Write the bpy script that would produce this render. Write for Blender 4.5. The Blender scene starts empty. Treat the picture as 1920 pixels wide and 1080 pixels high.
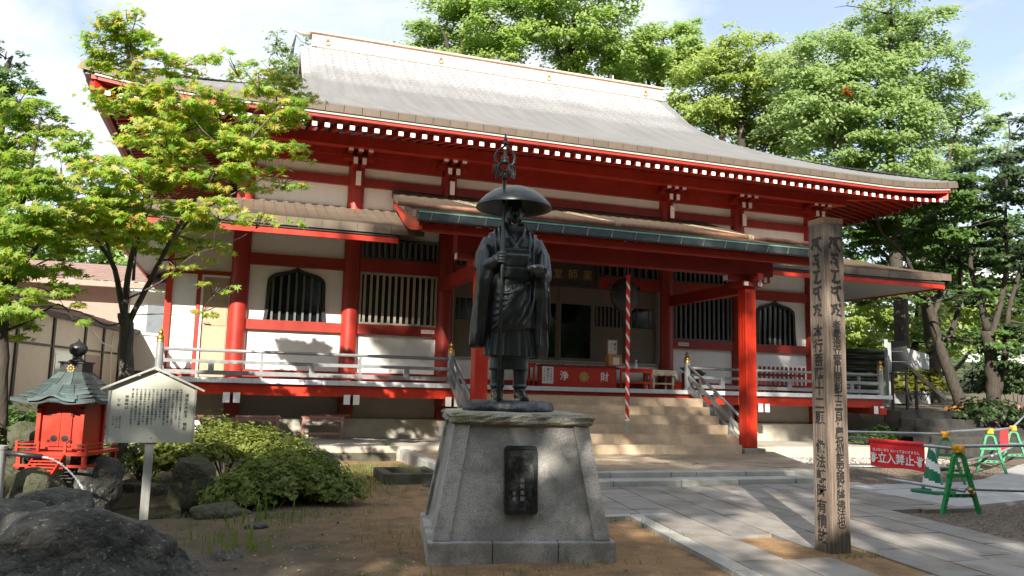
import bpy, bmesh, math, random
from mathutils import Vector, Matrix
R_ = math.radians
SC = bpy.context.scene
COL = SC.collection
# ------------------------------------------------------------------ camera, sky, sun, exposure
cam_d = bpy.data.cameras.new('camera'); cam = bpy.data.objects.new('camera', cam_d); COL.objects.link(cam)
YAW, PITCH, ROLL, FPX = 0.32728, 0.12549, 0.02577, 1491.5
cam_d.sensor_width = 36.0; cam_d.lens = FPX/1920*36.0; cam_d.clip_start = 0.05; cam_d.clip_end = 2000
_fh = Vector((math.sin(YAW), math.cos(YAW), 0)); _rt = Vector((math.cos(YAW), -math.sin(YAW), 0)); _up = Vector((0, 0, 1))
_fw = _fh*math.cos(PITCH)+_up*math.sin(PITCH); _u2 = _up*math.cos(PITCH)-_fh*math.sin(PITCH)
_c, _s = math.cos(ROLL), math.sin(ROLL)
_X = _rt*_c+_u2*_s; _Y = _u2*_c-_rt*_s          # the picture hangs a little clockwise
M = Matrix((( _X.x, _Y.x, -_fw.x, -7.2162), (_X.y, _Y.y, -_fw.y, -17.6), (_X.z, _Y.z, -_fw.z, 1.36), (0, 0, 0, 1)))
cam.matrix_world = M
SC.camera = cam

SUN_AZ = math.atan2(-0.454, -0.891)     # horizontal direction towards the sun (x, y)
SUN_EL = R_(28.8)
sun_vec = Vector((-0.454, -0.891, math.tan(SUN_EL))).normalized()
sd = bpy.data.lights.new('sun', 'SUN'); sd.energy = 4.3; sd.angle = R_(0.53); sd.color = (1.0, 0.92, 0.80)
so = bpy.data.objects.new('sun', sd); COL.objects.link(so)
so.rotation_euler = sun_vec.to_track_quat('Z', 'Y').to_euler()

W = bpy.data.worlds.new('World'); SC.world = W; W.use_nodes = True
nt = W.node_tree; nt.nodes.clear()
out = nt.nodes.new('ShaderNodeOutputWorld'); bg = nt.nodes.new('ShaderNodeBackground')
sky = nt.nodes.new('ShaderNodeTexSky'); sky.sky_type = 'NISHITA'; sky.sun_disc = False
sky.sun_elevation = SUN_EL; sky.sun_rotation = math.atan2(sun_vec.x, sun_vec.y); sky.altitude = 1200
sky.air_density = 1.0; sky.dust_density = 1.6
tc = nt.nodes.new('ShaderNodeTexCoord')
mp = nt.nodes.new('ShaderNodeMapping'); mp.inputs['Scale'].default_value = (1, 1, 2.6)
n1 = nt.nodes.new('ShaderNodeTexNoise'); n1.inputs['Scale'].default_value = 2.4; n1.inputs['Detail'].default_value = 8; n1.inputs['Roughness'].default_value = 0.6; n1.inputs['Distortion'].default_value = .5
rp = nt.nodes.new('ShaderNodeValToRGB'); rp.color_ramp.elements[0].position = .36; rp.color_ramp.elements[1].position = .58
rp.color_ramp.elements[0].color = (.30, .30, .30, 1)
mx = nt.nodes.new('ShaderNodeMixRGB'); mx.inputs['Color2'].default_value = (4.5, 4.65, 4.9, 1)
nt.links.new(tc.outputs['Generated'], mp.inputs['Vector']); nt.links.new(mp.outputs[0], n1.inputs['Vector'])
nt.links.new(n1.outputs['Fac'], rp.inputs['Fac']); nt.links.new(rp.outputs['Color'], mx.inputs['Fac'])
nt.links.new(sky.outputs[0], mx.inputs['Color1']); nt.links.new(mx.outputs[0], bg.inputs['Color'])
bg.inputs['Strength'].default_value = 0.092
nt.links.new(bg.outputs[0], out.inputs['Surface'])
SC.view_settings.view_transform = 'Standard'; SC.view_settings.look = 'None'
SC.view_settings.gamma = 1.0; SC.view_settings.use_curve_mapping = False
SC.view_settings.exposure = 1.5

# ------------------------------------------------------------------ materials
MATS = {}
def mat(name, col, rough=.6, metal=0.0, var=0.12, scale=6.0, bump=0.0, bscale=40.0, col2=None, spec=.5, detail=5.0, stretch=None, coat=0.0, speck=None, lo=.35, hi=.65, coord='Object', bdist=.02):
    """Procedural surface: base colour broken up by noise, optional second colour (wear, moss, dust, reflections) and fine relief."""
    m = bpy.data.materials.new(name); m.use_nodes = True; t = m.node_tree; b = t.nodes['Principled BSDF']
    b.inputs['Roughness'].default_value = rough; b.inputs['Metallic'].default_value = metal
    b.inputs['Specular IOR Level'].default_value = spec; b.inputs['Coat Weight'].default_value = coat
    co = t.nodes.new('ShaderNodeTexCoord'); mpn = t.nodes.new('ShaderNodeMapping')
    if stretch: mpn.inputs['Scale'].default_value = stretch
    t.links.new(co.outputs[coord], mpn.inputs['Vector'])
    nz = t.nodes.new('ShaderNodeTexNoise'); nz.inputs['Scale'].default_value = scale; nz.inputs['Detail'].default_value = detail; nz.inputs['Roughness'].default_value = .62
    t.links.new(mpn.outputs[0], nz.inputs['Vector'])
    r = t.nodes.new('ShaderNodeValToRGB'); r.color_ramp.elements[0].position = lo; r.color_ramp.elements[1].position = hi
    c2 = col2 if col2 else tuple(min(1, c*(1+var)) for c in col)
    c1 = col if col2 else tuple(c*(1-var) for c in col)
    r.color_ramp.elements[0].color = (*c1, 1); r.color_ramp.elements[1].color = (*c2, 1)
    t.links.new(nz.outputs['Fac'], r.inputs['Fac']); last = r.outputs['Color']
    # slight tone shift from piece to piece
    oi = t.nodes.new('ShaderNodeObjectInfo'); mr = t.nodes.new('ShaderNodeMapRange'); mr.inputs['To Min'].default_value = 1-var*.8; mr.inputs['To Max'].default_value = 1+var*.8
    t.links.new(oi.outputs['Random'], mr.inputs['Value'])
    mu = t.nodes.new('ShaderNodeMixRGB'); mu.blend_type = 'MULTIPLY'; mu.inputs['Fac'].default_value = 1
    t.links.new(last, mu.inputs['Color1']); t.links.new(mr.outputs[0], mu.inputs['Color2']); last = mu.outputs[0]
    if speck:   # (scale, amount, colour): salt-and-pepper grains
        sn = t.nodes.new('ShaderNodeTexNoise'); sn.inputs['Scale'].default_value = speck[0]; sn.inputs['Detail'].default_value = 2
        t.links.new(mpn.outputs[0], sn.inputs['Vector'])
        sr = t.nodes.new('ShaderNodeValToRGB'); th = speck[3] if len(speck) > 3 else .5; sr.color_ramp.elements[0].position = th; sr.color_ramp.elements[1].position = th+(.18*(1.2-speck[1]) if len(speck) < 4 else .03)
        sr.color_ramp.elements[0].color = (0, 0, 0, 1); sr.color_ramp.elements[1].color = (1, 1, 1, 1)
        t.links.new(sn.outputs['Fac'], sr.inputs['Fac'])
        sf = t.nodes.new('ShaderNodeMath'); sf.operation = 'MULTIPLY'; sf.inputs[1].default_value = speck[1]; t.links.new(sr.outputs[0], sf.inputs[0])
        sm = t.nodes.new('ShaderNodeMixRGB'); sm.inputs['Color2'].default_value = (*speck[2], 1)
        t.links.new(sf.outputs[0], sm.inputs['Fac']); t.links.new(last, sm.inputs['Color1']); last = sm.outputs[0]
    t.links.new(last, b.inputs['Base Color'])
    rr = t.nodes.new('ShaderNodeMapRange'); rr.inputs['To Min'].default_value = max(.02, rough-.12); rr.inputs['To Max'].default_value = min(1, rough+.12)
    t.links.new(nz.outputs['Fac'], rr.inputs['Value']); t.links.new(rr.outputs[0], b.inputs['Roughness'])
    if bump:
        bn = t.nodes.new('ShaderNodeTexNoise'); bn.inputs['Scale'].default_value = bscale; bn.inputs['Detail'].default_value = 6
        t.links.new(mpn.outputs[0], bn.inputs['Vector'])
        bu = t.nodes.new('ShaderNodeBump'); bu.inputs['Strength'].default_value = bump; bu.inputs['Distance'].default_value = bdist
        t.links.new(bn.outputs['Fac'], bu.inputs['Height']); t.links.new(bu.outputs[0], b.inputs['Normal'])
    MATS[name] = m
    return m

def leafmat(name, cols, trans=.45, rough=.45):
    """Leaf: diffuse + translucent, tone differs from leaf to leaf."""
    m = bpy.data.materials.new(name); m.use_nodes = True; t = m.node_tree; t.nodes.clear()
    o = t.nodes.new('ShaderNodeOutputMaterial'); g = t.nodes.new('ShaderNodeNewGeometry')
    r = t.nodes.new('ShaderNodeValToRGB')
    while len(r.color_ramp.elements) < len(cols): r.color_ramp.elements.new(.5)
    for i, c in enumerate(cols):
        r.color_ramp.elements[i].position = i/(len(cols)-1); r.color_ramp.elements[i].color = (*c, 1)
    t.links.new(g.outputs['Random Per Island'], r.inputs['Fac'])
    p = t.nodes.new('ShaderNodeBsdfPrincipled'); p.inputs['Roughness'].default_value = rough; p.inputs['Specular IOR Level'].default_value = .35
    tr = t.nodes.new('ShaderNodeBsdfTranslucent'); ms = t.nodes.new('ShaderNodeMixShader'); ms.inputs['Fac'].default_value = trans
    hs = t.nodes.new('ShaderNodeHueSaturation'); hs.inputs['Saturation'].default_value = 1.15; hs.inputs['Value'].default_value = 1.7
    t.links.new(r.outputs[0], p.inputs['Base Color']); t.links.new(r.outputs[0], hs.inputs['Color']); t.links.new(hs.outputs[0], tr.inputs['Color'])
    t.links.new(p.outputs[0], ms.inputs[1]); t.links.new(tr.outputs[0], ms.inputs[2]); t.links.new(ms.outputs[0], o.inputs['Surface'])
    MATS[name] = m; return m

mat('red', (.235, .017, .010), .47, var=.12, scale=2.6, coat=.04, col2=(.325, .025, .012), detail=9, stretch=(1, 1, .6), bump=.05, bscale=30)  # same paint as red_board, darkened: shade on walls and columns put in
mat('red_dull', (.22, .018, .012), .5, var=.14, scale=9, col2=(.19, .026, .018))  # slightly darker, less saturated red
mat('red_board', (.42, .022, .008), .40, var=.08, scale=3, col2=(.52, .032, .011), detail=9, stretch=(1, 1, .5))  # same vermilion left bright for sunlit boards and porch columns
mat('white', (.78, .775, .74), .65, scale=2.4, var=.03, col2=(.84, .835, .80), stretch=(2.5, 2.5, .5), detail=9, lo=.3, hi=.6)
mat('white_end', (.82, .82, .80), .5, var=.02)
mat('tile', (.66, .70, .72), .3, var=.05, scale=12)
mat('rail', (.30, .315, .32), .34, metal=.35, var=.10, scale=8)
mat('gold', (.52, .33, .09), .35, metal=.9, var=.25, scale=14)
mat('fascia', (.115, .086, .062), .5, metal=.1, var=.10, scale=5)
mat('grey_trim', (.36, .355, .33), .55, var=.06)
mat('soffit', (.42, .42, .40), .7, var=.04)
mat('dark_void', (.012, .012, .012), .8, var=.2)
mat('bar', (.36, .33, .27), .55, var=.08)
mat('bar_dark', (.10, .115, .115), .5, var=.1)
mat('black_wood', (.018, .018, .02), .45, var=.3)
mat('glass_dark', (.006, .007, .008), .04, var=.1, spec=.9)
mat('brown_door', (.16, .135, .10), .5, var=.10, stretch=(1, 1, 8))
mat('door_tan', (.40, .30, .19), .5, var=.08)
mat('wall_grey', (.30, .285, .25), .8, var=.08, scale=3)
mat('concrete', (.36, .335, .28), .85, var=.14, scale=3.5, bump=.15, bscale=60)
mat('step', (.52, .40, .27), .8, var=.12, scale=4, bump=.12, bscale=70, speck=(90, .25, (.22, .17, .12)))
mat('gutter', (.055, .065, .065), .5, metal=.4, var=.15)
mat('verdigris', (.16, .36, .30), .5, var=.2, scale=10)
mat('steel', (.55, .56, .57), .3, metal=.9, var=.1)
mat('pole_rust', (.26, .12, .075), .65, var=.25, scale=12)
mat('rope_tan', (.40, .33, .22), .9, var=.2)
mat('granite', (.235, .232, .215), .72, var=.10, scale=2.6, col2=(.46, .45, .42), detail=7, lo=.43, hi=.60, speck=(130, .6, (.10, .10, .10)), bump=.06, bscale=120)
mat('granite_rough', (.27, .26, .22), .9, col2=(.17, .17, .08), scale=5, speck=(70, .5, (.46, .44, .40)), bump=.6, bscale=28, lo=.42, hi=.62)
mat('slab', (.245, .23, .208), .72, col2=(.165, .138, .105), var=.18, scale=1.9, detail=9, speck=(110, .35, (.15, .15, .15)), bump=.05, bscale=90, lo=.46, hi=.66)
mat('slab_light', (.35, .35, .345), .7, var=.08, scale=1.5, speck=(110, .3, (.28, .28, .28)))
mat('apron', (.27, .195, .125), .85, col2=(.33, .28, .21), scale=1.8, bump=.12, bscale=30)
mat('kerb', (.36, .355, .32), .8, var=.12, scale=3, speck=(90, .4, (.16, .16, .14)), bump=.15, bscale=60)
mat('mossy', (.10, .095, .075), .9, col2=(.045, .05, .025), scale=3, bump=.3, bscale=30)
mat('bronze', (.034, .039, .039), .40, metal=.75, var=.3, scale=7, bump=.05, bscale=60, spec=.5, col2=(.058, .066, .066), coat=.12)
mat('bronze_dark', (.05, .053, .053), .28, metal=.75, var=.4, scale=9, col2=(.20, .205, .205), bump=.6, bscale=9, lo=.45, hi=.7)  # second colour paints grey reflections onto the plate
mat('bronze_rock', (.03, .034, .037), .42, metal=.5, scale=9, col2=(.16, .18, .20), bump=.5, bscale=18, lo=.45, hi=.8)
mat('post_wood', (.075, .056, .043), .85, col2=(.18, .14, .108), scale=5, stretch=(9, 9, .5), bump=.5, bscale=14)
mat('post_top', (.27, .16, .08), .8, var=.2, scale=6, stretch=(6, 6, .6), bump=.3, bscale=14)
mat('ink', (.012, .012, .012), .7, var=.2)
mat('sign_board', (.47, .48, .40), .75, var=.06, scale=3, stretch=(1, 1, 1))
mat('sign_wood', (.33, .33, .30), .8, var=.14, scale=4, stretch=(8, 8, .6), bump=.2, bscale=20)
mat('shrine_red', (.40, .035, .015), .45, var=.1, scale=8)
mat('copper_green', (.10, .145, .15), .42, metal=.35, var=.35, scale=6, col2=(.055, .065, .068))
mat('rock', (.040, .040, .035), .88, col2=(.135, .132, .115), scale=4.5, bump=1.0, bscale=13, bdist=.08, speck=(34, .75, (.22, .23, .19), .645), lo=.40, hi=.75, detail=9)
mat('rock_moss', (.045, .052, .018), .95, col2=(.075, .07, .055), scale=5, bump=1.0, bscale=18, bdist=.05)
mat('bark', (.05, .045, .036), .9, col2=(.12, .11, .095), scale=7, stretch=(3, 3, .6), bump=.7, bscale=18)
mat('bark_dark', (.032, .026, .020), .95, col2=(.066, .055, .042), scale=7, stretch=(3, 3, .6), bump=.6, bscale=16)  # shade on the trunks by the stone stairs put into the bark colour
mat('house_wall', (.62, .57, .47), .8, var=.05)
mat('house_white', (.72, .70, .64), .75, var=.03)
mat('house_trim', (.035, .03, .028), .6, var=.2)
mat('house_roof', (.20, .125, .105), .5, var=.15, scale=5)
mat('house_brown', (.30, .20, .16), .55, var=.06)
mat('window_green', (.13, .27, .22), .12, var=.08, spec=.7)
mat('window_frame', (.70, .70, .68), .4, var=.04)
mat('stand_green', (.010, .24, .055), .42, var=.1, scale=9)
mat('stand_green_old', (.05, .24, .12), .5, var=.15, scale=9)
mat('clamp', (.72, .34, .015), .45, var=.08)
mat('brass', (.40, .26, .12), .35, metal=.8, var=.2)
mat('pipe', (.40, .42, .43), .32, metal=.75, var=.12, scale=10)
mat('banner', (.75, .018, .025), .55, var=.05, scale=3)
mat('paint_white', (.80, .80, .80), .6, var=.02)
mat('cone_green', (.008, .17, .08), .45, var=.1)
mat('bench', (.30, .155, .125), .75, var=.2, scale=6, stretch=(4, 1, 1))
mat('rope_red', (.62, .02, .02), .8, var=.1)
mat('rope_white', (.80, .77, .70), .85, var=.05)
mat('tassel', (.30, .30, .22), .9, var=.15)
mat('gong', (.055, .06, .06), .45, metal=.4, var=.15)
mat('wood_orange', (.50, .24, .06), .55, var=.12)
mat('paper', (.72, .70, .66), .8, var=.03)
mat('cloth', (.42, .36, .27), .9, var=.15, scale=20)
mat('gilt', (.46, .34, .10), .4, metal=.4, var=.1)
mat('plaque_wood', (.045, .04, .033), .6, var=.2)
mat('board_grey', (.035, .035, .034), .7, var=.1)
mat('fence_grey', (.42, .44, .44), .5, metal=.2, var=.08)
mat('rust', (.30, .12, .04), .8, var=.3, scale=8)
mat('bamboo_dark', (.03, .032, .028), .4, var=.3)
mat('stone_dark', (.035, .034, .03), .9, var=.25, bump=.5, bscale=12)
mat('bottle', (.55, .62, .72), .2, var=.05)
mat('far_wall', (.42, .44, .46), .7, var=.05)
mat('far_window', (.16, .18, .20), .3, var=.1)

def roofmat(name, c_lo, c_hi, metal, rough, bw, bh):
    """Copper sheet courses: joints from a brick pattern along the course, tone from sheet to sheet."""
    m = bpy.data.materials.new(name); m.use_nodes = True; t = m.node_tree; b = t.nodes['Principled BSDF']
    uv = t.nodes.new('ShaderNodeUVMap'); uv.uv_map = 'UVMap'
    br = t.nodes.new('ShaderNodeTexBrick'); br.inputs['Scale'].default_value = 1.0
    br.inputs['Brick Width'].default_value = bw; br.inputs['Row Height'].default_value = bh
    br.inputs['Mortar Size'].default_value = .017; br.inputs['Mortar Smooth'].default_value = .2; br.inputs['Bias'].default_value = 0
    br.inputs['Color1'].default_value = (*c_lo, 1); br.inputs['Color2'].default_value = (*c_hi, 1); br.inputs['Mortar'].default_value = tuple(c*.25 for c in c_lo)+(1,)
    t.links.new(uv.outputs[0], br.inputs['Vector'])
    n = t.nodes.new('ShaderNodeTexNoise'); n.inputs['Scale'].default_value = .9; n.inputs['Detail'].default_value = 6
    t.links.new(uv.outputs[0], n.inputs['Vector'])
    mr = t.nodes.new('ShaderNodeMapRange'); mr.inputs['To Min'].default_value = .84; mr.inputs['To Max'].default_value = 1.2
    t.links.new(n.outputs['Fac'], mr.inputs['Value'])
    mp2 = t.nodes.new('ShaderNodeMapping'); mp2.inputs['Scale'].default_value = (3.2, .22, 1); t.links.new(uv.outputs[0], mp2.inputs['Vector'])
    n2 = t.nodes.new('ShaderNodeTexNoise'); n2.inputs['Scale'].default_value = 1.6; n2.inputs['Detail'].default_value = 7; t.links.new(mp2.outputs[0], n2.inputs['Vector'])
    mr2 = t.nodes.new('ShaderNodeMapRange'); mr2.inputs['From Min'].default_value = .35; mr2.inputs['From Max'].default_value = .62; mr2.inputs['To Min'].default_value = .88; mr2.inputs['To Max'].default_value = 1.04
    t.links.new(n2.outputs['Fac'], mr2.inputs['Value'])
    mm = t.nodes.new('ShaderNodeMath'); mm.operation = 'MULTIPLY'; t.links.new(mr.outputs[0], mm.inputs[0]); t.links.new(mr2.outputs[0], mm.inputs[1])
    mu = t.nodes.new('ShaderNodeMixRGB'); mu.blend_type = 'MULTIPLY'; mu.inputs['Fac'].default_value = 1
    t.links.new(br.outputs['Color'], mu.inputs['Color1']); t.links.new(mm.outputs[0], mu.inputs['Color2'])
    t.links.new(mu.outputs[0], b.inputs['Base Color']); b.inputs['Metallic'].default_value = metal; b.inputs['Roughness'].default_value = rough
    MATS[name] = m
mat('ridge_copper', (.50, .37, .30), .5, metal=.1, var=.10, scale=5)
roofmat('roof_main', (.67, .68, .69), (.76, .765, .77), .0, .40, .42, .14)
roofmat('roof_pent', (.33, .255, .185), (.43, .34, .255), .15, .5, .42, .125)
leafmat('leaf_maple', [(0.1375, 0.2687, 0.04), (0.2063, 0.3438, 0.05), (0.2875, 0.4, 0.0575), (0.3625, 0.3687, 0.0688), (0.425, 0.2875, 0.075)], .5)
leafmat('leaf_maple2', [(0.12, 0.228, 0.0384), (0.18, 0.3, 0.048), (0.252, 0.342, 0.054), (0.348, 0.318, 0.066)], .5)
leafmat('leaf_bright', [(0.138, 0.2415, 0.0517), (0.207, 0.3105, 0.069), (0.276, 0.3795, 0.092), (0.3335, 0.391, 0.1265), (0.115, 0.1955, 0.046)], 0.5)
leafmat('leaf_yellowish', [(0.168, 0.2352, 0.055), (0.2352, 0.3136, 0.077), (0.3024, 0.3808, 0.099), (0.2688, 0.3472, 0.099), (0.3472, 0.3584, 0.121)], 0.5)
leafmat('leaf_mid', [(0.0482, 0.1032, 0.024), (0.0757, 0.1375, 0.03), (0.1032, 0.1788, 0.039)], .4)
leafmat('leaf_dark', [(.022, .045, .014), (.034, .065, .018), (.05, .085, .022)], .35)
leafmat('leaf_pale', [(0.15, 0.225, 0.072), (0.21, 0.285, 0.096), (0.12, 0.195, 0.06)], .4)
leafmat('leaf_azalea', [(0.081, 0.1264, 0.0272), (0.1296, 0.1782, 0.0302), (0.1944, 0.235, 0.0393), (0.1134, 0.162, 0.0393)], .35)
leafmat('leaf_azalea_pale', [(0.1368, 0.1771, 0.0344), (0.1771, 0.2093, 0.0407), (0.2093, 0.2254, 0.0549)], .35)
leafmat('grass_leaf', [(0.06, 0.12, 0.0192), (0.096, 0.168, 0.024), (0.132, 0.204, 0.0336), (0.192, 0.192, 0.0576)], .4)
leafmat('leaf_orange', [(.30, .08, .02), (.36, .12, .03)], .4)
leafmat('leaf_yellow', [(.10, .12, .02), (.15, .14, .02), (.08, .11, .02)], .4)

# ------------------------------------------------------------------ mesh helpers
class MB:
    def __init__(s): s.v = []; s.f = []; s.uv = {}
    def add(s, vs, fs):
        o = len(s.v); s.v += [tuple(v) for v in vs]; s.f += [tuple(i+o for i in f) for f in fs]; return s
    def box(s, x0, x1, y0, y1, z0, z1, m=None):
        vs = [(x0, y0, z0), (x1, y0, z0), (x1, y1, z0), (x0, y1, z0), (x0, y0, z1), (x1, y0, z1), (x1, y1, z1), (x0, y1, z1)]
        if m is not None: vs = [tuple(m @ Vector(v)) for v in vs]
        return s.add(vs, [(3, 2, 1, 0), (4, 5, 6, 7), (0, 1, 5, 4), (1, 2, 6, 5), (2, 3, 7, 6), (3, 0, 4, 7)])
    def bar(s, a, b, w, h, up=(0, 0, 1)):
        """square bar between two points; w across, h along up"""
        a = Vector(a); b = Vector(b); d = (b-a).normalized(); u = Vector(up); sd_ = d.cross(u)
        if sd_.length < 1e-4: sd_ = d.cross(Vector((0, 1, 0)))
        sd_.normalize(); u = sd_.cross(d).normalized(); vs = []
        for p in (a, b):
            for i, j in ((-1, -1), (1, -1), (1, 1), (-1, 1)): vs.append(p+sd_*(i*w/2)+u*(j*h/2))
        return s.add(vs, [(0, 1, 2, 3), (7, 6, 5, 4), (0, 4, 5, 1), (1, 5, 6, 2), (2, 6, 7, 3), (3, 7, 4, 0)])
    def tube(s, pts, rad, n=10, cap=True):
        pts = [Vector(p) for p in pts]; N = len(pts)
        if not hasattr(rad, '__len__'): rad = [rad]*N
        base = len(s.v); prev = None
        for i, p in enumerate(pts):
            d = (pts[min(i+1, N-1)]-pts[max(i-1, 0)]).normalized()
            if prev is None:
                a = d.cross(Vector((0, 0, 1)));
                if a.length < 1e-3: a = d.cross(Vector((1, 0, 0)))
            else: a = prev-d*prev.dot(d)
            a.normalize(); prev = a; b = d.cross(a)
            for k in range(n):
                t = 2*math.pi*k/n; s.v.append(tuple(p+(a*math.cos(t)+b*math.sin(t))*rad[i]))
        for i in range(N-1):
            for k in range(n):
                k2 = (k+1) % n; s.f.append((base+i*n+k, base+(i+1)*n+k, base+(i+1)*n+k2, base+i*n+k2))
        if cap:
            s.f.append(tuple(base+k for k in range(n))); s.f.append(tuple(base+(N-1)*n+k for k in reversed(range(n))))
        return s
    def lathe(s, prof, n=20, c=(0, 0, 0)):
        """prof: list of (r, z) bottom to top around the vertical through c"""
        base = len(s.v)
        for r, z in prof:
            for k in range(n):
                t = 2*math.pi*k/n; s.v.append((c[0]+r*math.cos(t), c[1]+r*math.sin(t), c[2]+z))
        for i in range(len(prof)-1):
            for k in range(n):
                k2 = (k+1) % n; s.f.append((base+i*n+k, base+i*n+k2, base+(i+1)*n+k2, base+(i+1)*n+k))
        s.f.append(tuple(base+k for k in reversed(range(n)))); s.f.append(tuple(base+(len(prof)-1)*n+k for k in range(n)))
        return s
    def prism(s, poly, a0, a1, axis='y'):
        """extrude a 2-D outline; axis y: outline in x,z; axis z: outline in x,y; axis x: outline in y,z"""
        n = len(poly)
        def P(p, a): return (p[0], a, p[1]) if axis == 'y' else ((p[0], p[1], a) if axis == 'z' else (a, p[0], p[1]))
        vs = [P(p, a0) for p in poly]+[P(p, a1) for p in poly]
        return s.add(vs, [tuple(range(n)), tuple(reversed(range(n, 2*n)))]+[(i, i+n, (i+1) % n+n, (i+1) % n) for i in range(n)])
    def rings(s, rings, close=True, cap=True):
        base = len(s.v); n = len(rings[0])
        for r in rings: s.v += [tuple(p) for p in r]
        for i in range(len(rings)-1):
            for k in range(n if close else n-1):
                k2 = (k+1) % n; s.f.append((base+i*n+k, base+i*n+k2, base+(i+1)*n+k2, base+(i+1)*n+k))
        if cap and close:
            s.f.append(tuple(base+k for k in reversed(range(n)))); s.f.append(tuple(base+(len(rings)-1)*n+k for k in range(n)))
        return s
    def mesh(s, name, material=None, smooth=False, fix=True):
        me = bpy.data.meshes.new(name); me.from_pydata(s.v, [], s.f); me.update()
        if fix:
            b = bmesh.new(); b.from_mesh(me); bmesh.ops.recalc_face_normals(b, faces=b.faces); b.to_mesh(me); b.free()
        if material: me.materials.append(MATS[material])
        if smooth: me.polygons.foreach_set('use_smooth', [True]*len(me.polygons))
        return me
    def build(s, name, material, parent=None, smooth=False, fix=True, loc=None, bevel=0, angle=None):
        me = s.mesh(name, material, smooth, fix)
        if bevel:
            b = bmesh.new(); b.from_mesh(me)
            bmesh.ops.bevel(b, geom=[e for e in b.edges if e.is_manifold and e.calc_face_angle(0) > .5], offset=bevel, segments=2, affect='EDGES', profile=.6)
            b.to_mesh(me); b.free()
        o = put(name, me, parent, loc)
        if angle is not None:
            me.polygons.foreach_set('use_smooth', [True]*len(me.polygons)); me.set_sharp_from_angle(angle=R_(angle))
        return o
def put(name, me, parent=None, loc=None, rot=None, scl=None):
    o = bpy.data.objects.new(name, me); COL.objects.link(o)
    if parent: o.parent = parent
    if loc: o.location = loc
    if rot: o.rotation_euler = rot
    if scl: o.scale = scl
    return o
def tag(o, label=None, cat=None, group=None, kind=None):
    if label: o['label'] = label
    if cat: o['category'] = cat
    if group: o['group'] = group
    if kind: o['kind'] = kind
    return o
def empty(name, loc=(0, 0, 0), rz=0, label=None, cat=None, group=None):
    o = bpy.data.objects.new(name, None); COL.objects.link(o); o.location = loc; o.rotation_euler = (0, 0, rz)
    o.empty_display_size = .1
    return tag(o, label, cat, group)
def copy_tree(o, parent=None):
    c = o.copy(); COL.objects.link(c)
    if parent: c.parent = parent
    for ch in list(o.children): copy_tree(ch, c)
    return c
def lerp(a, b, t): return a+(b-a)*t
def interp(tab, x):
    if x <= tab[0][0]: return tab[0][1]
    for (x0, y0), (x1, y1) in zip(tab, tab[1:]):
        if x <= x1: return y0+(y1-y0)*(x-x0)/(x1-x0)
    return tab[-1][1]
_FONT = None
def text_mesh(txt, size, material, depth=0.0, bold=0.0):
    """writing as flat mesh letters, centred on the origin, in the x-z plane facing -y"""
    cu = bpy.data.curves.new('writing', 'FONT'); cu.body = txt; cu.size = size; cu.align_x = 'CENTER'; cu.align_y = 'CENTER'
    cu.extrude = depth; cu.offset = bold; cu.resolution_u = 3
    o = bpy.data.objects.new('writing', cu); COL.objects.link(o)
    dg = bpy.context.evaluated_depsgraph_get(); dg.update()
    me = bpy.data.meshes.new_from_object(o.evaluated_get(dg)); bpy.data.objects.remove(o); bpy.data.curves.remove(cu)
    me.transform(Matrix.Rotation(R_(90), 4, 'X'))
    me.materials.clear(); me.materials.append(MATS[material])
    return me
def column_text(txt, x, z_top, step, size, material, y, bold=0.0):
    """one vertical line of writing as a single mesh"""
    parts = []
    for i, ch in enumerate(txt):
        if ch == ' ' or ch == '　': continue
        me = text_mesh(ch, size, material, bold=bold); me.transform(Matrix.Translation((x, y, z_top-step*(i+.5)))); parts.append(me)
    return parts
def join_meshes(meshes, name, material):
    vs = []; fs = []
    for me in meshes:
        o = len(vs); vs += [tuple(v.co) for v in me.vertices]; fs += [tuple(i+o for i in p.vertices) for p in me.polygons]
        bpy.data.meshes.remove(me)
    m = bpy.data.meshes.new(name); m.from_pydata(vs, [], fs); m.materials.append(MATS[material]); return m

leafmat('leaf_hazy', [(0.1725, 0.2645, 0.084), (0.2185, 0.3105, 0.102), (0.2645, 0.345, 0.132), (0.2415, 0.299, 0.144)], .5)  # veiling haze put into the leaf colour as paler, duller greens
# ------------------------------------------------------------------ temple hall
DZ = 1.42
hall = empty('temple_hall', (0, 0, 0), label='large vermilion and white temple hall with sweeping silver copper roof and front porch', cat='temple')
AX = [-7.30, -4.982, -2.854, 2.854, 4.982, 7.30]
def hbox(name, m, x0, x1, y0, y1, z0, z1, parent=None, bevel=0):
    return MB().box(x0, x1, y0, y1, z0, z1).build(name, m, parent or hall, bevel=bevel)
# columns
me_col = MB().lathe([(.19, 0), (.19, .1), (.186, 2.4), (.18, 4.78)], 24).mesh('column', 'red', True); me_col.set_sharp_from_angle(angle=R_(40))
for x in AX: put('column', me_col, hall, (x, 0, DZ+.002))
me_cols = MB().lathe([(.18, 0), (.18, 4.78)], 16).mesh('column', 'red', True); me_cols.set_sharp_from_angle(angle=R_(40))
for y in (2.3, 4.6, 6.9, 9.2, 11.2):
    for x in (-7.3, 7.3): put('column', me_cols, hall, (x, y, DZ+.002))
for x in AX: hbox('under_post', 'red_dull', x-.15, x+.15, -.15, .15, .632, DZ-.1)
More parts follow.
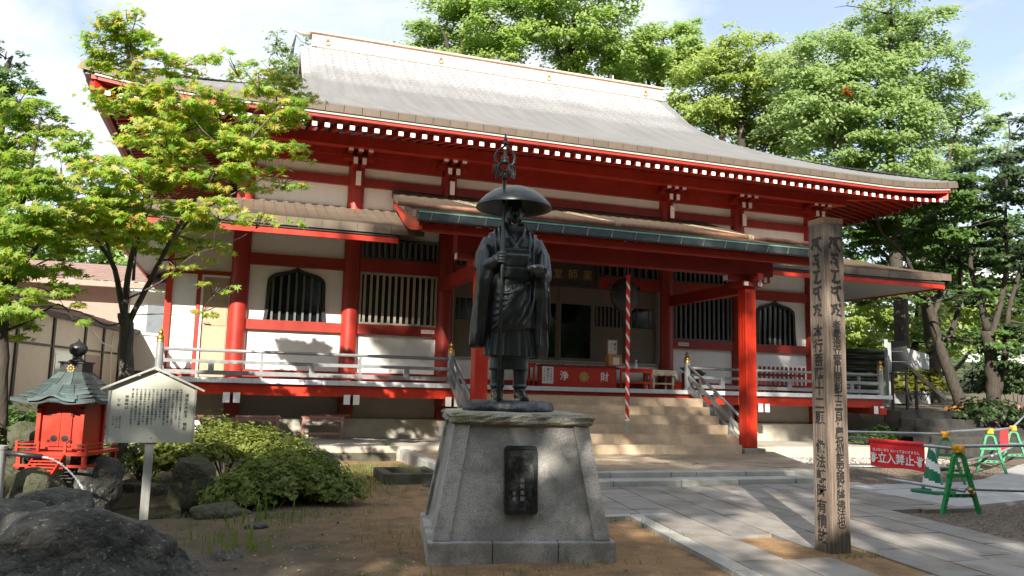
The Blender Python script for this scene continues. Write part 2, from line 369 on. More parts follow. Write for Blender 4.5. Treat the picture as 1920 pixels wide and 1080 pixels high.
# front wall bays
BELL = [(2.67, .653), (2.889, .627), (3.2, .615), (3.45, .61), (3.54, .60), (3.60, .565), (3.65, .50), (3.685, .44), (3.70, .37), (3.725, .27), (3.765, .13), (3.80, .05), (3.838, 0)]
def bell_bay(a, b, bars_m):
    xc = (a+b)/2; x0, x1 = a+.17, b-.17
    hbox('wall_panel', 'white', x0, x1, .03, .1, 4.08, 4.60)
    hbox('beam', 'red', x0, x1, -.07, .095, 3.836, 4.08)
    L = [(x0, 2.672)]+[(xc-w+.03, z) for z, w in BELL[:-1]]+[(xc, 3.81), (xc, 3.834), (x0, 3.834)]
    Rr = [(x1, 2.672)]+[(xc+w-.03, z) for z, w in BELL[:-1]]+[(xc, 3.81), (xc, 3.834), (x1, 3.834)]
    MB().prism(L, .03, .1).build('wall_panel', 'white', hall); MB().prism(Rr, .03, .1).build('wall_panel', 'white', hall)
    out_ = [(xc-w, z) for z, w in BELL]+[(xc+w, z) for z, w in reversed(BELL[:-1])]
    inn = []
    for (x, z) in out_:
        k = .885; inn.append((xc+(x-xc)*k, 2.67+(z-2.67)*.94 + (.0 if z > 2.68 else 0)))
    n = len(out_); mb = MB()
    vs = [(x, -.02, z) for x, z in out_]+[(x, -.02, z) for x, z in inn]+[(x, .09, z) for x, z in out_]+[(x, .09, z) for x, z in inn]
    fs = []
    for i in range(n-1):
        fs += [(i, i+1, n+i+1, n+i), (n+i, n+i+1, 3*n+i+1, 3*n+i), (i, 2*n+i, 2*n+i+1, i+1)]
    mb.add(vs, fs); fr = mb.build('bell_window', 'black_wood', hall, fix=True)
    MB().prism(inn, .085, .09).build('pane', 'glass_dark', fr)
    for k in range(7):
        x = xc-.48+k*.16; top = interp([(w, z) for z, w in reversed(BELL)], abs(x-xc)+.04)
        MB().box(x-.022, x+.022, .03, .06, 2.672, 2.67+(top-2.67)*.93).build('bar', bars_m, fr)
    hbox('beam', 'red', x0, x1, -.07, .095, 2.46, 2.670)
    hbox('wall_panel', 'white', x0, x1, .03, .1, 1.62, 2.46)
    hbox('ground_beam', 'red', x0, x1, -.09, .095, DZ+.004, 1.62)
def bar_window(x0, x1, z0, z1, n, bm, y=.0):
    fr = MB(); t = .045
    fr.box(x0, x0+t, -.02, .08, z0, z1); fr.box(x1-t, x1, -.02, .08, z0, z1)
    fr.box(x0+t, x1-t, -.02, .08, z0, z0+t); fr.box(x0+t, x1-t, -.02, .08, z1-t, z1)
    w = fr.build('barred_window', bm, hall)
    MB().box(x0+t, x1-t, .075, .085, z0+t, z1-t).build('pane', 'glass_dark', w)
    h = z1-z0-2*t; me = MB().box(-.027, .027, -.022, .022, 0, h).mesh('bar', bm)
    for k in range(n):
        put('bar', me, w, (x0+t+(x1-x0-2*t)*(k+.5)/n, .02, z0+t))
    return w
def bar_bay(a, b, bm):
    x0, x1 = a+.17, b-.17
    bar_window(x0+.02, x1-.02, 4.14, 4.62, 12, 'bar_dark')
    hbox('beam', 'red', x0, x1, -.07, .095, 3.842, 4.138)
    bar_window(x0+.02, x1-.02, 2.682, 3.84, 12, bm)
    hbox('beam', 'red', x0, x1, -.07, .095, 2.46, 2.680)
    hbox('wall_panel', 'white', x0, x1, .03, .1, 1.62, 2.46)
    hbox('ground_beam', 'red', x0, x1, -.09, .095, DZ+.004, 1.62)
bell_bay(AX[0], AX[1], 'bar_dark'); bar_bay(AX[1], AX[2], 'bar'); bar_bay(AX[3], AX[4], 'bar_dark'); bell_bay(AX[4], AX[5], 'bar_dark')
# little name plates screwed to the sill beams
for x in (-3.24, 3.32):
    p = hbox('name_plate', 'paper', x-.15, x+.15, -.082, -.071, 2.53, 2.61)
    me = text_mesh('祈祷受付は寺務所', .034, 'ink'); put('writing', me, p, (x, -.0835, 2.57))
# entrance bay: threshold, sliding doors, transom
x0, x1 = -2.664, 2.664
hbox('ground_beam', 'red', x0, x1, -.09, .2, DZ+.004, 1.55)
hbox('wall_panel', 'white', x0, x1, .05, .12, 1.55, 2.0)
hbox('sill', 'bar', x0, x1, -.0, .2, 2.0, 2.05)
cuts = [-2.62, -1.80, -.91, 0, .91, 1.80, 2.62]
for i in range(6):
    a, b = cuts[i]+.003, cuts[i+1]-.003; kind = ('win', 'bars', 'glass', 'glass', 'bars', 'win')[i]
    y0 = .10 if i % 2 else .14; t = .06
    fr = MB(); fr.box(a, a+t, y0, y0+.04, 2.052, 3.84); fr.box(b-t, b, y0, y0+.04, 2.052, 3.84)
    fr.box(a+t, b-t, y0, y0+.04, 2.052, 2.12); fr.box(a+t, b-t, y0, y0+.04, 3.42, 3.838)
    d = fr.build('sliding_door', 'brown_door', hall)
    if kind == 'glass':
        MB().box(a+t, b-t, y0+.015, y0+.025, 2.12, 3.42).build('pane', 'glass_dark', d)
    else:
        MB().box(a+t, b-t, y0+.008, y0+.03, 2.12, 2.92).build('door_panel', 'brown_door', d)
        for zz in (2.3, 2.5, 2.7): MB().box(a+t, b-t, y0+.002, y0+.008, zz, zz+.02).build('batten', 'brown_door', d)
        MB().box(a+t, b-t, y0+.018, y0+.026, 2.92, 3.42).build('pane', 'glass_dark', d)
        if kind == 'bars':
            for k in range(7):
                xx = a+t+(b-a-2*t)*(k+.5)/7; MB().box(xx-.022, xx+.022, y0+.0, y0+.017, 2.92, 3.42).build('bar', 'bar_dark', d)
        else:
            for k in (0, 1, 3): 
                xx = a+t+(b-a-2*t)*(k+.5)/4.2; MB().box(xx-.012, xx+.012, y0+.0, y0+.017, 2.92, 3.42).build('bar', 'bar_dark', d)
hbox('beam', 'red', x0, x1, -.07, .2, 3.842, 4.138)
bar_window(x0+.02, x1-.02, 4.14, 4.62, 26, 'bar_dark')
for s in (-1, 1): hbox('jamb', 'bar', s*2.664-.02, s*2.664+.02, -.03, .09, 2.05, 3.84)
# upper storey band
for i in range(5):
    a, b = AX[i]+.165, AX[i+1]-.165
    hbox('wall_panel', 'white', a, b, .03, .1, 4.60, 5.75)
    hbox('beam', 'red', a, b, -.06, .095, 5.75, 5.946)
    hbox('wall_panel', 'white', a, b, .03, .1, 5.946, 6.19)
    hbox('beam', 'red', a, b, -.08, .095, 6.19, 6.40)
hbox('plate_beam', 'red', -7.6, 7.6, -.15, .15, 6.402, 6.62)
# side walls and back (out of sight except in slivers)
for s in (-1, 1):
    hbox('side_wall', 'white', s*7.3-.04, s*7.3+.04, .19, 11.3, 1.3, 6.4)
    hbox('side_beam', 'red', s*7.3-.09, s*7.3+.09, .19, 11.3, 5.75, 5.946); hbox('side_beam', 'red', s*7.3-.09, s*7.3+.09, .19, 11.3, 6.402, 6.62)
hbox('back_wall', 'white', -7.3, 7.3, 11.2, 11.3, .5, 6.5)
# brackets at each upper column
me3 = MB().box(-.055, .055, -.54, 0, -.03, .03).mesh('bracket_arm', 'red'); me3e = MB().box(-.052, .052, -.556, -.541, -.028, .028).mesh('arm_end', 'white_end')
me2 = MB().box(-.05, .05, -.44, 0, -.075, .075).mesh('bracket_arm', 'red'); me2e = MB().box(-.045, .045, -.456, -.441, -.07, .07).mesh('arm_end', 'white_end')
me1 = MB().box(-.06, .06, -.32, 0, -.16, .16).mesh('bracket_arm', 'red'); me1e = MB().box(-.055, .055, -.336, -.321, -.158, .158).mesh('arm_end', 'white_end')
for x in AX:
    for dx in (-.215, 0, .215): a = put('bracket_arm', me3, hall, (x+dx, 0, 6.44)); put('arm_end', me3e, a)
    for dx in (-.095, .095): a = put('bracket_arm', me2, hall, (x+dx, 0, 6.225)); put('arm_end', me2e, a)
    a = put('bracket_arm', me1, hall, (x, 0, 5.862)); put('arm_end', me1e, a)
    hbox('bracket_block', 'red', x-.32, x+.32, -.3, .1, 6.30, 6.395)
# left side room with door
hbox('room_post', 'red_board', -8.72, -8.60, -.06, .06, DZ, 4.45)
hbox('room_post', 'red', -8.13, -8.05, -.05, .05, DZ, 3.55)
hbox('room_beam', 'red', -8.6, -7.48, -.05, .06, 3.55, 3.63)
hbox('wall_panel', 'white', -8.598, -8.132, .0, .05, 1.6, 3.548)
hbox('wall_panel', 'house_wall', -8.6, -7.48, .0, .05, 3.632, 4.6)
hbox('room_base', 'red', -8.6, -8.13, -.04, .06, DZ+.002, 1.6)
hbox('side_wall', 'white', -8.71, -8.65, .06, 4.0, DZ, 4.4)
dr = hbox('door', 'door_tan', -8.0, -7.5, .02, .06, 1.44, 3.5)
for z0, z1 in ((1.5, 2.42), (2.5, 2.96), (3.02, 3.44)): MB().box(-7.93, -7.52, .008, .02, z0, z1).build('door_panel', 'door_tan', dr)
MB().box(-8.045, -8.0, -.03, .07, 1.425, 3.545).build('door_frame', 'window_frame', dr); MB().box(-8.0, -7.49, -.03, .07, 3.5, 3.545).build('door_frame', 'window_frame', dr)
MB().tube([(-7.955, .01, 2.55), (-7.955, -.05, 2.55), (-7.84, -.05, 2.55)], .012, 8).build('handle', 'steel', dr)
# deck
hbox('deck_floor', 'wall_grey', -8.96, 8.96, -1.0, -.1, 1.34, DZ)
for s in (-1, 1): hbox('deck_floor', 'wall_grey', min(s*7.35, s*8.96), max(s*7.35, s*8.96), -.098, 9.0, 1.34, DZ)
me_t = MB().box(-.1665, .1665, -.013, 0, 0, .095).mesh('edge_tile', 'tile')
nt_ = 53
for k in range(nt_): put('edge_tile', me_t, hall, (-8.98+.169+.3388*k, -1.001-.0015*(k % 3), 1.33))
me_t2 = MB().box(0, .013, -.1665, .1665, 0, .095).mesh('edge_tile', 'tile')
for k in range(12):
    put('edge_tile', me_t2, hall, (8.962, -.82+.3388*k, 1.33)); put('edge_tile', me_t2, hall, (-8.975, -.82+.3388*k, 1.33))
for a, b in ((-8.75, -2.62), (2.62, 8.75)): hbox('deck_beam', 'red_board', a, b, -.93, -.78, 1.10, 1.315)
hbox('deck_beam', 'red_board', -2.618, 2.618, -.93, -.78, 1.245, 1.318)
for s in (-1, 1): hbox('deck_beam', 'red_board', s*8.6-.12, s*8.6+.12, -1.06, 8.5, .93, 1.098)
me_a = MB().box(-.06, .06, -1.03, 0, 0, .19).mesh('deck_bracket', 'red_dull'); me_ae = MB().box(-.064, .064, -1.046, -1.031, -.004, .194).mesh('arm_end', 'white_end')
for x in AX+[-6.1, 8.5]:
    if x == -6.1: continue
    for dx in (-.10, .09):
        a = put('deck_bracket', me_a, hall, (x+dx, 0, .95)); put('arm_end', me_ae, a)
hbox('foundation_wall', 'wall_grey', -7.28, 7.28, .0, .12, .632, 1.34)
hbox('plinth', 'concrete', -7.7, 7.7, -.12, .3, .10, .63)
# railings
def rail_run(xa, xb, posts, shorts):
    r = MB().tube([(xa, -1.0+.06, 1.95), (xb, -1.0+.06, 1.95)], .034, 12).build('railing', 'rail', hall, True)
    MB().box(xa, xb, -.975, -.905, 1.70, 1.768).build('mid_rail', 'rail', r); MB().box(xa, xb, -.985, -.895, 1.478, 1.562).build('bottom_rail', 'rail', r)
    for x in posts:
        MB().box(x-.028, x+.028, -.965, -.915, DZ+.003, 1.476).build('post', 'rail', r); MB().box(x-.03, x+.03, -.968, -.912, 1.564, 1.698).build('post', 'rail', r); MB().box(x-.024, x+.024, -.96, -.92, 1.77, 1.925).build('post', 'rail', r)
    for x in shorts: MB().box(x-.055, x+.055, -.972, -.908, 1.564, 1.698).build('short_post', 'rail', r)
    return r
rl = rail_run(-8.58, -2.96, [-6.78, -4.83], [-7.72, -5.80, -3.86]); rr_ = rail_run(2.96, 8.58, [6.78, 4.83], [7.72, 5.80, 3.86])
def newel(x, y, par, h=.65, z=DZ):
    n_ = MB().lathe([(.085, 0), (.085, .05), (.072, .06), (.072, h)], 20, (x, y, z)).build('newel', 'rail', par, angle=40)
    MB().lathe([(.075, h+.001), (.078, h+.02), (.07, h+.03), (.07, h+.075), (.076, h+.085), (.07, h+.10), (.062, h+.125), (.045, h+.14), (.034, h+.15), (.05, h+.165), (.052, h+.185), (.04, h+.215), (.015, h+.245), (.004, h+.265)], 20, (x, y, z)).build('finial', 'gold', par, angle=50)
for x, p in ((-8.66, rl), (-2.9, rl), (2.9, rr_), (8.66, rr_)): newel(x, -.94, p)
for s, p in ((-1, rl), (1, rr_)):   # returns along the sides
    x = s*8.66
    MB().tube([(x, -.86, 1.95), (x, 4, 1.95)], .034, 12).build('side_rail', 'rail', p, True)
    MB().box(x-.035, x+.035, -.86, 4, 1.70, 1.768).build('side_rail', 'rail', p); MB().box(x-.045, x+.045, -.86, 4, 1.478, 1.562).build('side_rail', 'rail', p)
    for k in range(6): MB().box(x-.03, x+.03, -.2+.7*k, -.14+.7*k, DZ+.003, 1.92).build('post', 'rail', p)
# staircase
st = hbox('staircase', 'step', -2.74, 2.74, -1.86, -.932, .1, 1.238)
SY = [-1.862, -2.15, -2.50, -2.83, -3.13, -3.45]; SZ = [0, 1.055, .875, .695, .512, .325]
for i in range(1, 6):
    hw = 2.74 if i < 5 else 2.66
    MB().box(-hw, hw, SY[i], SY[i-1]-.001, .1, SZ[i]).build('step', 'step', st, bevel=.008)
# stair balustrades
for s in (-1, 1):
    x = s*2.9
    sb = MB().tube([(x, -1.02, 2.0), (x, -3.1, .86)], .033, 10).build('stair_rail', 'rail', hall, True)
    MB().bar((x, -1.02, 1.73), (x, -3.1, .60), .07, .07).build('stair_rail', 'rail', sb); MB().bar((x, -1.02, 1.46), (x, -3.15, .32), .09, .10).build('stair_rail', 'rail', sb)
    for yy in (-1.5, -2.1, -2.7):
        zt = 2.0+(yy+1.02)*.548; MB().box(x-.025, x+.025, yy-.025, yy+.025, zt-.52, zt-.03).build('post', 'rail', sb)
    MB().box(x-.06, x+.06, -3.2, -3.1, .15, .98).build('end_post', 'rail', sb)
    MB().box(x-.155*1, x+.155*1, -3.05, -1.05, .15, .5).build('string_wall', 'step', sb)
# roofs -------------------------------------------------------------
FP = [(-2.15, 6.82), (-1.34, 7.16), (-.41, 7.53), (.73, 8.04), (1.4, 8.40), (2.54, 9.05), (3.42, 9.62), (4.2, 10.15), (4.75, 10.60), (5.3, 11.06), (5.59, 11.30)]
def catmull(tab, x):
    n = len(tab)
    for i in range(n-1):
        if x <= tab[i+1][0] or i == n-2:
            x0, y0 = tab[i]; x1, y1 = tab[i+1]; h = x1-x0; t = (x-x0)/h
            m0 = (y1-tab[i-1][1])/(x1-tab[i-1][0]) if i > 0 else (y1-y0)/h
            m1 = (tab[i+2][1]-y0)/(tab[i+2][0]-x0) if i < n-2 else (y1-y0)/h
            return (2*t**3-3*t*t+1)*y0+(t**3-2*t*t+t)*h*m0+(-2*t**3+3*t*t)*y1+(t**3-t*t)*h*m1
def lift(x, half=10.2, start=7.6, amt=.18):
    a = abs(x)
    return amt*((a-start)/(half-start))**2.2 if a > start else 0
EAVE = 10.2
def main_z(x, y):
    z = catmull(FP, y); fade = max(0, 1-(y+2.15)/3.5)
    z += lift(x)*fade
    if y > 1.95 and abs(x) > 5.3: z -= .14*((abs(x)-5.3)/.8)**2*min(1, (y-1.95)/1.5)
    return z
def roof_front(name, m, ys, xr, zf, sgn=1, nx=46, step=.014, y_off=None, cu=1.0):
    """stepped courses between successive y values; xr(y) gives the half width"""
    v = []; f = []; uvs = []
    for i in range(len(ys)-1):
        ya, yb = ys[i], ys[i+1]; arc = i*.1; base = len(v)
        for j in range(nx+1):
            t = -1+2*j/nx; t = math.copysign(abs(t)**.8, t)
            xa, xb = t*xr(ya), t*xr(yb)
            za, zb = zf(xa, ya), zf(xb, yb)
            v += [(xa, ya, za), (xa, ya-.004, za+step), (xb, yb, zb+.001)]
            uvs += [(xa, i*cu), (xa, i*cu+.02*cu), (xb, (i+.98)*cu)]
        for j in range(nx):
            b = base+3*j
            f += [(b, b+3, b+4, b+1), (b+1, b+4, b+5, b+2)]
    if sgn < 0: v = [(x, 2*5.59-y, z) for x, y, z in v]
    me = bpy.data.meshes.new(name); me.from_pydata(v, [], f); me.update()
    l = me.uv_layers.new(name='UVMap')
    for li in me.loops: l.data[li.index].uv = uvs[li.vertex_index]
    me.materials.append(MATS[m])
    return put(name, me, hall)
ys = [-2.15]
while ys[-1] < 5.5:
    y = ys[-1]; sl = (catmull(FP, y+.05)-catmull(FP, y))/.05; ys.append(min(5.59, y+.14/math.sqrt(1+sl*sl)))
def xr_main(y): return EAVE-(y+2.15) if y < 1.95 else 6.1
roof_front('roof', 'roof_main', ys, xr_main, main_z, step=.026, cu=.14)
roof_b = roof_front('roof_back', 'roof_main', ys[::4]+[5.59], xr_main, main_z, -1, 20, cu=.56)
# hip slopes at both ends
for s in (-1, 1):
    v = []; f = []; uvs = []
    ds = [i*.1367 for i in range(31)]
    for i in range(30):
        base = len(v)
        for j in range(25):
            t = j/24
            for d, dz_ in ((ds[i], 0), (ds[i], .014), (ds[i+1], .001)):
                ya = -2.15+d; yb = 13.33-d; y = lerp(ya, yb, t); x = EAVE-d
                z = catmull(FP, -2.15+d)+.18*(max(0, abs(t-.5)*2-.72)/.28)**2.2*max(0, 1-d/3.5)
                v.append((s*x, y, z+dz_)); uvs.append((y, i*.14))
        for j in range(24):
            b = base+3*j; f += [(b, b+3, b+4, b+1), (b+1, b+4, b+5, b+2)]
    me = bpy.data.meshes.new('roof_hip'); me.from_pydata(v, [], f); me.update(); l = me.uv_layers.new(name='UVMap')
    for li in me.loops: l.data[li.index].uv = uvs[li.vertex_index]
    me.materials.append(MATS['roof_main']); put('roof_hip', me, hall)
    # gable triangle
    pts = [(y, main_z(5.3, y)-.12) for y in (1.9, 2.6, 3.4, 4.2, 4.9, 5.59)]
    poly = pts+[(2*5.59-y, z) for y, z in reversed(pts[:-1])]
    MB().prism(poly, s*5.45-.05, s*5.45+.05, 'x').build('gable', 'red_dull', hall)
    # verge edge board under the gable overhang
    for back in (0, 1):
        prev = None; mb = MB()
        for k in range(12):
            y = 1.85+(5.59-1.85)*k/11; z = main_z(6.1, y)-.06; yy = 2*5.59-y if back else y
            if prev: mb.bar(prev, (s*6.085, yy, z), .03, .12)
            prev = (s*6.085, yy, z)
        mb.build('verge_board', 'grey_trim', hall)
# ridge
rd = hbox('ridge', 'ridge_copper', -5.79, 5.79, 5.37, 5.81, 11.16, 11.55)
MB().box(-5.86, 5.86, 5.30, 5.88, 11.552, 11.60).build('ridge_cap', 'ridge_copper', rd)
for s in (-1, 1):
    MB().tube([(s*5.85, 5.59, 11.57), (s*6.12, 5.59, 11.58), (s*6.32, 5.59, 11.66)], [.05, .045, .03], 10).build('ridge_horn', 'house_white' if s > 0 else 'ridge_copper', rd, True)
for x in (-5.34, -1.92, 1.66, 5.14):
    pts = [(x+.07*math.cos(a*math.pi/8), 5.35, 11.30+.07*math.sin(a*math.pi/8)) for a in range(17)]
    MB().tube(pts, .012, 6, False).build('ridge_ring', 'brass', rd, True); MB().lathe([(.02, 0), (.035, .02), (.02, .05)], 10, (x, 5.35, 11.37)).build('ring_knob', 'brass', rd)
MB().tube([(4.05, 5.59, 11.6), (4.05, 5.59, 11.85)], .012, 6).build('lightning_rod', 'steel', rd)
for k in range(4): MB().tube([(4.05, 5.59, 11.80-k*.045), (4.0-.02*k, 5.59, 11.86-k*.045), (3.93-.01*k, 5.59, 11.90-k*.045)], .007, 5).build('rod_prong', 'steel', rd)
# eave fascia plates (front): one copper plate each
EZ = lambda x: main_z(x, -2.15)
me_f = MB().box(-.174, .174, -.012, .012, -.150, 0).mesh('fascia_plate', 'fascia')
n_f = 57
for k in range(n_f):
    x = -10.06+.35925*k; sl = (EZ(x+.05)-EZ(x-.05))/.1
    put('fascia_plate', me_f, hall, (x, -2.155, EZ(x)-.004), (0, -math.atan(sl), 0))
def eave_strip(name, m, y0, y1, dz0, dz1, half, n=60):
    mb = MB(); rings = []
    for k in range(n+1):
        x = -half+2*half*k/n; z = EZ(x)
        rings.append([(x, y0, z+dz0), (x, y1, z+dz0), (x, y1, z+dz1), (x, y0, z+dz1)])
    mb.rings(rings); return mb.build(name, m, hall)
eave_strip('eave_trim', 'grey_trim', -2.14, -2.06, -.205, -.152, 10.0)
eave_strip('eave_board', 'red', -2.115, -1.93, -.272, -.207, 9.95)
eave_strip('eave_soffit', 'red_dull', -2.05, -1.70, -.155, -.125, 9.9)
# side eaves
for s in (-1, 1):
    for k in range(41):
        y = -1.97+.35925*k; t = abs((y+2.15)/15.48-.5)*2; z = 6.82+.18*(max(0, t-.72)/.28)**2.2
        put('fascia_plate', me_f, hall, (s*10.19, y, z-.004), (0, 0, R_(90)))
    mb = MB(); mb2 = MB(); r1 = []; r2 = []
    for k in range(41):
        y = -2.1+15.4*k/40; t = abs((y+2.15)/15.48-.5)*2; z = 6.82+.18*(max(0, t-.72)/.28)**2.2
        r1.append([(s*10.18, y, z-.205), (s*10.08, y, z-.205), (s*10.08, y, z-.152), (s*10.18, y, z-.152)])
        r2.append([(s*10.06, y, z-.285), (s*9.97, y, z-.285), (s*9.97, y, z-.14), (s*10.06, y, z-.14)])
    mb.rings(r1).build('eave_trim', 'grey_trim', hall); mb2.rings(r2).build('eave_board', 'red', hall)
# rafters with white ends (front), one object each
me_r = MB().bar((0, -2.03, 0), (0, .1, .53), .086, .086).mesh('rafter', 'red'); me_re = MB().box(-.047, .047, -2.048, -2.033, -.043, .043).mesh('rafter_end', 'white_end')
def rafter_x(y_in):          # front rafter cut back where the hip crosses it
    t = (y_in+2.03)/2.13; return MB().bar((0, -2.03, 0), (0, y_in, .53*t), .086, .086).mesh('rafter', 'red')
x = -9.777
while x < 9.8:
    dz_ = lift(x, amt=.14)-.03*(max(0, abs(x)-4)/5); yi = 8.05-abs(x)-.12
    r = put('rafter', me_r if yi > .1 else rafter_x(max(-1.9, yi)), hall, (x, 0, 6.43+dz_)); put('rafter_end', me_re, r); x += .2445
# side rafters
me_rs = MB().bar((0, 0, 0), (2.75, 0, .55), .088, .088).mesh('rafter', 'red'); me_rse = MB().box(-.018, -.003, -.047, .047, -.046, .046).mesh('rafter_end', 'white_end')
for s in (-1, 1):
    for k in range(46):
        y = -1.55+.2488*k; t = abs((y+2.15)/15.48-.5)*2; z = 6.50+.14*(max(0, t-.72)/.28)**2.2
        L_in = y+2.15-.45
        mr_ = me_rs if L_in > 2.75 else MB().bar((0, 0, 0), (max(.15, L_in), 0, .2*max(.15, L_in)), .088, .088).mesh('rafter', 'red')
        r = put('rafter', mr_, hall, (s*9.83, y, z), (0, 0, 0 if s < 0 else math.pi)); put('rafter_end', me_rse, r)
    # hip rafter to the corner
    MB().bar((s*7.3, .0, 6.78), (s*10.05, -2.0, 6.62), .17, .20).build('hip_rafter', 'red_board', hall)
# board above the rafters and purlin
mb = MB(); mb.add([(-9.9, -2.0, 6.54), (9.9, -2.0, 6.54), (7.9, .1, 7.03), (-7.9, .1, 7.03)], [(0, 1, 2, 3)]); mb.add([(-9.9, -2.0, 6.57), (9.9, -2.0, 6.57), (7.9, .1, 7.06), (-7.9, .1, 7.06)], [(3, 2, 1, 0)]); mb.build('eave_ceiling', 'red_dull', hall, fix=False)
for s in (-1, 1):
    MB().add([(s*9.8, -1.7, 6.60), (s*9.8, 12.8, 6.60), (s*7.2, 12.8, 7.1), (s*7.2, .6, 7.1)], [(0, 1, 2, 3)]).build('eave_ceiling', 'red_dull', hall, fix=False)
    hbox('purlin', 'red', s*7.85-.11, s*7.85+.11, -.4, 12.0, 6.50, 6.72)
hbox('purlin', 'red', -8.0, 8.0, -.64, -.43, 6.475, 6.72); hbox('purlin_board', 'red_dull', -7.3, 7.3, -.43, -.14, 6.55, 6.57)
# pent roof over the ground floor
def pent_z(x, y):
    t = (y+2.14)/2.14; return 4.50+.76*(.82*t+.18*t*t)+.05*(max(0, abs(x)-8.2)/1.7)**2*(1-t)
ysp = [-2.14+2.14*i/18 for i in range(19)]
roof_front('pent_roof', 'roof_pent', ysp, lambda y: 9.89-(y+2.14)/2.14*2.6, pent_z, nx=40, step=.012, cu=.125)
for s in (-1, 1):
    v = []; f = []; uvs = []
    for i in range(18):
        base = len(v)
        for j in range(9):
            for d, dz_ in ((i/18, 0), (i/18, .012), ((i+1)/18, .001)):
                ya = -2.14+d*2.14; y = lerp(ya, 11.5, j/8); xx = 9.89-2.6*d
                v.append((s*xx, y, 4.50+.76*(.82*d+.18*d*d)+.05*(1-d)*max(0, 1-(y+2.14)/1.7)**2+dz_)); uvs.append((y, i*.125))
        for j in range(8):
            b = base+3*j; f += [(b, b+3, b+4, b+1), (b+1, b+4, b+5, b+2)]
    me = bpy.data.meshes.new('pent_roof'); me.from_pydata(v, [], f); me.update(); l = me.uv_layers.new(name='UVMap')
    for li in me.loops: l.data[li.index].uv = uvs[li.vertex_index]
    me.materials.append(MATS['roof_pent']); put('pent_roof', me, hall)
me_pf = MB().box(-.165, .165, -.012, .012, -.168, 0).mesh('fascia_plate', 'fascia')
for k in range(59):
    x = -9.72+.3352*k
    if abs(x) < 3.9: continue
    put('fascia_plate', me_pf, hall, (x, -2.146, pent_z(x, -2.14)-.002))
for s in (-1, 1):
    for k in range(30): put('fascia_plate', me_pf, hall, (s*9.885, -1.96+.3352*k, 4.505), (0, 0, R_(90)))
    a, b = (-9.7, -4.36) if s < 0 else (4.36, 9.7)
    hbox('eave_board', 'red_board', a, b, -2.09, -2.03, 4.165, 4.282)
    hbox('eave_board', 'red_board', s*9.77-.03, s*9.77+.03, -2.02, 9.0, 4.165, 4.282)
    hbox('eave_trim', 'house_trim', a, b, -2.12, -1.9, 4.284, 4.327)  # dark strip standing in for the shaded gap under the fascia plates
    MB().add([(s*9.76, -2.04, 4.20), (s*3.5, -2.04, 4.20), (s*3.5, .0, 4.60), (s*7.3, .0, 4.60)], [(0, 1, 2, 3)]).build('soffit', 'soffit', hall, fix=False)
    MB().add([(s*9.76, -2.04, 4.20), (s*7.3, .0, 4.60), (s*7.3, 9, 4.60), (s*9.76, 9, 4.20)], [(0, 1, 2, 3)]).build('soffit', 'soffit', hall, fix=False)
# porch ------------------------------------------------------------
for s in (-1, 1):
    x = s*2.951
    pc = MB().box(x-.132, x+.132, -3.382, -3.118, .262, 3.62).build('porch_column', 'red_board', hall, bevel=.012)
    for dx in (-.05, .05): MB().box(x+dx-.012, x+dx+.012, -3.388, -3.3825, .28, 3.6).build('fillet', 'red_board', pc)
    for dy in (-.05, .05): MB().box(x-.138, x-.1325, -3.25+dy-.012, -3.25+dy+.012, .28, 3.6).build('fillet', 'red_board', pc)
    base = MB().box(x-.25, x+.25, -3.5, -3.0, .10, .258).build('base_stone', 'granite_rough', hall, bevel=.02)
    MB().box(x-.25, x+.25, -3.47, -3.03, 3.622, 3.74).build('capital_block', 'red', hall)
    ar = MB().box(x-.52, x+.52, -3.35, -3.15, 3.742, 3.868).build('bracket_arm', 'red', hall)
    ar2 = MB().box(x-.06, x+.06, -3.75, -3.352, 3.742, 3.868).build('bracket_arm', 'red', hall)
    for dx, sg in ((-.523, -1), (.523, 1)): MB().box(x+dx-.008, x+dx+.008, -3.33, -3.17, 3.75, 3.86).build('arm_end', 'white_end', ar)
    for dx in (-.17, .17): MB().box(x+dx-.05, x+dx+.05, -3.486, -3.471, 3.635, 3.725).build('arm_end', 'white_end', ar)
    for dx in (.27, .40): MB().box(x+dx-.035, x+dx+.035, -3.366, -3.351, 3.75, 3.86).build('arm_end', 'white_end', ar)
    for dx in (-.22, 0, .22): MB().box(x+dx-.05, x+dx+.05, -3.78, -3.425, 4.262, 4.30).build('arm_end', 'white_end', ar)
    # tie beams back to the hall
    MB().box(x-.09, x+.09, -3.115, -.2, 3.5, 3.75).build('tie_beam', 'red', hall)
for dx in (-.24, 0, .24): hbox('arm_end', 'white_end', dx-.05, dx+.05, -3.78, -3.425, 4.262, 4.30)
hbox('lintel', 'red', -3.5, 3.5, -3.42, -3.10, 3.872, 4.26)
hbox('porch_purlin', 'red', -4.25, 4.25, -3.62, -3.40, 4.302, 4.40)
hbox('eave_board', 'red_board', -4.30, 4.30, -4.02, -3.96, 4.07, 4.215)
def porch_z(x, y):
    t = (y+4.2)/4.2; return 4.40+1.33*(.80*t+.20*t*t)
ysq = [-4.2+4.2*i/34 for i in range(35)]
roof_front('porch_roof', 'roof_pent', ysq, lambda y: 4.44-(y+4.2)/4.2*.27, porch_z, nx=16, step=.012, cu=.125)
MB().add([(-4.4, -4.1, 4.26), (4.4, -4.1, 4.26), (4.15, 0, 5.5), (-4.15, 0, 5.5)], [(0, 1, 2, 3)]).build('porch_ceiling', 'red_dull', hall, fix=False)
for k in range(34):
    x = -4.1+.2488*k; MB().bar((x, -3.98, 4.24), (x, -2.2, 4.78), .08, .07).build('rafter', 'red', hall)
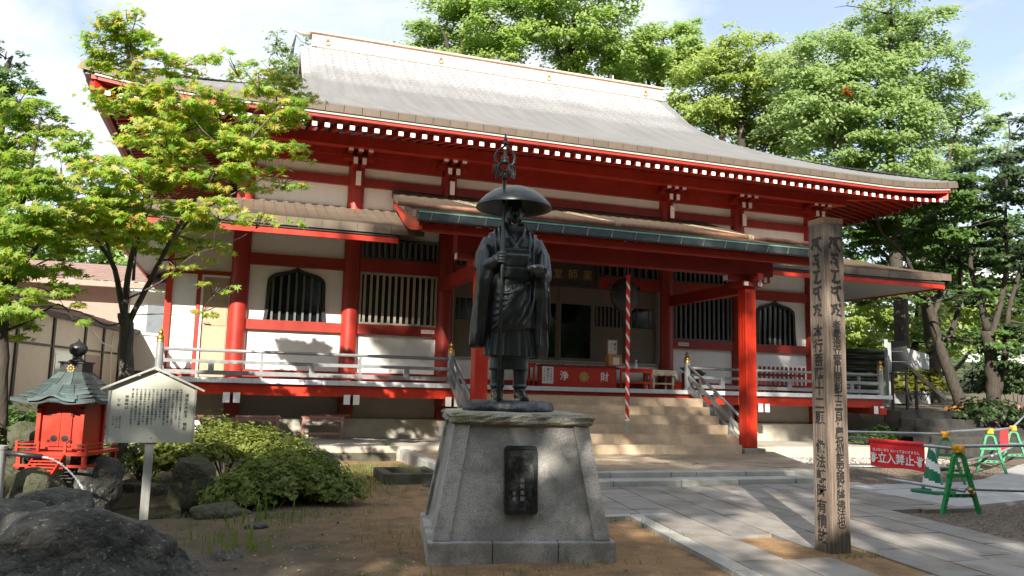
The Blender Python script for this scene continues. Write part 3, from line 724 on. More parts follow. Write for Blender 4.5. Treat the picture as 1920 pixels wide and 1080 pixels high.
for s in (-1, 1):
    ring1 = []; ring2 = []
    for k in range(15):
        y = -4.15+4.15*k/14; xx = s*(4.43-(y+4.2)/4.2*.27); z = porch_z(0, y)
        ring1.append([(xx+s*.02, y, z-.13), (xx-s*.05, y, z-.13), (xx-s*.05, y, z-.004), (xx+s*.02, y, z-.004)])
        dep = .34+.10*math.sin(math.pi*min(1, k/14*1.3))
        ring2.append([(xx-s*.03, y, z-dep), (xx-s*.09, y, z-dep), (xx-s*.09, y, z-.135), (xx-s*.03, y, z-.135)])
    MB().rings(ring2).build('barge_board', 'red_board', hall)
    for k in range(14):      # verge plates one by one
        MB().rings([ring1[k], [tuple(lerp(p[i], q[i], .97) for i in range(3)) for p, q in zip(ring1[k], ring1[k+1])]]).build('verge_plate', 'fascia', hall)
gut = MB().box(-4.44, 4.44, -4.30, -4.15, 4.205, 4.345).build('gutter', 'gutter', hall, bevel=.02)
MB().box(-4.44, 4.44, -4.31, -4.285, 4.346, 4.372).build('gutter_lip', 'verdigris', gut)
MB().add([(-4.44, -4.28, 4.373), (4.44, -4.28, 4.373), (4.44, -4.16, 4.405), (-4.44, -4.16, 4.405)], [(0, 1, 2, 3)]).build('flashing', 'verdigris', gut, fix=False)
me_cl = MB().bar((0, -4.317, 4.36), (-.03, -4.306, 4.215), .016, .012, (0, 1, 0)).mesh('gutter_clip', 'steel')
for k in range(18): put('gutter_clip', me_cl, gut, (-4.2+.495*k, 0, 0))
# rusty pole lying along the porch roof, tied with rope
pole = empty('roof_pole', (0, -2.9, 4.80), label='long rust-brown pole tied along the porch roof with rope', cat='pole')
MB().tube([(-4.55, 0, -.01), (-2, 0, 0), (1, 0, .005), (4.95, 0, 0)], .045, 10).build('pole_shaft', 'pole_rust', pole, True)
for xk in (-2.65, .05, 3.3):
    mb = MB()
    for q in range(4):
        xx = xk-.05+.035*q; mb.tube([(xx+.055*0, .058*math.cos(a*math.pi/6), .058*math.sin(a*math.pi/6)) for a in range(13)], .009, 5, False)
    mb.tube([(xk, .03, .05), (xk-.3, 2.55, .78)], .009, 5); mb.tube([(xk+.03, .03, .05), (xk-.12, 2.5, .78)], .009, 5)
    mb.build('tie_rope', 'rope_tan', pole)
# ------------------------------------------------------------------ ground
rnd = random.Random(7)
def sstep(a, b, x):
    t = max(0., min(1., (x-a)/(b-a))); return t*t*(3-2*t)
def hill_n(x, y): return .5*math.sin(x*.9+1.3)*math.cos(y*.8)+.3*math.sin(x*2.3+y*1.7)+.2*math.sin(y*4.1-x*3.3)
def ground_z(x, y):
    z = -.045+.018*hill_n(x, y)
    pond = ((x+8.0)/1.15)**2+((y+7.55)/.85)**2
    z -= .42*(1-sstep(.75, 1.5, pond))
    if y < 0: z += .35*sstep(-9.0, -10.2, x)*sstep(-10.5, -8, y)         # bank behind the little shrine
    z += 1.15*sstep(8.6, 10.2, x)*sstep(-3.6, .8, y)                      # rise beside the hall
    z += 6*sstep(16, 60, y)+2.0*sstep(14, 40, x)*sstep(-8, 10, y)
    if x > 3 and y < -6.0: z -= .0
    return z
def axis(dense0, dense1, st, far0, far1):
    a = []; v = dense0
    while v <= dense1+1e-6: a.append(v); v += st
    s_ = st; v = dense0
    lo = []
    while v > far0: s_ *= 1.45; v -= s_; lo.append(v)
    hi = []; s_ = st; v = a[-1]
    while v < far1: s_ *= 1.45; v += s_; hi.append(v)
    return list(reversed(lo))+a+hi
gx = axis(-12, 12, .2, -260, 260); gy = axis(-15, 3, .2, -200, 320)
v = [(x, y, ground_z(x, y)) for y in gy for x in gx]; nx_ = len(gx)
f = [(j*nx_+i, j*nx_+i+1, (j+1)*nx_+i+1, (j+1)*nx_+i) for j in range(len(gy)-1) for i in range(nx_-1)]
me = bpy.data.meshes.new('ground'); me.from_pydata(v, [], f); me.update(); me.polygons.foreach_set('use_smooth', [True]*len(me.polygons))
# earth: ochre sand, darker damp humus, moss, and gravel on the right, blended by noise and place
m = bpy.data.materials.new('earth'); m.use_nodes = True; t = m.node_tree; b = t.nodes['Principled BSDF']; b.inputs['Roughness'].default_value = .95
co = t.nodes.new('ShaderNodeTexCoord'); sep = t.nodes.new('ShaderNodeSeparateXYZ'); t.links.new(co.outputs['Object'], sep.inputs[0])
def nz(sc, det=6):
    n = t.nodes.new('ShaderNodeTexNoise'); n.inputs['Scale'].default_value = sc; n.inputs['Detail'].default_value = det; n.inputs['Roughness'].default_value = .65; t.links.new(co.outputs['Object'], n.inputs['Vector']); return n
def ramp(src, p0, p1, c0, c1):
    r = t.nodes.new('ShaderNodeValToRGB'); r.color_ramp.elements[0].position = p0; r.color_ramp.elements[1].position = p1; r.color_ramp.elements[0].color = (*c0, 1); r.color_ramp.elements[1].color = (*c1, 1); t.links.new(src, r.inputs['Fac']); return r.outputs[0]
def mixc(fac, a, b_):
    x = t.nodes.new('ShaderNodeMixRGB'); t.links.new(fac, x.inputs['Fac']); t.links.new(a, x.inputs['Color1']); t.links.new(b_, x.inputs['Color2']); return x.outputs[0]
def mth(op, a, b_):
    x = t.nodes.new('ShaderNodeMath'); x.operation = op; x.use_clamp = op == 'MULTIPLY'
    for i, q in enumerate((a, b_)):
        if isinstance(q, (int, float)): x.inputs[i].default_value = q
        else: t.links.new(q, x.inputs[i])
    return x.outputs[0]
def mrange(src, a, b_, lo=0., hi=1.):
    x = t.nodes.new('ShaderNodeMapRange'); x.clamp = True; x.inputs['From Min'].default_value = a; x.inputs['From Max'].default_value = b_; x.inputs['To Min'].default_value = lo; x.inputs['To Max'].default_value = hi; t.links.new(src, x.inputs['Value']); return x.outputs[0]
n_big, n_mid, n_fine = nz(.8), nz(5), nz(60, 3)
sand = ramp(n_mid.outputs['Fac'], .35, .68, (.20, .115, .05), (.29, .175, .08))
humus = ramp(n_mid.outputs['Fac'], .35, .7, (.055, .042, .027), (.115, .088, .055))
moss = ramp(n_mid.outputs['Fac'], .4, .65, (.035, .05, .012), (.07, .085, .022))
gravel = ramp(nz(26, 3).outputs['Fac'], .40, .62, (.075, .056, .038), (.19, .15, .108))
leftness = mrange(sep.outputs['X'], -5.4, -6.6)
c = mixc(mth('MULTIPLY', leftness, mrange(n_big.outputs['Fac'], .3, .5, .55, 1.)), sand, humus)
c = mixc(mrange(nz(1.7).outputs['Fac'], .52, .66, 0., .75), c, humus)
c = mixc(mth('MULTIPLY', mrange(nz(2.6).outputs['Fac'], .56, .66), mrange(sep.outputs['X'], -2.5, -5.5, 0, .8)), c, moss)
c = mixc(mrange(sep.outputs['X'], -.6, .2), c, gravel)
far = mrange(sep.outputs['Y'], 6, 12); c = mixc(far, c, moss)
fine = mrange(n_fine.outputs['Fac'], .3, .7, .72, 1.22)
mu = t.nodes.new('ShaderNodeMixRGB'); mu.blend_type = 'MULTIPLY'; mu.inputs['Fac'].default_value = 1; t.links.new(c, mu.inputs['Color1']); t.links.new(fine, mu.inputs['Color2'])
t.links.new(mu.outputs[0], b.inputs['Base Color'])
bu = t.nodes.new('ShaderNodeBump'); bu.inputs['Strength'].default_value = .55; bu.inputs['Distance'].default_value = .02; t.links.new(nz(38, 4).outputs['Fac'], bu.inputs['Height']); t.links.new(bu.outputs[0], b.inputs['Normal'])
MATS['earth'] = m
me.materials.append(m); tag(put('ground', me), kind='structure')

# pond water
mw = bpy.data.materials.new('water'); mw.use_nodes = True; t = mw.node_tree; b = t.nodes['Principled BSDF']
b.inputs['Base Color'].default_value = (.03, .035, .022, 1); b.inputs['Roughness'].default_value = .06; b.inputs['Specular IOR Level'].default_value = .8
co = t.nodes.new('ShaderNodeTexCoord'); n = t.nodes.new('ShaderNodeTexNoise'); n.inputs['Scale'].default_value = 9; n.inputs['Detail'].default_value = 3; n.inputs['Distortion'].default_value = 1.2
t.links.new(co.outputs['Object'], n.inputs['Vector']); bu = t.nodes.new('ShaderNodeBump'); bu.inputs['Strength'].default_value = .35; bu.inputs['Distance'].default_value = .03
t.links.new(n.outputs['Fac'], bu.inputs['Height']); t.links.new(bu.outputs[0], b.inputs['Normal']); MATS['water'] = mw
mb = MB(); mb.add([(-8.0+1.45*math.cos(a*math.pi/16), -7.55+1.1*math.sin(a*math.pi/16), -.20) for a in range(32)], [tuple(range(32))]); tag(mb.build('pond_water', 'water', fix=False), kind='structure')

# walkway round the hall, gutter wall, apron
wk = MB().box(-9.4, -2.76, -2.45, -.12, -.3, .22).build('walkway', 'concrete'); tag(wk, kind='structure')
MB().box(3.2, 9.3, -2.2, -.12, -.3, .20).build('walkway', 'concrete')['kind'] = 'structure'
MB().box(-9.4, -4.3, -2.475, -2.452, -.3, .10).build('drain_face', 'mossy', wk)
poly = [(-4.02, -6.64), (1.93, -6.64), (3.72, -2.9), (3.72, -2.2), (3.195, -2.2), (3.195, -.93), (-2.755, -.93), (-2.755, -2.46), (-4.02, -2.46)]
ap = MB().prism(poly, -.2, .148, 'z').build('porch_apron', 'apron'); tag(ap, kind='structure')
# flagstones dusted into the apron
for k in range(26):
    x = rnd.uniform(-3.6, 2.2); y = rnd.uniform(-6.3, -3.9)
    if x > 1.6+(y+6.6)*.45: continue
    a = rnd.uniform(.25, .5); n = rnd.randint(5, 7)
    mb = MB(); mb.prism([(x+a*rnd.uniform(.8, 1.15)*math.cos(2*math.pi*q/n), y+a*.6*rnd.uniform(.8, 1.15)*math.sin(2*math.pi*q/n)) for q in range(n)], .140, .1505+.0004*k, 'z'); mb.build('flagstone', 'apron', ap)
# two courses of kerb stones in front of the apron
def kerb_row(name, y0, y1, z0, z1, x0, x1, lens, parent):
    x = x0; k = 0
    while x < x1-.05:
        L = min(lens[k % len(lens)], x1-x); mb = MB().box(x+.006, x+L-.006, y0+rnd.uniform(-.012, .012), y1, z0, z1+rnd.uniform(-.004, .004))
        mb.build(name, 'kerb', parent, bevel=.014); x += L; k += 1
kb = empty('kerb', (0, 0, 0)); tag(kb, kind='structure')
kerb_row('kerb_stone', -7.02, -6.655, -.2, .078, -4.1, 1.98, [1.07, 1.02, 1.12, 1.0, 1.05], kb)
kerb_row('kerb_stone', -6.65, -6.42, .02, .153, -4.0, 1.90, [.95, .62, .55, 1.02, .45, .9], kb)
for k in range(5):
    y = -6.3+.76*k; MB().box(-4.24, -4.05, y, y+.75, -.2, .165+rnd.uniform(-.01, .01)).build('kerb_stone', 'kerb', kb, bevel=.015)
for k in range(6):    # slanted right edge of the apron
    t0 = k/6; t1 = (k+.97)/6; p = Vector((1.99, -6.6, 0)); q = Vector((3.78, -2.9, 0))
    MB().bar(p.lerp(q, t0)+Vector((0, 0, .04)), p.lerp(q, t1)+Vector((0, 0, .04)), .10, .22).build('kerb_stone', 'kerb', kb, bevel=.01)
# dark stone trough
tr = empty('stone_trough', (-4.72, -5.5, -.05), label='low dark mossy stone trough frame beside the kerb of the apron', cat='trough')
for a in ((-.42, .42, -.55, -.40), (-.42, .42, .35, .47), (-.42, -.28, -.40, .35), (.30, .42, -.40, .35)):
    MB().box(a[0], a[1], a[2], a[3], -.05, .15).build('trough_wall', 'mossy', tr, bevel=.015)
MB().box(-.28, .30, -.40, .35, -.05, .02).build('trough_floor', 'mossy', tr)

# paving slabs of the approach path, each stone its own piece
pv = empty('path', (0, 0, 0)); tag(pv, kind='structure')
SLOPE = .1745
def slab(x0a, x1a, ya, x0b, x1b, yb, m, name='paving_slab', z=0., par=None, tilt=.003):
    g = .009
    zs = [z+rnd.uniform(-tilt, tilt) for _ in range(4)]
    vs = [(x0a+g, ya+g, zs[0]), (x1a-g, ya+g, zs[1]), (x1b-g, yb-g, zs[2]), (x0b+g, yb-g, zs[3])]
    vs = [(a_, b_, -.07) for a_, b_, _ in vs]+vs
    mb = MB().add(vs, [(3, 2, 1, 0), (4, 5, 6, 7), (0, 1, 5, 4), (1, 2, 6, 5), (2, 3, 7, 6), (3, 0, 4, 7)])
    return mb.build(name, m, par or pv)
J = lambda k, y: -2.49+.478*k+(y+7.4)*SLOPE
def right_limit(y): return .53+(y+9.7)*.208 if y < -9.72 else 1.62+(y+9.7)*.22
hole = (-2.36, -1.70, -12.5, -11.46)
for k in range(-3, 10):
    y = -7.04 if k % 2 else -7.55
    first = True; yt = -7.03
    off = [(.31), (.83), (.55), (.1), (.7)][k % 5]
    cutsy = [yt]; yc = yt-off
    while yc > -16.5: cutsy.append(yc); yc -= rnd.choice([1.03, 1.03, .98, .72, 1.1])
    cutsy.append(-16.9)
    for a, b_ in zip(cutsy, cutsy[1:]):
        if a-b_ < .12: continue
        segs = [(a, b_)]
        if k < 0:
            if b_ < -9.40:
                if a <= -9.40: continue
                segs = [(a, -9.38)]
        for ya, yb in segs:
            sl_ = -.03
            xa0, xa1, xb0, xb1 = J(k, ya), J(k+1, ya), J(k, yb), J(k+1, yb)
            if xa0 > right_limit(ya)-.1 and ya < -9.72: continue
            if ya < -9.72 and xa1 > right_limit(ya): xa1 = right_limit(ya); xb1 = right_limit(yb)
            if ya >= -9.72 > yb and xa0 > right_limit(-9.8)-.3:
                yb = -9.7; xb0, xb1 = J(k, yb), J(k+1, yb)
                if ya-yb < .1: continue
            cx_, cy_ = (xa0+xa1+xb0+xb1)/4, (ya+yb)/2
            if hole[0]-.2 < cx_ < hole[1]+.0 and hole[2]-.1 < cy_ < hole[3]+.15: continue
            if xa1-xa0 < .08: continue
            slab(xb0, xb1, yb, xa0, xa1, ya, 'slab')
for ya, yb in [(-9.40-1.37*q, -9.40-1.37*(q+1)) for q in range(6)]:      # narrow kerb along the sand
    slab(J(0, yb)-.19, J(0, yb), yb, J(0, ya)-.19, J(0, ya), ya, 'kerb', 'path_kerb', z=.004)
for q in range(4): slab(J(-3, -9.4)+.47*q-.1, J(-3, -9.4)+.47*q+.36, -9.55, J(-3, -9.4)+.47*q-.1, J(-3, -9.4)+.47*q+.36, -9.385, 'kerb', 'path_kerb', z=.002)
# newer, paler paving running off to the right behind the barrier
def edge_f(x): return interp([(1.5, -9.62), (3.2, -9.22), (12, -6.2), (20, -3.6)], x)
def edge_b(x): return interp([(1.5, -7.40), (4.7, -7.18), (9.0, -4.5), (20, 1.2)], x)
xs_ = [1.62]
while xs_[-1] < 17: xs_.append(xs_[-1]+.9)
for i in range(len(xs_)-1):
    n = 4
    for j in range(n):
        a, c_ = xs_[i], xs_[i+1]; o = .0
        def pt(x, q): return edge_f(x)+(edge_b(x)-edge_f(x))*q/n
        g = .005
        vs = [(a+g, pt(a, j)+g), (c_-g, pt(c_, j)+g), (c_-g, pt(c_, j+1)-g), (a+g, pt(a, j+1)-g)]
        MB().prism(vs, -.06, .003+rnd.uniform(-.002, .002), 'z').build('paving_slab', 'slab_light', pv)
MB().add([(-2.9, -13.1, -.012), (-1.4, -13.1, -.012), (-1.2, -11.1, -.012), (-2.7, -11.1, -.012)], [(0, 1, 2, 3)]).build('sand_patch', 'earth', pv, fix=False)

# ------------------------------------------------------------------ pedestal
PR = math.atan2(-.178, .984)
ped = empty('statue_pedestal', (-4.80, -10.59, -.03), PR, 'grey granite pedestal with sloping sides and dark bronze inscription plate', 'pedestal')
hb = .775
for k, (a, b_) in enumerate(((-hb, -.255), (-.25, .285), (.29, hb))):
    MB().box(a, b_, -hb, -hb+.30, -.05, .155).build('base_block', 'granite', ped, bevel=.012)
    MB().box(a, b_, hb-.30, hb, -.05, .155).build('base_block', 'granite', ped, bevel=.012)
for a, b_ in ((-.47, -.005), (0, .47)):
    for s in (-1, 1): MB().box(s*(hb-.15)-.148, s*(hb-.15)+.148, a, b_, -.05, .153).build('base_block', 'granite', ped, bevel=.012)
zb, zt, wb, wt = .156, 1.085, .735, .578
def tier(z): return lerp(wb, wt, (z-zb)/(zt-zb))
def frustum(ins, z0, z1):
    mb = MB(); r = []
    for z in (z0, z1):
        w = tier(z)-ins; r.append([(-w, -w, z), (w, -w, z), (w, w, z), (-w, w, z)])
    return mb.rings(r)
frustum(.03, zb, zt).build('body', 'granite', ped)
for sx in (-1, 1):
    for sy in (-1, 1):      # corner pilasters
        r = []
        for z in (zb+.001, zt-.001):
            w = tier(z); e = .135
            x0_, x1_ = sorted((sx*w, sx*(w-e))); y0_, y1_ = sorted((sy*w, sy*(w-e)))
            r.append([(x0_, y0_, z), (x1_, y0_, z), (x1_, y1_, z), (x0_, y1_, z)])
        MB().rings(r).build('pilaster', 'granite', ped, bevel=.008)
# rough-hewn cap
mb = MB(); n = 14; rg = []
def capring(off, z, jit):
    pts = []
    for side in range(4):
        for q in range(n):
            u_ = -1+2*q/n; w = .60+off+rnd.uniform(-jit, jit)
            p = [(u_*w, -w), (w, u_*w), (-u_*w, w), (-w, -u_*w)][side]; pts.append((p[0], p[1], z+rnd.uniform(-jit, jit)*.6))
    return pts
rg = [capring(-.006, 1.087, .005), capring(.012, 1.105, .011), capring(.006, 1.13, .013), capring(.012, 1.155, .012), capring(-.008, 1.178, .008), [(x*.8, y*.8, 1.185+rnd.uniform(-.004, .004)) for x, y, z in capring(-.02, 1.18, .0)]]
MB().rings(rg).build('cap_stone', 'granite_rough', ped)
# bronze plate, tilted with the face
tl = math.atan2(wb-wt, zt-zb); pm = Matrix.Translation((-.02, -tier(.62)+.025, .632)) @ Matrix.Rotation(-tl, 4, 'X')
def rrect(w, h, r, n=4):
    pts = []
    for cx_, cy_, a0 in ((w-r, h-r, 0), (-w+r, h-r, 90), (-w+r, -h+r, 180), (w-r, -h+r, 270)):
        for q in range(n+1): a = R_(a0+90*q/n); pts.append((cx_+r*math.cos(a), cy_+r*math.sin(a)))
    return pts
pl = MB().prism(rrect(.138, .278, .03), -.045, .0).build('plate', 'bronze_dark', ped); pl.matrix_local = pm
o_, i_ = rrect(.138, .278, .03), rrect(.108, .248, .025); n = len(o_)
fr = MB().add([(x, -.06, z) for x, z in o_]+[(x, -.06, z) for x, z in i_]+[(x, -.045, z) for x, z in o_]+[(x, -.045, z) for x, z in i_],
    [(k, (k+1) % n, n+(k+1) % n, n+k) for k in range(n)]+[(k, 2*n+k, 2*n+(k+1) % n, (k+1) % n) for k in range(n)]+[(n+k, n+(k+1) % n, 3*n+(k+1) % n, 3*n+k) for k in range(n)]).build('plate_rim', 'bronze', pl)
ms_ = column_text('遍照金剛', .012, .02, .05, .04, 'bronze', -.048)+column_text('原書', -.055, -.09, .045, .034, 'bronze', -.048)
put('writing', join_meshes(ms_, 'writing', 'grey_trim'), pl)['kind'] = 'stuff'

# ------------------------------------------------------------------ bronze monk statue
FZ = 1.245
stat = empty('monk_statue', (-4.84, -10.60, FZ-.095), PR, 'dark bronze statue of a standing monk with wide hat, ringed staff and bowl', 'statue')
def sup(cx_, cy_, a, b_, z, n=40, fold=None, pw=2.4):
    ring = []
    for k in range(n):
        t_ = 2*math.pi*k/n; c_, s_ = math.cos(t_), math.sin(t_)
        r = 1+(fold(t_, z) if fold else 0)
        ring.append((cx_+a*r*math.copysign(abs(c_)**(2/pw), c_), cy_+b_*r*math.copysign(abs(s_)**(2/pw), s_), z))
    return ring
body = MB(); z0 = .095
Z = lambda z: z+z0
# legs, feet, sandals
for sx, fx in ((-.115, -.10), (.095, .11)):
    body.tube([(sx, .0, Z(.03)), (sx, .0, Z(.10)), (sx, .005, Z(.16)), (sx, .01, Z(.22)), (sx, .015, Z(.45))], [.056, .056, .062, .066, .07], 14)
    body.tube([(sx, 0, Z(.125)), (sx, 0, Z(.145))], .068, 14)
    d = Vector((fx*.55, -1, 0)).normalized(); a = Vector((sx, .05, Z(.03)))
    body.tube([a, a+d*.06+Vector((0, 0, .035)), a+d*.14+Vector((0, 0, .018)), a+d*.20, a+d*.235], [.038, .05, .047, .042, .028], 12)
    body.tube([a-d*.02+Vector((0, 0, -.025)), a+d*.25+Vector((0, 0, -.025))], .048, 10)
    for q in range(5):
        s_ = Vector((-d.y, d.x, 0)); p = a+d*(.225-.008*abs(q-1))+s_*(.034-.017*q); body.tube([p, p+d*.03+Vector((0, 0, -.006))], [.012, .009], 6)
# inner skirt and pleated skirt
body.rings([sup(-.01, .01, .185, .13, Z(.285)), sup(-.01, .01, .18, .125, Z(.45)), sup(-.01, .01, .17, .12, Z(.7))])
pl_ = lambda t_, z: .055*math.sin(t_*17)*max(0, min(1, (Z(.78)-z)/.35))
body.rings([sup(-.015, .0, .228, .165, Z(.405), 136, pl_), sup(-.015, .0, .222, .16, Z(.50), 136, pl_), sup(-.015, .0, .21, .155, Z(.62), 136, pl_), sup(-.012, 0, .20, .15, Z(.80), 136, pl_)])
# outer mantle with diagonal drape, hem higher on the right
def drape(t_, z):
    ph = t_*1.0; dz_ = (z-Z(.6))
    f1 = .035*math.sin((z*9+math.cos(t_)*3.2))*max(0, -math.sin(t_)); return f1
hem = lambda x: Z(.615)+.16*(x+.2)/.4*.35
rings = []
for q in range(15):
    tt = q/14; z = lerp(.62, 1.27, tt)
    a_ = interp([(0, .225), (.25, .232), (.5, .228), (.75, .222), (1, .218)], tt); b2 = interp([(0, .172), (.3, .185), (.6, .178), (1, .155)], tt)
    r = sup(-.005, 0, a_, b2, Z(z), 64, drape)
    if q == 0: r = [(x, y, hem(x)) for x, y, _ in r]
    rings.append(r)
body.rings(rings)
# chest and shoulders
body.rings([sup(-.005, .0, .215, .15, Z(1.2)), sup(-.005, .0, .235, .152, Z(1.32)), sup(-.005, .005, .262, .155, Z(1.42)), sup(-.005, .008, .258, .145, Z(1.49)), sup(-.005, .012, .225, .125, Z(1.55), pw=2.1), sup(-.005, .015, .16, .105, Z(1.595), pw=2), sup(-.005, .018, .085, .085, Z(1.63), pw=2)], )
HZ = .055        # neck and head
body.tube([(-.0, .01, Z(1.55)), (0, .0, Z(1.69))], [.066, .058], 14)
body.rings([sup(0, -.01, .03, .035, Z(1.575+HZ), 24, pw=2), sup(0, -.012, .062, .072, Z(1.60+HZ), 24, pw=2), sup(0, -.008, .078, .088, Z(1.65+HZ), 24, pw=2), sup(0, -.0, .085, .098, Z(1.71+HZ), 24, pw=2), sup(0, .003, .084, .10, Z(1.77+HZ), 24, pw=2), sup(0, .006, .07, .085, Z(1.83+HZ), 24, pw=2), sup(0, .008, .03, .04, Z(1.855+HZ), 24, pw=2)])
body.tube([(0, -.095, Z(1.735+HZ)), (0, -.112, Z(1.685+HZ))], [.010, .017], 8); body.tube([(-.014, -.10, Z(1.683+HZ)), (.014, -.10, Z(1.683+HZ))], .011, 8)   # nose
for sx in (-1, 1):
    body.tube([(sx*.018, -.092, Z(1.75+HZ)), (sx*.052, -.078, Z(1.745+HZ))], .010, 6)      # brow
    body.tube([(sx*.020, -.090, Z(1.728+HZ)), (sx*.045, -.080, Z(1.727+HZ))], .008, 6)     # eye
    body.tube([(sx*.086, .01, Z(1.75+HZ)), (sx*.093, .015, Z(1.72+HZ)), (sx*.086, .008, Z(1.68+HZ))], [.012, .015, .010], 6)  # ear
body.tube([(-.026, -.092, Z(1.648+HZ)), (0, -.100, Z(1.650+HZ)), (.026, -.092, Z(1.648+HZ))], .008, 6); body.tube([(-.02, -.092, Z(1.633+HZ)), (0, -.098, Z(1.631+HZ)), (.02, -.092, Z(1.633+HZ))], .009, 6)
# raised drapery folds sweeping from the bowl side across the front to the staff side, and down the sleeves
for q in range(6):
    x0_ = .17-.045*q; zt_ = 1.10-.0*q; pts = []
    for s_ in range(9):
        t_ = s_/8; x = lerp(.15-.035*q, -.19-.004*q, t_**1.15); z = lerp(1.09-.01*q, .99-.062*q, t_)-.10*math.sin(math.pi*t_*.9)*(.5+.12*q)
        y = -.182*math.sqrt(max(.05, 1-(x/.245)**2))-.006; pts.append((x, y, Z(z)))
    body.tube(pts, [.007]+[.0165]*7+[.007], 7)
for q in range(3):
    pts = [(.19-.035*q, -.135-.012*q, Z(1.08)), (.185-.045*q, -.155-.01*q, Z(.92)), (.15-.06*q, -.178, Z(.78)), (.09-.065*q, -.186, Z(.69))]; body.tube(pts, [.006, .014, .013, .006], 7)
for sx in (-1, 1):
    for q, (xa_, xb_, z1_) in enumerate(((.33, .345, .62), (.27, .255, .50)) if sx > 0 else ((-.325, -.35, .56), (-.25, -.285, .66))):
        body.tube([(xa_*.95, -.10-.03*q, Z(1.22)), (xa_, -.125-.03*q, Z(1.0)), (xb_, -.105-.03*q, Z(.78)), (xb_, -.08-.03*q, Z(z1_))], [.005, .010, .011, .005], 6)
# collar bands crossing, hat cords, chest bag and its straps
for sx, yy in ((-1, -.012), (1, 0)):
    body.tube([(sx*.085, .03, Z(1.66)), (sx*.085, -.055, Z(1.61)), (sx*.055, -.125+yy, Z(1.50)), (-sx*.015, -.158+yy, Z(1.38)), (-sx*.05, -.165, Z(1.31))], [.022, .026, .027, .025, .02], 8)
    body.tube([(sx*.125, .02, Z(1.625)), (sx*.135, -.07, Z(1.575)), (sx*.135, -.145, Z(1.43)), (sx*.13, -.168, Z(1.30))], [.017, .017, .017, .016], 8)
    body.tube([(sx*.088, -.0, Z(1.77)), (sx*.06, -.07, Z(1.67)), (sx*.008, -.085, Z(1.63))], .007, 6)
    body.tube([(sx*.165, .02, Z(1.605)), (sx*.18, -.07, Z(1.55)), (sx*.178, -.142, Z(1.40)), (sx*.17, -.16, Z(1.22))], [.012, .012, .012, .012], 8)
body.box(-.135, .125, -.205, -.10, Z(1.225), Z(1.385)); body.box(-.128, .118, -.213, -.2, Z(1.235), Z(1.33))
body.box(-.14, .13, -.195, -.10, Z(1.12), Z(1.215))
# right-of-picture arm (holds the bowl) and left-of-picture arm (holds the staff): upper arms, forearms
ARM = {-1: [(-.20, .015, 1.47), (-.268, -.01, 1.33), (-.285, -.06, 1.20), (-.215, -.19, 1.245), (-.165, -.245, 1.275)], 1: [(.19, .015, 1.47), (.265, -.01, 1.33), (.285, -.05, 1.16), (.245, -.17, 1.155), (.205, -.225, 1.16)]}
for sx in (-1, 1):
    P = [(x, y, Z(z)) for x, y, z in ARM[sx]]
    body.tube(P[:3], [.098, .092, .085], 16); body.tube(P[2:], [.085, .06, .036], 14)
    body.tube([(P[0][0]*.6, .015, Z(1.5)), P[0]], [.07, .10], 14)
# hanging sleeves: flat bags from the forearm to below the knee
def sleeve(sx, tab, ytab):
    rings = []
    for z, xo, xi, th in tab:
        c_ = (xo+xi)/2; w = abs(xo-xi)/2; y = interp(ytab, z); rr = []
        for k in range(36):
            t_ = 2*math.pi*k/36; rip = 1+.10*math.sin(t_*5+z*7)*(1 if z < 1.15 else .4)
            rr.append((c_+w*rip*math.cos(t_), y+th*rip*math.sin(t_), Z(z)))
        rings.append(rr)
    body.rings(rings)
sleeve(-1, [(.475, -.375, -.27, .03), (.50, -.385, -.245, .08), (.60, -.383, -.235, .105), (.75, -.372, -.225, .115), (.95, -.358, -.205, .12), (1.10, -.35, -.185, .12), (1.22, -.345, -.16, .115), (1.30, -.335, -.20, .09), (1.38, -.315, -.22, .07), (1.43, -.29, -.23, .03)], [(.45, -.01), (.8, -.03), (1.1, -.08), (1.3, -.08)])
sleeve(1, [(.385, .31, .19, .03), (.41, .345, .165, .075), (.52, .352, .165, .10), (.70, .342, .17, .11), (.90, .335, .17, .115), (1.05, .333, .165, .115), (1.16, .325, .17, .105), (1.26, .32, .2, .085), (1.36, .31, .22, .07), (1.42, .285, .23, .03)], [(.35, .02), (.8, -.02), (1.1, -.06), (1.3, -.06)])
# hands: palm, four bent fingers, thumb
def hand(palm_a, palm_b, w, fingers, thumb):
    pa, pb = Vector(palm_a), Vector(palm_b); body.tube([pa, (pa+pb)/2, pb], [.032, .038, .034], 12)
    for fpts in fingers: body.tube([Vector(p) for p in fpts], [.0135, .0125, .011, .009][:len(fpts)], 8)
    body.tube([Vector(p) for p in thumb], [.015, .013, .010], 8)
sxp, syp = -.135, -.262      # staff axis in the statue frame
hz = Z(1.285)
fs_ = []
for q in range(4):
    z = hz+.040-.027*q
    fs_.append([(sxp-.045, syp+.030, z), (sxp-.028, syp-.026, z), (sxp+.014, syp-.030, z-.002), (sxp+.032, syp-.006, z-.002)])
hand((sxp-.075, syp+.055, hz-.005), (sxp-.04, syp+.022, hz), .08, fs_, [(sxp-.035, syp+.02, hz+.045), (sxp-.005, syp-.022, hz+.062), (sxp+.03, syp-.02, hz+.060)])
bx_, by_, bz_ = .185, -.285, Z(1.185)
fs_ = []
for q in range(4):
    x = bx_+.055-.027*q; fs_.append([(x+.025, by_+.035, bz_-.062), (x+.01, by_-.02, bz_-.058), (x, by_-.062, bz_-.035), (x-.004, by_-.078, bz_-.012)])
hand((bx_+.075, by_+.075, bz_-.03), (bx_+.05, by_+.03, bz_-.055), .08, fs_, [(bx_+.075, by_+.03, bz_-.03), (bx_+.078, by_-.03, bz_-.005), (bx_+.065, by_-.055, bz_+.015)])
bo = body.build('body', 'bronze', stat, True)
rm = bo.modifiers.new('skin', 'REMESH'); rm.mode = 'VOXEL'; rm.voxel_size = .0062; rm.use_smooth_shade = True
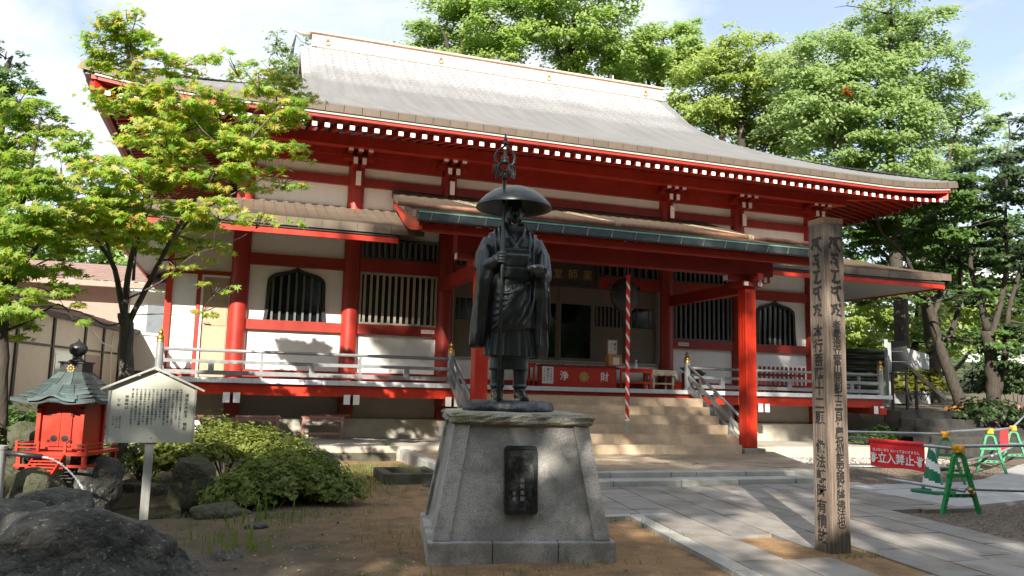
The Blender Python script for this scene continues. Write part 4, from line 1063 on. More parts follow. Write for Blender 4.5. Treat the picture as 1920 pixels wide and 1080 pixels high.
sm = bo.modifiers.new('soft', 'SMOOTH'); sm.factor = .5; sm.iterations = 4
# bowl
MB().lathe([(.025, -.05), (.06, -.044), (.084, -.02), (.09, .012), (.083, .036), (.075, .04), (.07, .028), (.05, -.02), (.01, -.03)], 28, (bx_-.02, by_-.005, bz_+.0)).build('bowl', 'bronze_dark', stat, True)
# hat
hat = MB().lathe([(.0, .205), (.05, .202), (.13, .187), (.21, .152), (.28, .102), (.335, .042), (.362, -.002), (.358, -.012), (.335, .014), (.28, .075), (.2, .128), (.12, .16), (.04, .176), (.0, .178)], 56, (0, 0, Z(1.815))).build('hat', 'bronze', stat, True)
# staff with ringed head
sf = MB().tube([(sxp, syp, Z(.0)), (sxp, syp, Z(2.05))], [.0165, .0165], 12).build('staff', 'bronze', stat, True)
hd = MB(); zc = Z(2.06)
hd.lathe([(.02, 0), (.028, .015), (.02, .035), (.024, .05), (.016, .07)], 14, (sxp, syp, zc-.05))
for s in (-1, 1):
    hd.tube([(sxp, syp, zc+.02), (sxp+s*.045, syp, zc+.055), (sxp+s*.085, syp, zc+.12), (sxp+s*.09, syp, zc+.17), (sxp+s*.065, syp, zc+.22), (sxp+s*.022, syp, zc+.255), (sxp, syp, zc+.28)], [.012, .012, .013, .013, .012, .011, .011], 10)
    for q in (.115, .2): hd.lathe([(.004, -.014), (.017, 0), (.004, .014)], 8, (sxp+s*(.088 if q < .15 else .078), syp, zc+q))
hd.lathe([(.04, 0), (.045, .012), (.03, .025), (.04, .04), (.034, .06), (.014, .085), (.018, .1), (.006, .13)], 14, (sxp, syp, zc+.10))
hd.lathe([(.012, 0), (.024, .02), (.012, .035), (.02, .05), (.013, .075), (.003, .115)], 14, (sxp, syp, zc+.275))
hd.build('staff_head', 'bronze', sf, True)
for s in (-1, 1):
    for q in range(3):
        a0 = s*(.035+.018*q); mbr = MB(); pts = [(sxp+a0+.022*math.cos(a*math.pi/10)+s*.012, syp+.03*(q-1)+.02*math.cos(a*math.pi/10), zc+.03+.062*math.sin(a*math.pi/10)) for a in range(21)]
        mbr.tube(pts, .0065, 6, False).build('ring', 'bronze', sf, True)
# bronze rock under the feet
rings = []
for z, k in ((0, 1.0), (.03, 1.02), (.065, .98), (.088, .92), (.097, .8)):
    rings.append([((.41*k)*(1+.05*math.sin(5*a)+rnd.uniform(-.03, .03))*math.cos(a)-.0, .30*k*(1+.06*math.sin(4*a+1)+rnd.uniform(-.03, .03))*math.sin(a), z+rnd.uniform(-.006, .006)) for a in [2*math.pi*q/44 for q in range(44)]])
MB().rings(rings).build('rock_base', 'bronze_rock', stat, True)
# ------------------------------------------------------------------ wooden post with brushed writing
post = empty('memorial_post', (-2.08, -11.59, -.03), 0, 'tall square weathered wooden post with brushed black characters on both faces', 'post')
hw = .108; H = 3.035
bm_ = bmesh.new(); bmesh.ops.create_cube(bm_, size=1.0)
bmesh.ops.scale(bm_, vec=(2*hw, 2*hw, H), verts=bm_.verts); bmesh.ops.translate(bm_, vec=(0, 0, H/2), verts=bm_.verts)
vert_e = [e for e in bm_.edges if abs(e.verts[0].co.z-e.verts[1].co.z) > 1]
bmesh.ops.subdivide_edges(bm_, edges=vert_e, cuts=40, use_grid_fill=True)
bmesh.ops.bevel(bm_, geom=[e for e in bm_.edges if len(e.link_faces) == 2 and e.calc_face_angle(0) > .7 and abs(e.verts[0].co.z-e.verts[1].co.z) > .01], offset=.007, segments=2, affect='EDGES')
for v_ in bm_.verts:
    v_.co.x += .0018*math.sin(v_.co.z*9+v_.co.y*40); v_.co.y += .0018*math.sin(v_.co.z*7+v_.co.x*50)
me = bpy.data.meshes.new('shaft'); bm_.to_mesh(me); bm_.free(); me.materials.append(MATS['post_wood']); put('shaft', me, post)
MB().box(-hw-.002, hw+.002, -hw-.002, hw+.002, H-.055, H+.004).build('top_end', 'post_top', post, bevel=.008)
def stroke(mb, pts, w, y):
    """brush stroke: ribbon with swelling width in the x-z plane"""
    n = len(pts); L = []; Rg = []
    for i in range(n):
        p = Vector((pts[i][0], pts[i][1])); a = Vector(pts[max(0, i-1)]); b_ = Vector(pts[min(n-1, i+1)]); d = (b_-a).normalized(); nn = Vector((-d.y, d.x))
        ww = w*(.55+.6*math.sin(math.pi*(i+.6)/(n+.2))); L.append(p+nn*ww/2); Rg.append(p-nn*ww/2)
    mb.add([(q.x, y, q.y) for q in L+Rg], [(i, i+1, n+i+1, n+i) for i in range(n-1)])
SID = [   # five brushed seed syllables, unit box
 [[(-.4, .3), (-.3, .42), (-.15, .35), (.1, .40), (.42, .45), (.45, .3)], [(-.2, .35), (-.28, .1), (-.42, -.1), (-.3, -.25)], [(.15, .38), (.12, .1), (.2, -.15), (.42, -.42)], [(-.02, .3), (-.05, .05), (.02, -.1)]],
 [[(-.3, .4), (0, .35), (.25, .42)], [(.0, .36), (-.15, .15), (.1, .08), (.2, -.08), (-.1, -.15)], [(-.1, -.1), (.1, -.2), (.25, -.45)], [(-.3, .0), (-.25, -.2)]],
 [[(-.35, .42), (-.05, .33), (.3, .42)], [(.0, .34), (-.05, 0), (-.12, -.25)], [(-.3, -.2), (-.05, -.3), (.15, -.32), (.38, -.22)]],
 [[(-.35, .40), (-.2, .3), (.1, .36), (.35, .42), (.4, .3)], [(-.2, .32), (-.3, .1), (-.1, .0), (.1, .15)], [(.12, .34), (.1, .0), (.18, -.25), (.28, -.48)]],
 [[(-.4, .3), (-.2, .2), (-.05, .35)], [(-.2, .22), (-.15, -.1), (-.35, -.3)], [(.05, .4), (.0, .1), (.2, .0), (.05, -.25), (.4, -.35)], [(.25, .42), (.3, .2)]]]
def post_face(text, sz, rz, z0, step, size, x=0.):
    """each brushed character is its own piece"""
    for q, strokes in enumerate(SID):
        mb = MB(); cz = H-.25-.152*q
        for k, s_ in enumerate(strokes): stroke(mb, [(x+a*sz, cz+c*sz) for a, c in s_], .026, -hw-.0025-.0002*k)
        w = mb.build('seed_syllable', 'ink', post, fix=False); w.rotation_euler = (0, 0, rz)
    for i, ch in enumerate(text):
        if ch == ' ': continue
        me = text_mesh(ch, size, 'ink', bold=.0022); me.transform(Matrix.Translation((x, -hw-.0028, z0-step*(i+.5))))
        put('character', me, post, None, (0, 0, rz))
post_face('本行菩薩十二願 像法轉時有情故', .150, R_(-90), 2.04, .1305, .128)
post_face('者奉造立當山開創千三百年慶祝伽藍安穏興隆佛法也', .150, 0, 2.07, .0800, .094, x=.005)

# ------------------------------------------------------------------ notice board in the pond
sg = empty('notice_board', (-8.09, -7.83, -.28), R_(4), 'pale gabled wooden notice board with columns of black writing on one leg', 'notice board')
MB().box(-.045, .045, -.035, .035, 0, 1.0).build('leg', 'sign_wood', sg, bevel=.006)
bz = .945; bw = .425
poly = [(-bw, bz), (bw, bz), (bw, bz+.60), (0, bz+.80), (-bw, bz+.60)]
MB().prism(poly, -.06, -.036).build('board', 'sign_board', sg)
for s in (-1, 1):
    MB().bar((0, -.055, bz+.822), (s*(bw+.10), -.055, bz+.575), .13, .022).build('roof_board', 'sign_wood', sg)
    MB().box(s*(bw+.011)-.011, s*(bw+.011)+.011, -.075, -.03, bz-.015, bz+.588).build('edge_strip', 'sign_wood', sg)
cols = ['養老五年僧行基菩薩がこの地に来り', 'に泉を発見せられたのが当で', 'いて有行する温泉であるとは基だ', '国々を巡るに一光を命を開く老', '美人その病をいやす薬師の湯とか', 'るの草津温泉の湯となった', 'この地にすりっちに弁財天に', 'なずけられ名湯草津温泉に沿って', 'いる湯浴みしに香る薬師の霊験を', 'れる湯浴み弁財天まつりました', '古光明薬師大権に天女降りて弁財', '財は和光の徳を観じ弁天さん', '翼く霊験いやちこであらわれます']
ms = column_text('湯浴み弁財天 略記', .345, bz+.54, .0455, .044, 'ink', -.062, .0006)
for q, tx in enumerate(cols): ms += column_text(tx, .285-.041*q, bz+.59, .0268, .0255, 'ink', -.062, .0003)
ms += column_text('御開帳は', -.262, bz+.515, .04, .036, 'ink', -.062, .0004)+column_text('毎年', -.338, bz+.48, .052, .038, 'ink', -.062, .0004)
for q, tx in enumerate(('五月七八日', '八月十一日', '十月八日')): ms += column_text(tx, -.315-.033*q, bz+.29, .027, .024, 'ink', -.062, .0003)
put('writing', join_meshes(ms, 'writing', 'ink'), sg)['kind'] = 'stuff'
for x, z in ((0, bz+.735), (.01, bz+.05)): MB().lathe([(.006, 0), (.006, .004)], 8, (0, 0, 0)).build('nail', 'ink', sg, loc=(x, -.064, z)).rotation_euler = (R_(90), 0, 0)

# ------------------------------------------------------------------ little red shrine
SHR = empty('small_shrine', (-9.03, -6.95, .38), R_(-17), 'small vermilion shrine with green copper roof and onion finial standing on rocks', 'shrine')
def sb(name, m, *a, p=None, bevel=0): return MB().box(*a).build(name, m, p or SHR, bevel=bevel)
sb('floor', 'shrine_red', -.40, .40, -.40, .40, .10, .135)
for x in (-.36, -.12, .12, .36):
    for y in (-.36, .0, .36): sb('stilt', 'shrine_red', x-.022, x+.022, y-.022, y+.022, -.05, .10)
sb('skirt', 'shrine_red', -.40, .40, -.395, -.375, -.03, .0); sb('skirt', 'shrine_red', .375, .395, -.37, .40, -.03, .0)
for s in (-1, 1):
    for z in (.185, .225):
        sb('rail', 'shrine_red', s*.385-.008, s*.385+.008, -.38, .38, z-.008, z+.008)
        a, b_ = (-.385, -.15) if s < 0 else (.15, .385)
        sb('rail', 'shrine_red', a, b_, -.393, -.377, z-.007, z+.007)
    for x in (s*.385, s*.15): sb('rail_post', 'shrine_red', x-.014, x+.014, -.397, -.37, .135, .255)
st_ = sb('stair', 'shrine_red', -.14, .14, -.43, -.405, .06, .11)
for q in range(7): sb('tread', 'shrine_red', -.145, .145, -.405-.035*q-.035, -.405-.035*q, .10-.03*q, .115-.03*q, p=st_)
for s in (-1, 1): MB().bar((s*.155, -.40, .105), (s*.155, -.66, -.115), .02, .045).build('stringer', 'shrine_red', st_)
sb('cella', 'shrine_red', -.235, .235, -.22, .25, .136, .70)
for x in (-.245, .245):
    for y in (-.235, .25): sb('corner_post', 'shrine_red', x-.022, x+.022, y-.022, y+.022, .136, .72)
for z in (.15, .64): sb('tie', 'shrine_red', -.27, .27, -.252, -.23, z, z+.03)
for s in (-1, 1):
    d = sb('door', 'shrine_red', min(s*.003, s*.125), max(s*.003, s*.125), -.240, -.222, .19, .60)
    for q in range(9): sb('louvre', 'shrine_red', s*.064-.045, s*.064+.045, -.246, -.2405, .40+.02*q, .411+.02*q, p=d)
    MB().lathe([(.036, 0), (.036, .006), (.01, .01)], 14).build('boss', 'ink', d, loc=(s*.062, -.2405, .28)).rotation_euler = (R_(90), 0, 0)
    for z in (.25, .545): sb('hinge', 'ink', min(s*.105, s*.135), max(s*.105, s*.135), -.244, -.2402, z-.012, z+.012, p=d)
    for z in (.20, .63): sb('fitting', 'ink', s*.245-.027, s*.245+.027, -.262, -.2575, z-.012, z+.012)
# roof of copper sheets, curved and hipped, each sheet its own piece
rw, rz0, rz1 = .47, .70, 1.03
def rprof(t_): return rz0+(rz1-rz0)*(.55*t_+.45*t_*t_), rw*(1-t_)+.14*t_
core = MB(); core.rings([[(-w+.01, -w+.01, z-.012), (w-.01, -w+.01, z-.012), (w-.01, w-.01, z-.012), (-w+.01, w-.01, z-.012)] for z, w in [rprof(q/6) for q in range(7)]])
rf = core.build('roof', 'copper_green', SHR)
for side in range(4):
    Mr = Matrix.Rotation(R_(90*side), 4, 'Z')
    for q in range(6):
        za, wa = rprof(q/6); zb_, wb_ = rprof((q+1)/6); n = max(2, 5-q//2)
        for k in range(n):
            u0, u1 = -1+2*k/n, -1+2*(k+1)/n; g = .004
            lf = .035*(abs(u0)**3)*(1-q/6); lf1 = .035*(abs(u1)**3)*(1-q/6)
            vs = [(u0*wa+g, -wa, za+lf), (u1*wa-g, -wa, za+lf1), (u1*wb_-g, -wb_, zb_+.002), (u0*wb_+g, -wb_, zb_+.002)]
            vs = vs+[(x, y, z+.012) for x, y, z in vs[:2]]+[(x, y, z+.006) for x, y, z in vs[2:]]
            mb = MB().add([tuple(Mr @ Vector(p)) for p in vs], [(0, 3, 2, 1), (4, 5, 6, 7), (0, 1, 5, 4), (1, 2, 6, 5), (2, 3, 7, 6), (3, 0, 4, 7)]); mb.build('copper_sheet', 'copper_green', rf)
    mb = MB(); prev = None
    for q in range(13):
        u_ = -1+2*q/12; p = Mr @ Vector((u_*(rw-.01), -rw+.01, rz0-.012+.035*abs(u_)**3+(.04*max(0, 1-abs(u_)*3) if side == 0 else 0)))
        if prev: mb.bar(prev, p, .02, .035)
        prev = p
    mb.build('eave_edge', 'copper_green', rf)
pts = [(x, .06*math.exp(-(x/.1)**2)+.02*math.exp(-((abs(x)-.2)/.06)**2)*0) for x in [-.26+.04*q for q in range(14)]]
MB().prism([(x, rz0+.005+z) for x, z in pts]+[(x, rz0+.035+z) for x, z in reversed(pts)], -rw-.03, -rw+.16).build('curved_gable', 'copper_green', rf)
for q in range(22): sb('rafter_tip', 'black_wood', -.42+.039*q, -.40+.039*q, -.43, -.22, .685, .697)
bx2 = sb('finial_box', 'black_wood', -.13, .13, -.13, .13, 1.02, 1.14); sb('finial_cap', 'black_wood', -.145, .145, -.145, .145, 1.141, 1.16)
for q in range(8):
    a = q*math.pi/4; MB().lathe([(.011, 0), (.011, .004)], 10).build('crest_petal', 'gilt', bx2, loc=(.036*math.cos(a), -.1305, 1.08+.036*math.sin(a))).rotation_euler = (R_(90), 0, 0)
MB().lathe([(.012, 0), (.012, .005)], 10).build('crest_centre', 'gilt', bx2, loc=(0, -.1305, 1.08)).rotation_euler = (R_(90), 0, 0)
MB().lathe([(.09, 1.161), (.095, 1.175), (.06, 1.19), (.045, 1.215), (.05, 1.235), (.085, 1.26), (.102, 1.30), (.10, 1.335), (.08, 1.365), (.04, 1.385), (.015, 1.41), (.004, 1.435)], 24).build('onion_finial', 'black_wood', SHR, True)

# ------------------------------------------------------------------ rocks
from mathutils import noise as mnoise
def boulder(name, loc, dims, m, label, seed, rz=0, rough=.22, sub=4, flat=None, group=None):
    b_ = bmesh.new(); bmesh.ops.create_icosphere(b_, subdivisions=sub, radius=1.0)
    pr = random.Random(seed*13+1); planes = []
    for _ in range(16):
        n_ = Vector((pr.gauss(0, 1), pr.gauss(0, 1), pr.gauss(0, .8))).normalized(); planes.append((n_, pr.uniform(.70, .93)))
    for v_ in b_.verts:
        for n_, d_ in planes:
            ov = v_.co.dot(n_)-d_
            if ov > 0: v_.co -= n_*ov*.9
    for v_ in b_.verts:
        p = v_.co*1.3+Vector((seed*7.1, seed*3.3, seed*1.7)); d = rough*(mnoise.noise(p)+.55*mnoise.noise(p*2.3)+.30*mnoise.noise(p*5.1)+.13*mnoise.noise(p*11)+.07*mnoise.noise(p*23))
        rdg = .16*abs(mnoise.noise(p*1.7+Vector((9, 2, 4))))
        v_.co *= 1.08+d*.62-rdg*.6
        if flat and v_.co.z > flat: v_.co.z = flat+(v_.co.z-flat)*.22
        v_.co.x *= dims[0]/2; v_.co.y *= dims[1]/2; v_.co.z *= dims[2]/2
    me = bpy.data.meshes.new(name); b_.to_mesh(me); b_.free(); me.materials.append(MATS[m]); me.polygons.foreach_set('use_smooth', [True]*len(me.polygons))
    o = put(name, me, None, loc, (0, 0, rz)); tag(o, label, 'rock', group); return o
boulder('boulder', (-8.06, -12.2, .05), (1.52, 1.25, 1.10), 'rock', 'huge dark lichen-spotted boulder in front of the notice board', 1, .15, .17, 6)
boulder('boulder', (-8.86, -8.75, .05), (.85, .75, .72), 'rock', 'flat-topped grey boulder below the water spout', 2, .4, .18, 5, .55)
boulder('boulder', (-9.25, -9.35, .05), (1.0, .7, .62), 'rock', 'dark rounded boulder with a sloping top beside the flat-topped one', 3, .1, .18, 5, .6)
boulder('boulder', (-9.2, -7.55, .08), (.62, .55, .62), 'rock_moss', 'mossy round rock under the steps of the small shrine', 4, .9, .18, 5)
boulder('boulder', (-8.75, -7.0, .10), (.75, .6, .66), 'rock', 'black rock under the right side of the small shrine', 5, .3, .2, 4)
boulder('boulder', (-9.55, -6.9, .12), (.8, .9, .62), 'rock_moss', 'dark mossy rock under the back of the small shrine', 6, .3, .2, 4)
boulder('boulder', (-6.05, -6.45, .12), (.5, .45, .62), 'rock', 'upright grey rock at the end of the azalea bushes', 7, .3, .15, 4)
boulder('boulder', (-7.30, -8.55, -.03), (.62, .4, .26), 'rock_moss', 'low mossy rock at the edge of the pond below the azaleas', 8, .2, .18, 4)
boulder('boulder', (-7.22, -10.6, -.06), (.28, .22, .14), 'rock', 'small flat stone lying on the earth beside the huge boulder', 9, .2, .18, 3)
boulder('boulder', (-7.68, -6.85, .08), (.55, .6, .72), 'rock_moss', 'steep moss-green rock between the pond and the azaleas', 10, .6, .14, 4)
boulder('boulder', (-8.25, -6.35, -.04), (.9, .35, .34), 'rock', 'low flat ledge stone across the back of the pond', 11, .1, .1, 4, .5)
boulder('boulder', (-9.95, -8.4, .25), (.6, .6, .7), 'rock_moss', 'rounded dark rock behind the stone spout post', 12, .1, .15, 4)
boulder('boulder', (-9.75, -5.6, .45), (.75, .6, .65), 'rock_moss', 'round dark rock in the greenery below the house wall', 13, .1, .12, 4)
for k, (x, y) in enumerate(((-6.95, -9.3), (-4.55, -6.35), (-4.25, -6.3), (-5.9, -6.9))):
    boulder('stone', (x, y, -.03), (.22+.05*k, .16, .10), 'rock', ['fist-sized stone on the earth before the azaleas', 'flat grey stone lying before the stone trough', 'rounded pebble touching the trough corner', 'small stone at the foot of the upright grey rock'][k], 20+k, k, .2, 3)

# water spout and jet
sp = empty('water_spout', (-9.50, -8.02, 0), 0, 'stone post with black pipe spouting a thin jet of water into the pond', 'water spout')
MB().lathe([(.085, -.1), (.085, .60), (.09, .605), (.09, .64), (.02, .65)], 16).build('spout_post', 'sign_wood', sp, angle=40)
MB().tube([(.05, -.01, .575), (.42, -.06, .53)], .026, 12).build('pipe', 'black_wood', sp, True)
mj = bpy.data.materials.new('jet'); mj.use_nodes = True; b = mj.node_tree.nodes['Principled BSDF']; b.inputs['Base Color'].default_value = (.85, .88, .9, 1); b.inputs['Roughness'].default_value = .05; b.inputs['Transmission Weight'].default_value = .55; b.inputs['IOR'].default_value = 1.33; MATS['jet'] = mj
jr = random.Random(3); pts = []; rad = []
for q in range(90):
    t_ = q/89; x = .42+.62*t_; z = .53-.05*t_-.66*t_*t_
    pts.append((x+jr.uniform(-.003, .003), -.06-.05*t_+jr.uniform(-.003, .003), z+jr.uniform(-.004, .004))); rad.append((.010+.004*t_)*jr.uniform(.45, 1.35))
MB().tube(pts, rad, 7).build('water_jet', 'jet', sp, True)

# ------------------------------------------------------------------ house on the left
hs = empty('house_wing', (-11.15, .6, 0), R_(-9), 'low beige panelled house wing with dark timber strips and brown tiled roof', 'house')
def hb_(name, m, *a, p=None): return MB().box(*a).build(name, m, p or hs)
hb_('wall', 'house_wall', -6, 0, -3.2, 5.6, -.1, 2.72)
hb_('base_board', 'house_trim', .0, .03, -3.2, 5.6, .06, .16)
for y in (-3.1, -.75, 1.0, 2.9, 4.2, 5.55): hb_('timber_strip', 'house_trim', .002, .04, y-.05, y+.05, .162, 2.7)
hb_('timber_strip', 'house_trim', .002, .028, -3.2, 5.6, 1.98, 2.03)
w_ = hb_('window', 'window_frame', .005, .045, 1.07, 2.83, .75, 1.92); MB().box(.046, .052, 1.14, 2.05, .82, 1.86).build('pane', 'window_green', w_); MB().box(.046, .052, 2.13, 2.78, .82, 1.86).build('pane', 'far_window', w_)
hb_('hatch', 'house_brown', .005, .03, 3.0, 4.1, 1.1, 1.9)
mb = MB()
for q in range(12):
    t0, t1 = q/12, (q+1)/12
    mb.add([(.42-3.4*t0, -3.6, 2.66+1.0*t0+.03), (.42-3.4*t0, 6.0, 2.66+1.0*t0+.03), (.42-3.4*t1, 6.0, 2.66+1.0*t1), (.42-3.4*t1, -3.6, 2.66+1.0*t1), (.42-3.4*t0, -3.6, 2.66+1.0*t0), (.42-3.4*t0, 6.0, 2.66+1.0*t0)], [(0, 1, 2, 3), (4, 5, 1, 0)])
mb.build('roof', 'house_roof', hs, fix=False); hb_('eave_board', 'house_trim', .36, .41, -3.6, 6.0, 2.56, 2.665); hb_('eave_soffit', 'house_brown', .0, .36, -3.6, 6.0, 2.60, 2.63)
mbc = MB(); mbc.tube([(.06, 3.2, 2.5), (.2, 3.6, 2.2), (.25, 4.1, 2.15), (.12, 4.6, 2.55)], .012, 6); mbc.tube([(.06, 4.75, 2.5), (.08, 4.7, 1.6), (.1, 4.85, .95), (.25, 5.2, .8)], .018, 6); mbc.build('cable', 'rope_white', hs)
an = empty('house_annex', (-9.6, 6.3, 0), 0, 'white rendered house annex with sliding window joining the temple hall', 'house')
def ab(name, m, *a, p=None): return MB().box(*a).build(name, m, p or an)
ab('wall', 'house_white', -5, 2.2, 0, 4, -.1, 3.75)
wi = ab('window', 'window_frame', -.15, 1.75, -.05, -.002, 2.55, 3.45)
MB().box(-.08, .76, -.058, -.052, 2.62, 3.38).build('pane', 'far_window', wi); MB().box(.84, 1.68, -.062, -.056, 2.62, 3.38).build('pane', 'far_window', wi)
ab('timber_strip', 'house_trim', -1.0, 2.2, -.03, -.002, 1.45, 1.58); ab('timber_strip', 'house_trim', -.95, -.82, -.04, -.002, .1, 3.0)
ab('gable_wall', 'house_brown', -5, -.55, -.06, -.002, 2.85, 3.95)
mb = MB()
for q in range(9):
    t0, t1 = q/9, (q+1)/9; mb.add([(-6, -.7+2.6*t0, 3.92+.75*t0+.03), (2.3, -.7+2.6*t0, 3.92+.75*t0+.03), (2.3, -.7+2.6*t1, 3.92+.75*t1), (-6, -.7+2.6*t1, 3.92+.75*t1), (-6, -.7+2.6*t0, 3.92+.75*t0), (2.3, -.7+2.6*t0, 3.92+.75*t0)], [(0, 1, 2, 3), (4, 5, 1, 0)])
mb.build('roof', 'house_roof', an, fix=False); ab('eave_board', 'house_brown', -6, 2.3, -.68, -.64, 3.76, 3.90); ab('eave_soffit', 'house_white', -6, 2.3, -.64, -.0, 3.80, 3.83)

# ------------------------------------------------------------------ benches under the deck
def bench(x, y, rz, label):
    e = empty('bench', (x, y, .225), rz, label, 'bench', 'weathered benches under the deck')
    for q in range(3): MB().box(-.43, .43, -.15+.102*q, -.052+.102*q, .43, .465).build('seat_plank', 'bench', e)
    for sx in (-.38, .38):
        for sy in (-.12, .12): MB().box(sx-.028, sx+.028, sy-.028, sy+.028, 0, .428).build('leg', 'bench', e)
        MB().box(sx-.02, sx+.02, -.09, .09, .32, .37).build('brace', 'bench', e)
    MB().box(-.35, .35, -.135, -.105, .10, .14).build('stretcher', 'bench', e); MB().box(-.35, .35, -.135, -.11, .36, .42).build('apron_rail', 'bench', e)
bench(-5.50, -.62, R_(-2), 'faded red wooden bench standing nearest the porch stairs'); bench(-6.78, -.58, R_(1), 'faded red wooden bench in the middle of the three under the deck'); bench(-7.95, -.58, 0, 'faded red wooden bench farthest from the porch stairs')
bar_ = MB().box(-.42, .42, -.02, .02, 0, .03).build('wooden_batten', 'bench', loc=(-5.35, -.55, .692)); bar_.rotation_euler = (0, 0, R_(4)); tag(bar_, 'thin wooden batten lying across a bench seat under the deck', 'batten')

# ------------------------------------------------------------------ things in the porch
rp_ = empty('bell_rope', (.135, -3.25, 0), 0, 'thick red and white twisted bell rope hanging over the steps', 'rope')
for s in range(3):
    mb = MB(); pts = []
    for q in range(190):
        z = 3.66-2.86*q/189; a = q*.36+s*2*math.pi/3; pts.append((.021*math.cos(a), .021*math.sin(a), z))
    mb.tube(pts, .0225, 7).build('strand', 'rope_white' if s == 0 else 'rope_red', rp_, True)
MB().tube([(0, 0, 3.66), (0, 0, 3.90)], .006, 6).build('hanging_wire', 'steel', rp_)
MB().lathe([(.03, 3.63), (.045, 3.645), (.045, 3.69), (.025, 3.71)], 14).build('rope_cap', 'rope_red', rp_, True)
MB().lathe([(.042, .775), (.048, .79), (.048, .805), (.035, .815)], 14).build('binding', 'rope_white', rp_)
mb = MB()
for q in range(26):
    a = 2*math.pi*q/26; r0, r1 = .03, .062+.008*math.sin(q*3.7); mb.tube([(r0*math.cos(a), r0*math.sin(a), .78), (r1*math.cos(a)*.95, r1*math.sin(a)*.95, .68), (r1*math.cos(a), r1*math.sin(a), .555+.012*math.sin(q*5.1))], [.011, .013, .009], 5)
mb.build('tassel', 'tassel', rp_)
gg = empty('gong', (.9, -1.6, 3.50), R_(14), 'big dark round temple gong hanging behind the bell rope', 'gong')
g_ = MB().lathe([(.02, -.14), (.20, -.135), (.33, -.10), (.385, -.05), (.40, 0), (.385, .05), (.33, .10), (.2, .135), (.02, .14)], 40).build('gong_body', 'gong', gg, True); g_.rotation_euler = (R_(90), 0, 0)
for s in (-1, 1):
    MB().tube([(s*.36, 0, .10), (s*.42, 0, .14), (s*.44, 0, .22)], .03, 8).build('ear', 'gong', gg, True); MB().tube([(s*.44, 0, .22), (s*.40, 0, .78)], .010, 6).build('chain', 'gong', gg)
pq = empty('name_board', (.17, -.30, 3.84), 0, 'dark carved name board with gilt characters above the entrance doors', 'sign')
MB().box(-.62, .62, -.02, .03, 0, .47).build('board', 'plaque_wood', pq)
for a in ((-.68, .68, -.05, .04, -.06, .0), (-.68, .68, -.05, .04, .47, .53), (-.68, -.62, -.05, .04, .0, .47), (.62, .68, -.05, .04, .0, .47)): MB().box(*a).build('frame', 'plaque_wood', pq)
for q, ch in enumerate('堂師薬'): put('writing', text_mesh(ch, .25, 'gilt', bold=.001), pq, (-.38+.38*q, -.022, .23))
ob = empty('offering_box', (.2, -.60, DZ+.003), 0, 'long vermilion offering box with white characters and gilt crest on the deck', 'offering box')
MB().box(-.93, .93, -.16, .16, 0, .46).build('box', 'red_board', ob, bevel=.008)
MB().box(-.96, .96, -.185, .185, .462, .49).build('lid_frame', 'red_dull', ob)
for q in range(15): MB().box(-.9+.128*q-.02, -.9+.128*q+.02, -.15, .15, .4905, .51).build('grille_bar', 'red_dull', ob)
put('writing', text_mesh('浄', .22, 'paint_white', bold=.003), ob, (-.39, -.1625, .24)); put('writing', text_mesh('財', .22, 'paint_white', bold=.003), ob, (.62, -.1625, .24))
cr = MB().lathe([(.055, 0), (.055, .004)], 16).build('crest', 'gilt', ob, loc=(.1, -.1605, .24)); cr.rotation_euler = (R_(90), 0, 0)
for q in range(8): MB().lathe([(.034, 0), (.034, .004)], 12).build('crest_petal', 'gilt', cr, loc=(.088*math.cos(q*math.pi/4), .088*math.sin(q*math.pi/4), 0))
nb = MB().box(-.135, .135, 0, .01, 0, .38).build('notice_card', 'paper', loc=(-.60, -.785, DZ+.07)); tag(nb, 'white paper notice card leaning on the front of the offering box', 'notice')
ms = column_text('九十五年の', .08, .36, .06, .05, 'ink', -.002, .0006)+column_text('運だめし', .0, .35, .072, .066, 'ink', -.002, .001)+column_text('おみくじ百円', -.085, .35, .052, .042, 'ink', -.002, .0004); put('writing', join_meshes(ms, 'writing', 'ink'), nb)['kind'] = 'stuff'
def table(name, loc, w, d, h, m, label, top_t=.03, leg=.04):
    e = empty(name, loc, 0, label, 'table'); MB().box(-w/2, w/2, -d/2, d/2, h-top_t, h).build('table_top', m, e)
    for sx in (-1, 1):
        for sy in (-1, 1): MB().box(sx*(w/2-.04)-leg/2, sx*(w/2-.04)+leg/2, sy*(d/2-.04)-leg/2, sy*(d/2-.04)+leg/2, 0, h-top_t-.002).build('leg', m, e)
    MB().box(-w/2+.06, w/2-.06, -d/2+.03, -d/2+.055, .12, .16).build('stretcher', m, e); MB().box(-w/2+.06, w/2-.06, -d/2+.03, -d/2+.055, h-.10, h-top_t-.001).build('apron_rail', m, e); return e
table('red_table', (1.62, -.62, DZ+.003), .86, .4, .475, 'red_board', 'open vermilion table standing beside the offering box')
table('low_red_stand', (-1.0, -.5, DZ+.003), .3, .4, .52, 'red_board', 'narrow vermilion stand at the statue-side end of the offering box')
table('cloth_table', (2.42, -.48, DZ+.003), .60, .42, .455, 'bar', 'small table under a beige lace cloth beside the column')
mb = MB(); ring_o = []
for q in range(48):
    a = q/48*4; s_ = int(a); u_ = -1+2*(a-s_); p = [(u_*.32, -.23), (.32, u_*.23), (-u_*.32, .23), (-.32, -u_*.23)][s_]; ring_o.append(p)
mb.rings([[(x*.99, y*.99, .4605) for x, y in ring_o], [(x*1.02, y*1.03, .452) for x, y in ring_o], [(x*(1.05+.03*math.sin(q*1.7)), y*(1.05+.04*math.sin(q*1.7)), .33-.10*(abs(x) > .3 and abs(y) > .2)+.012*math.sin(q*2.3)) for q, (x, y) in enumerate(ring_o)]], True, False); mb.f.append(tuple(range(48)))
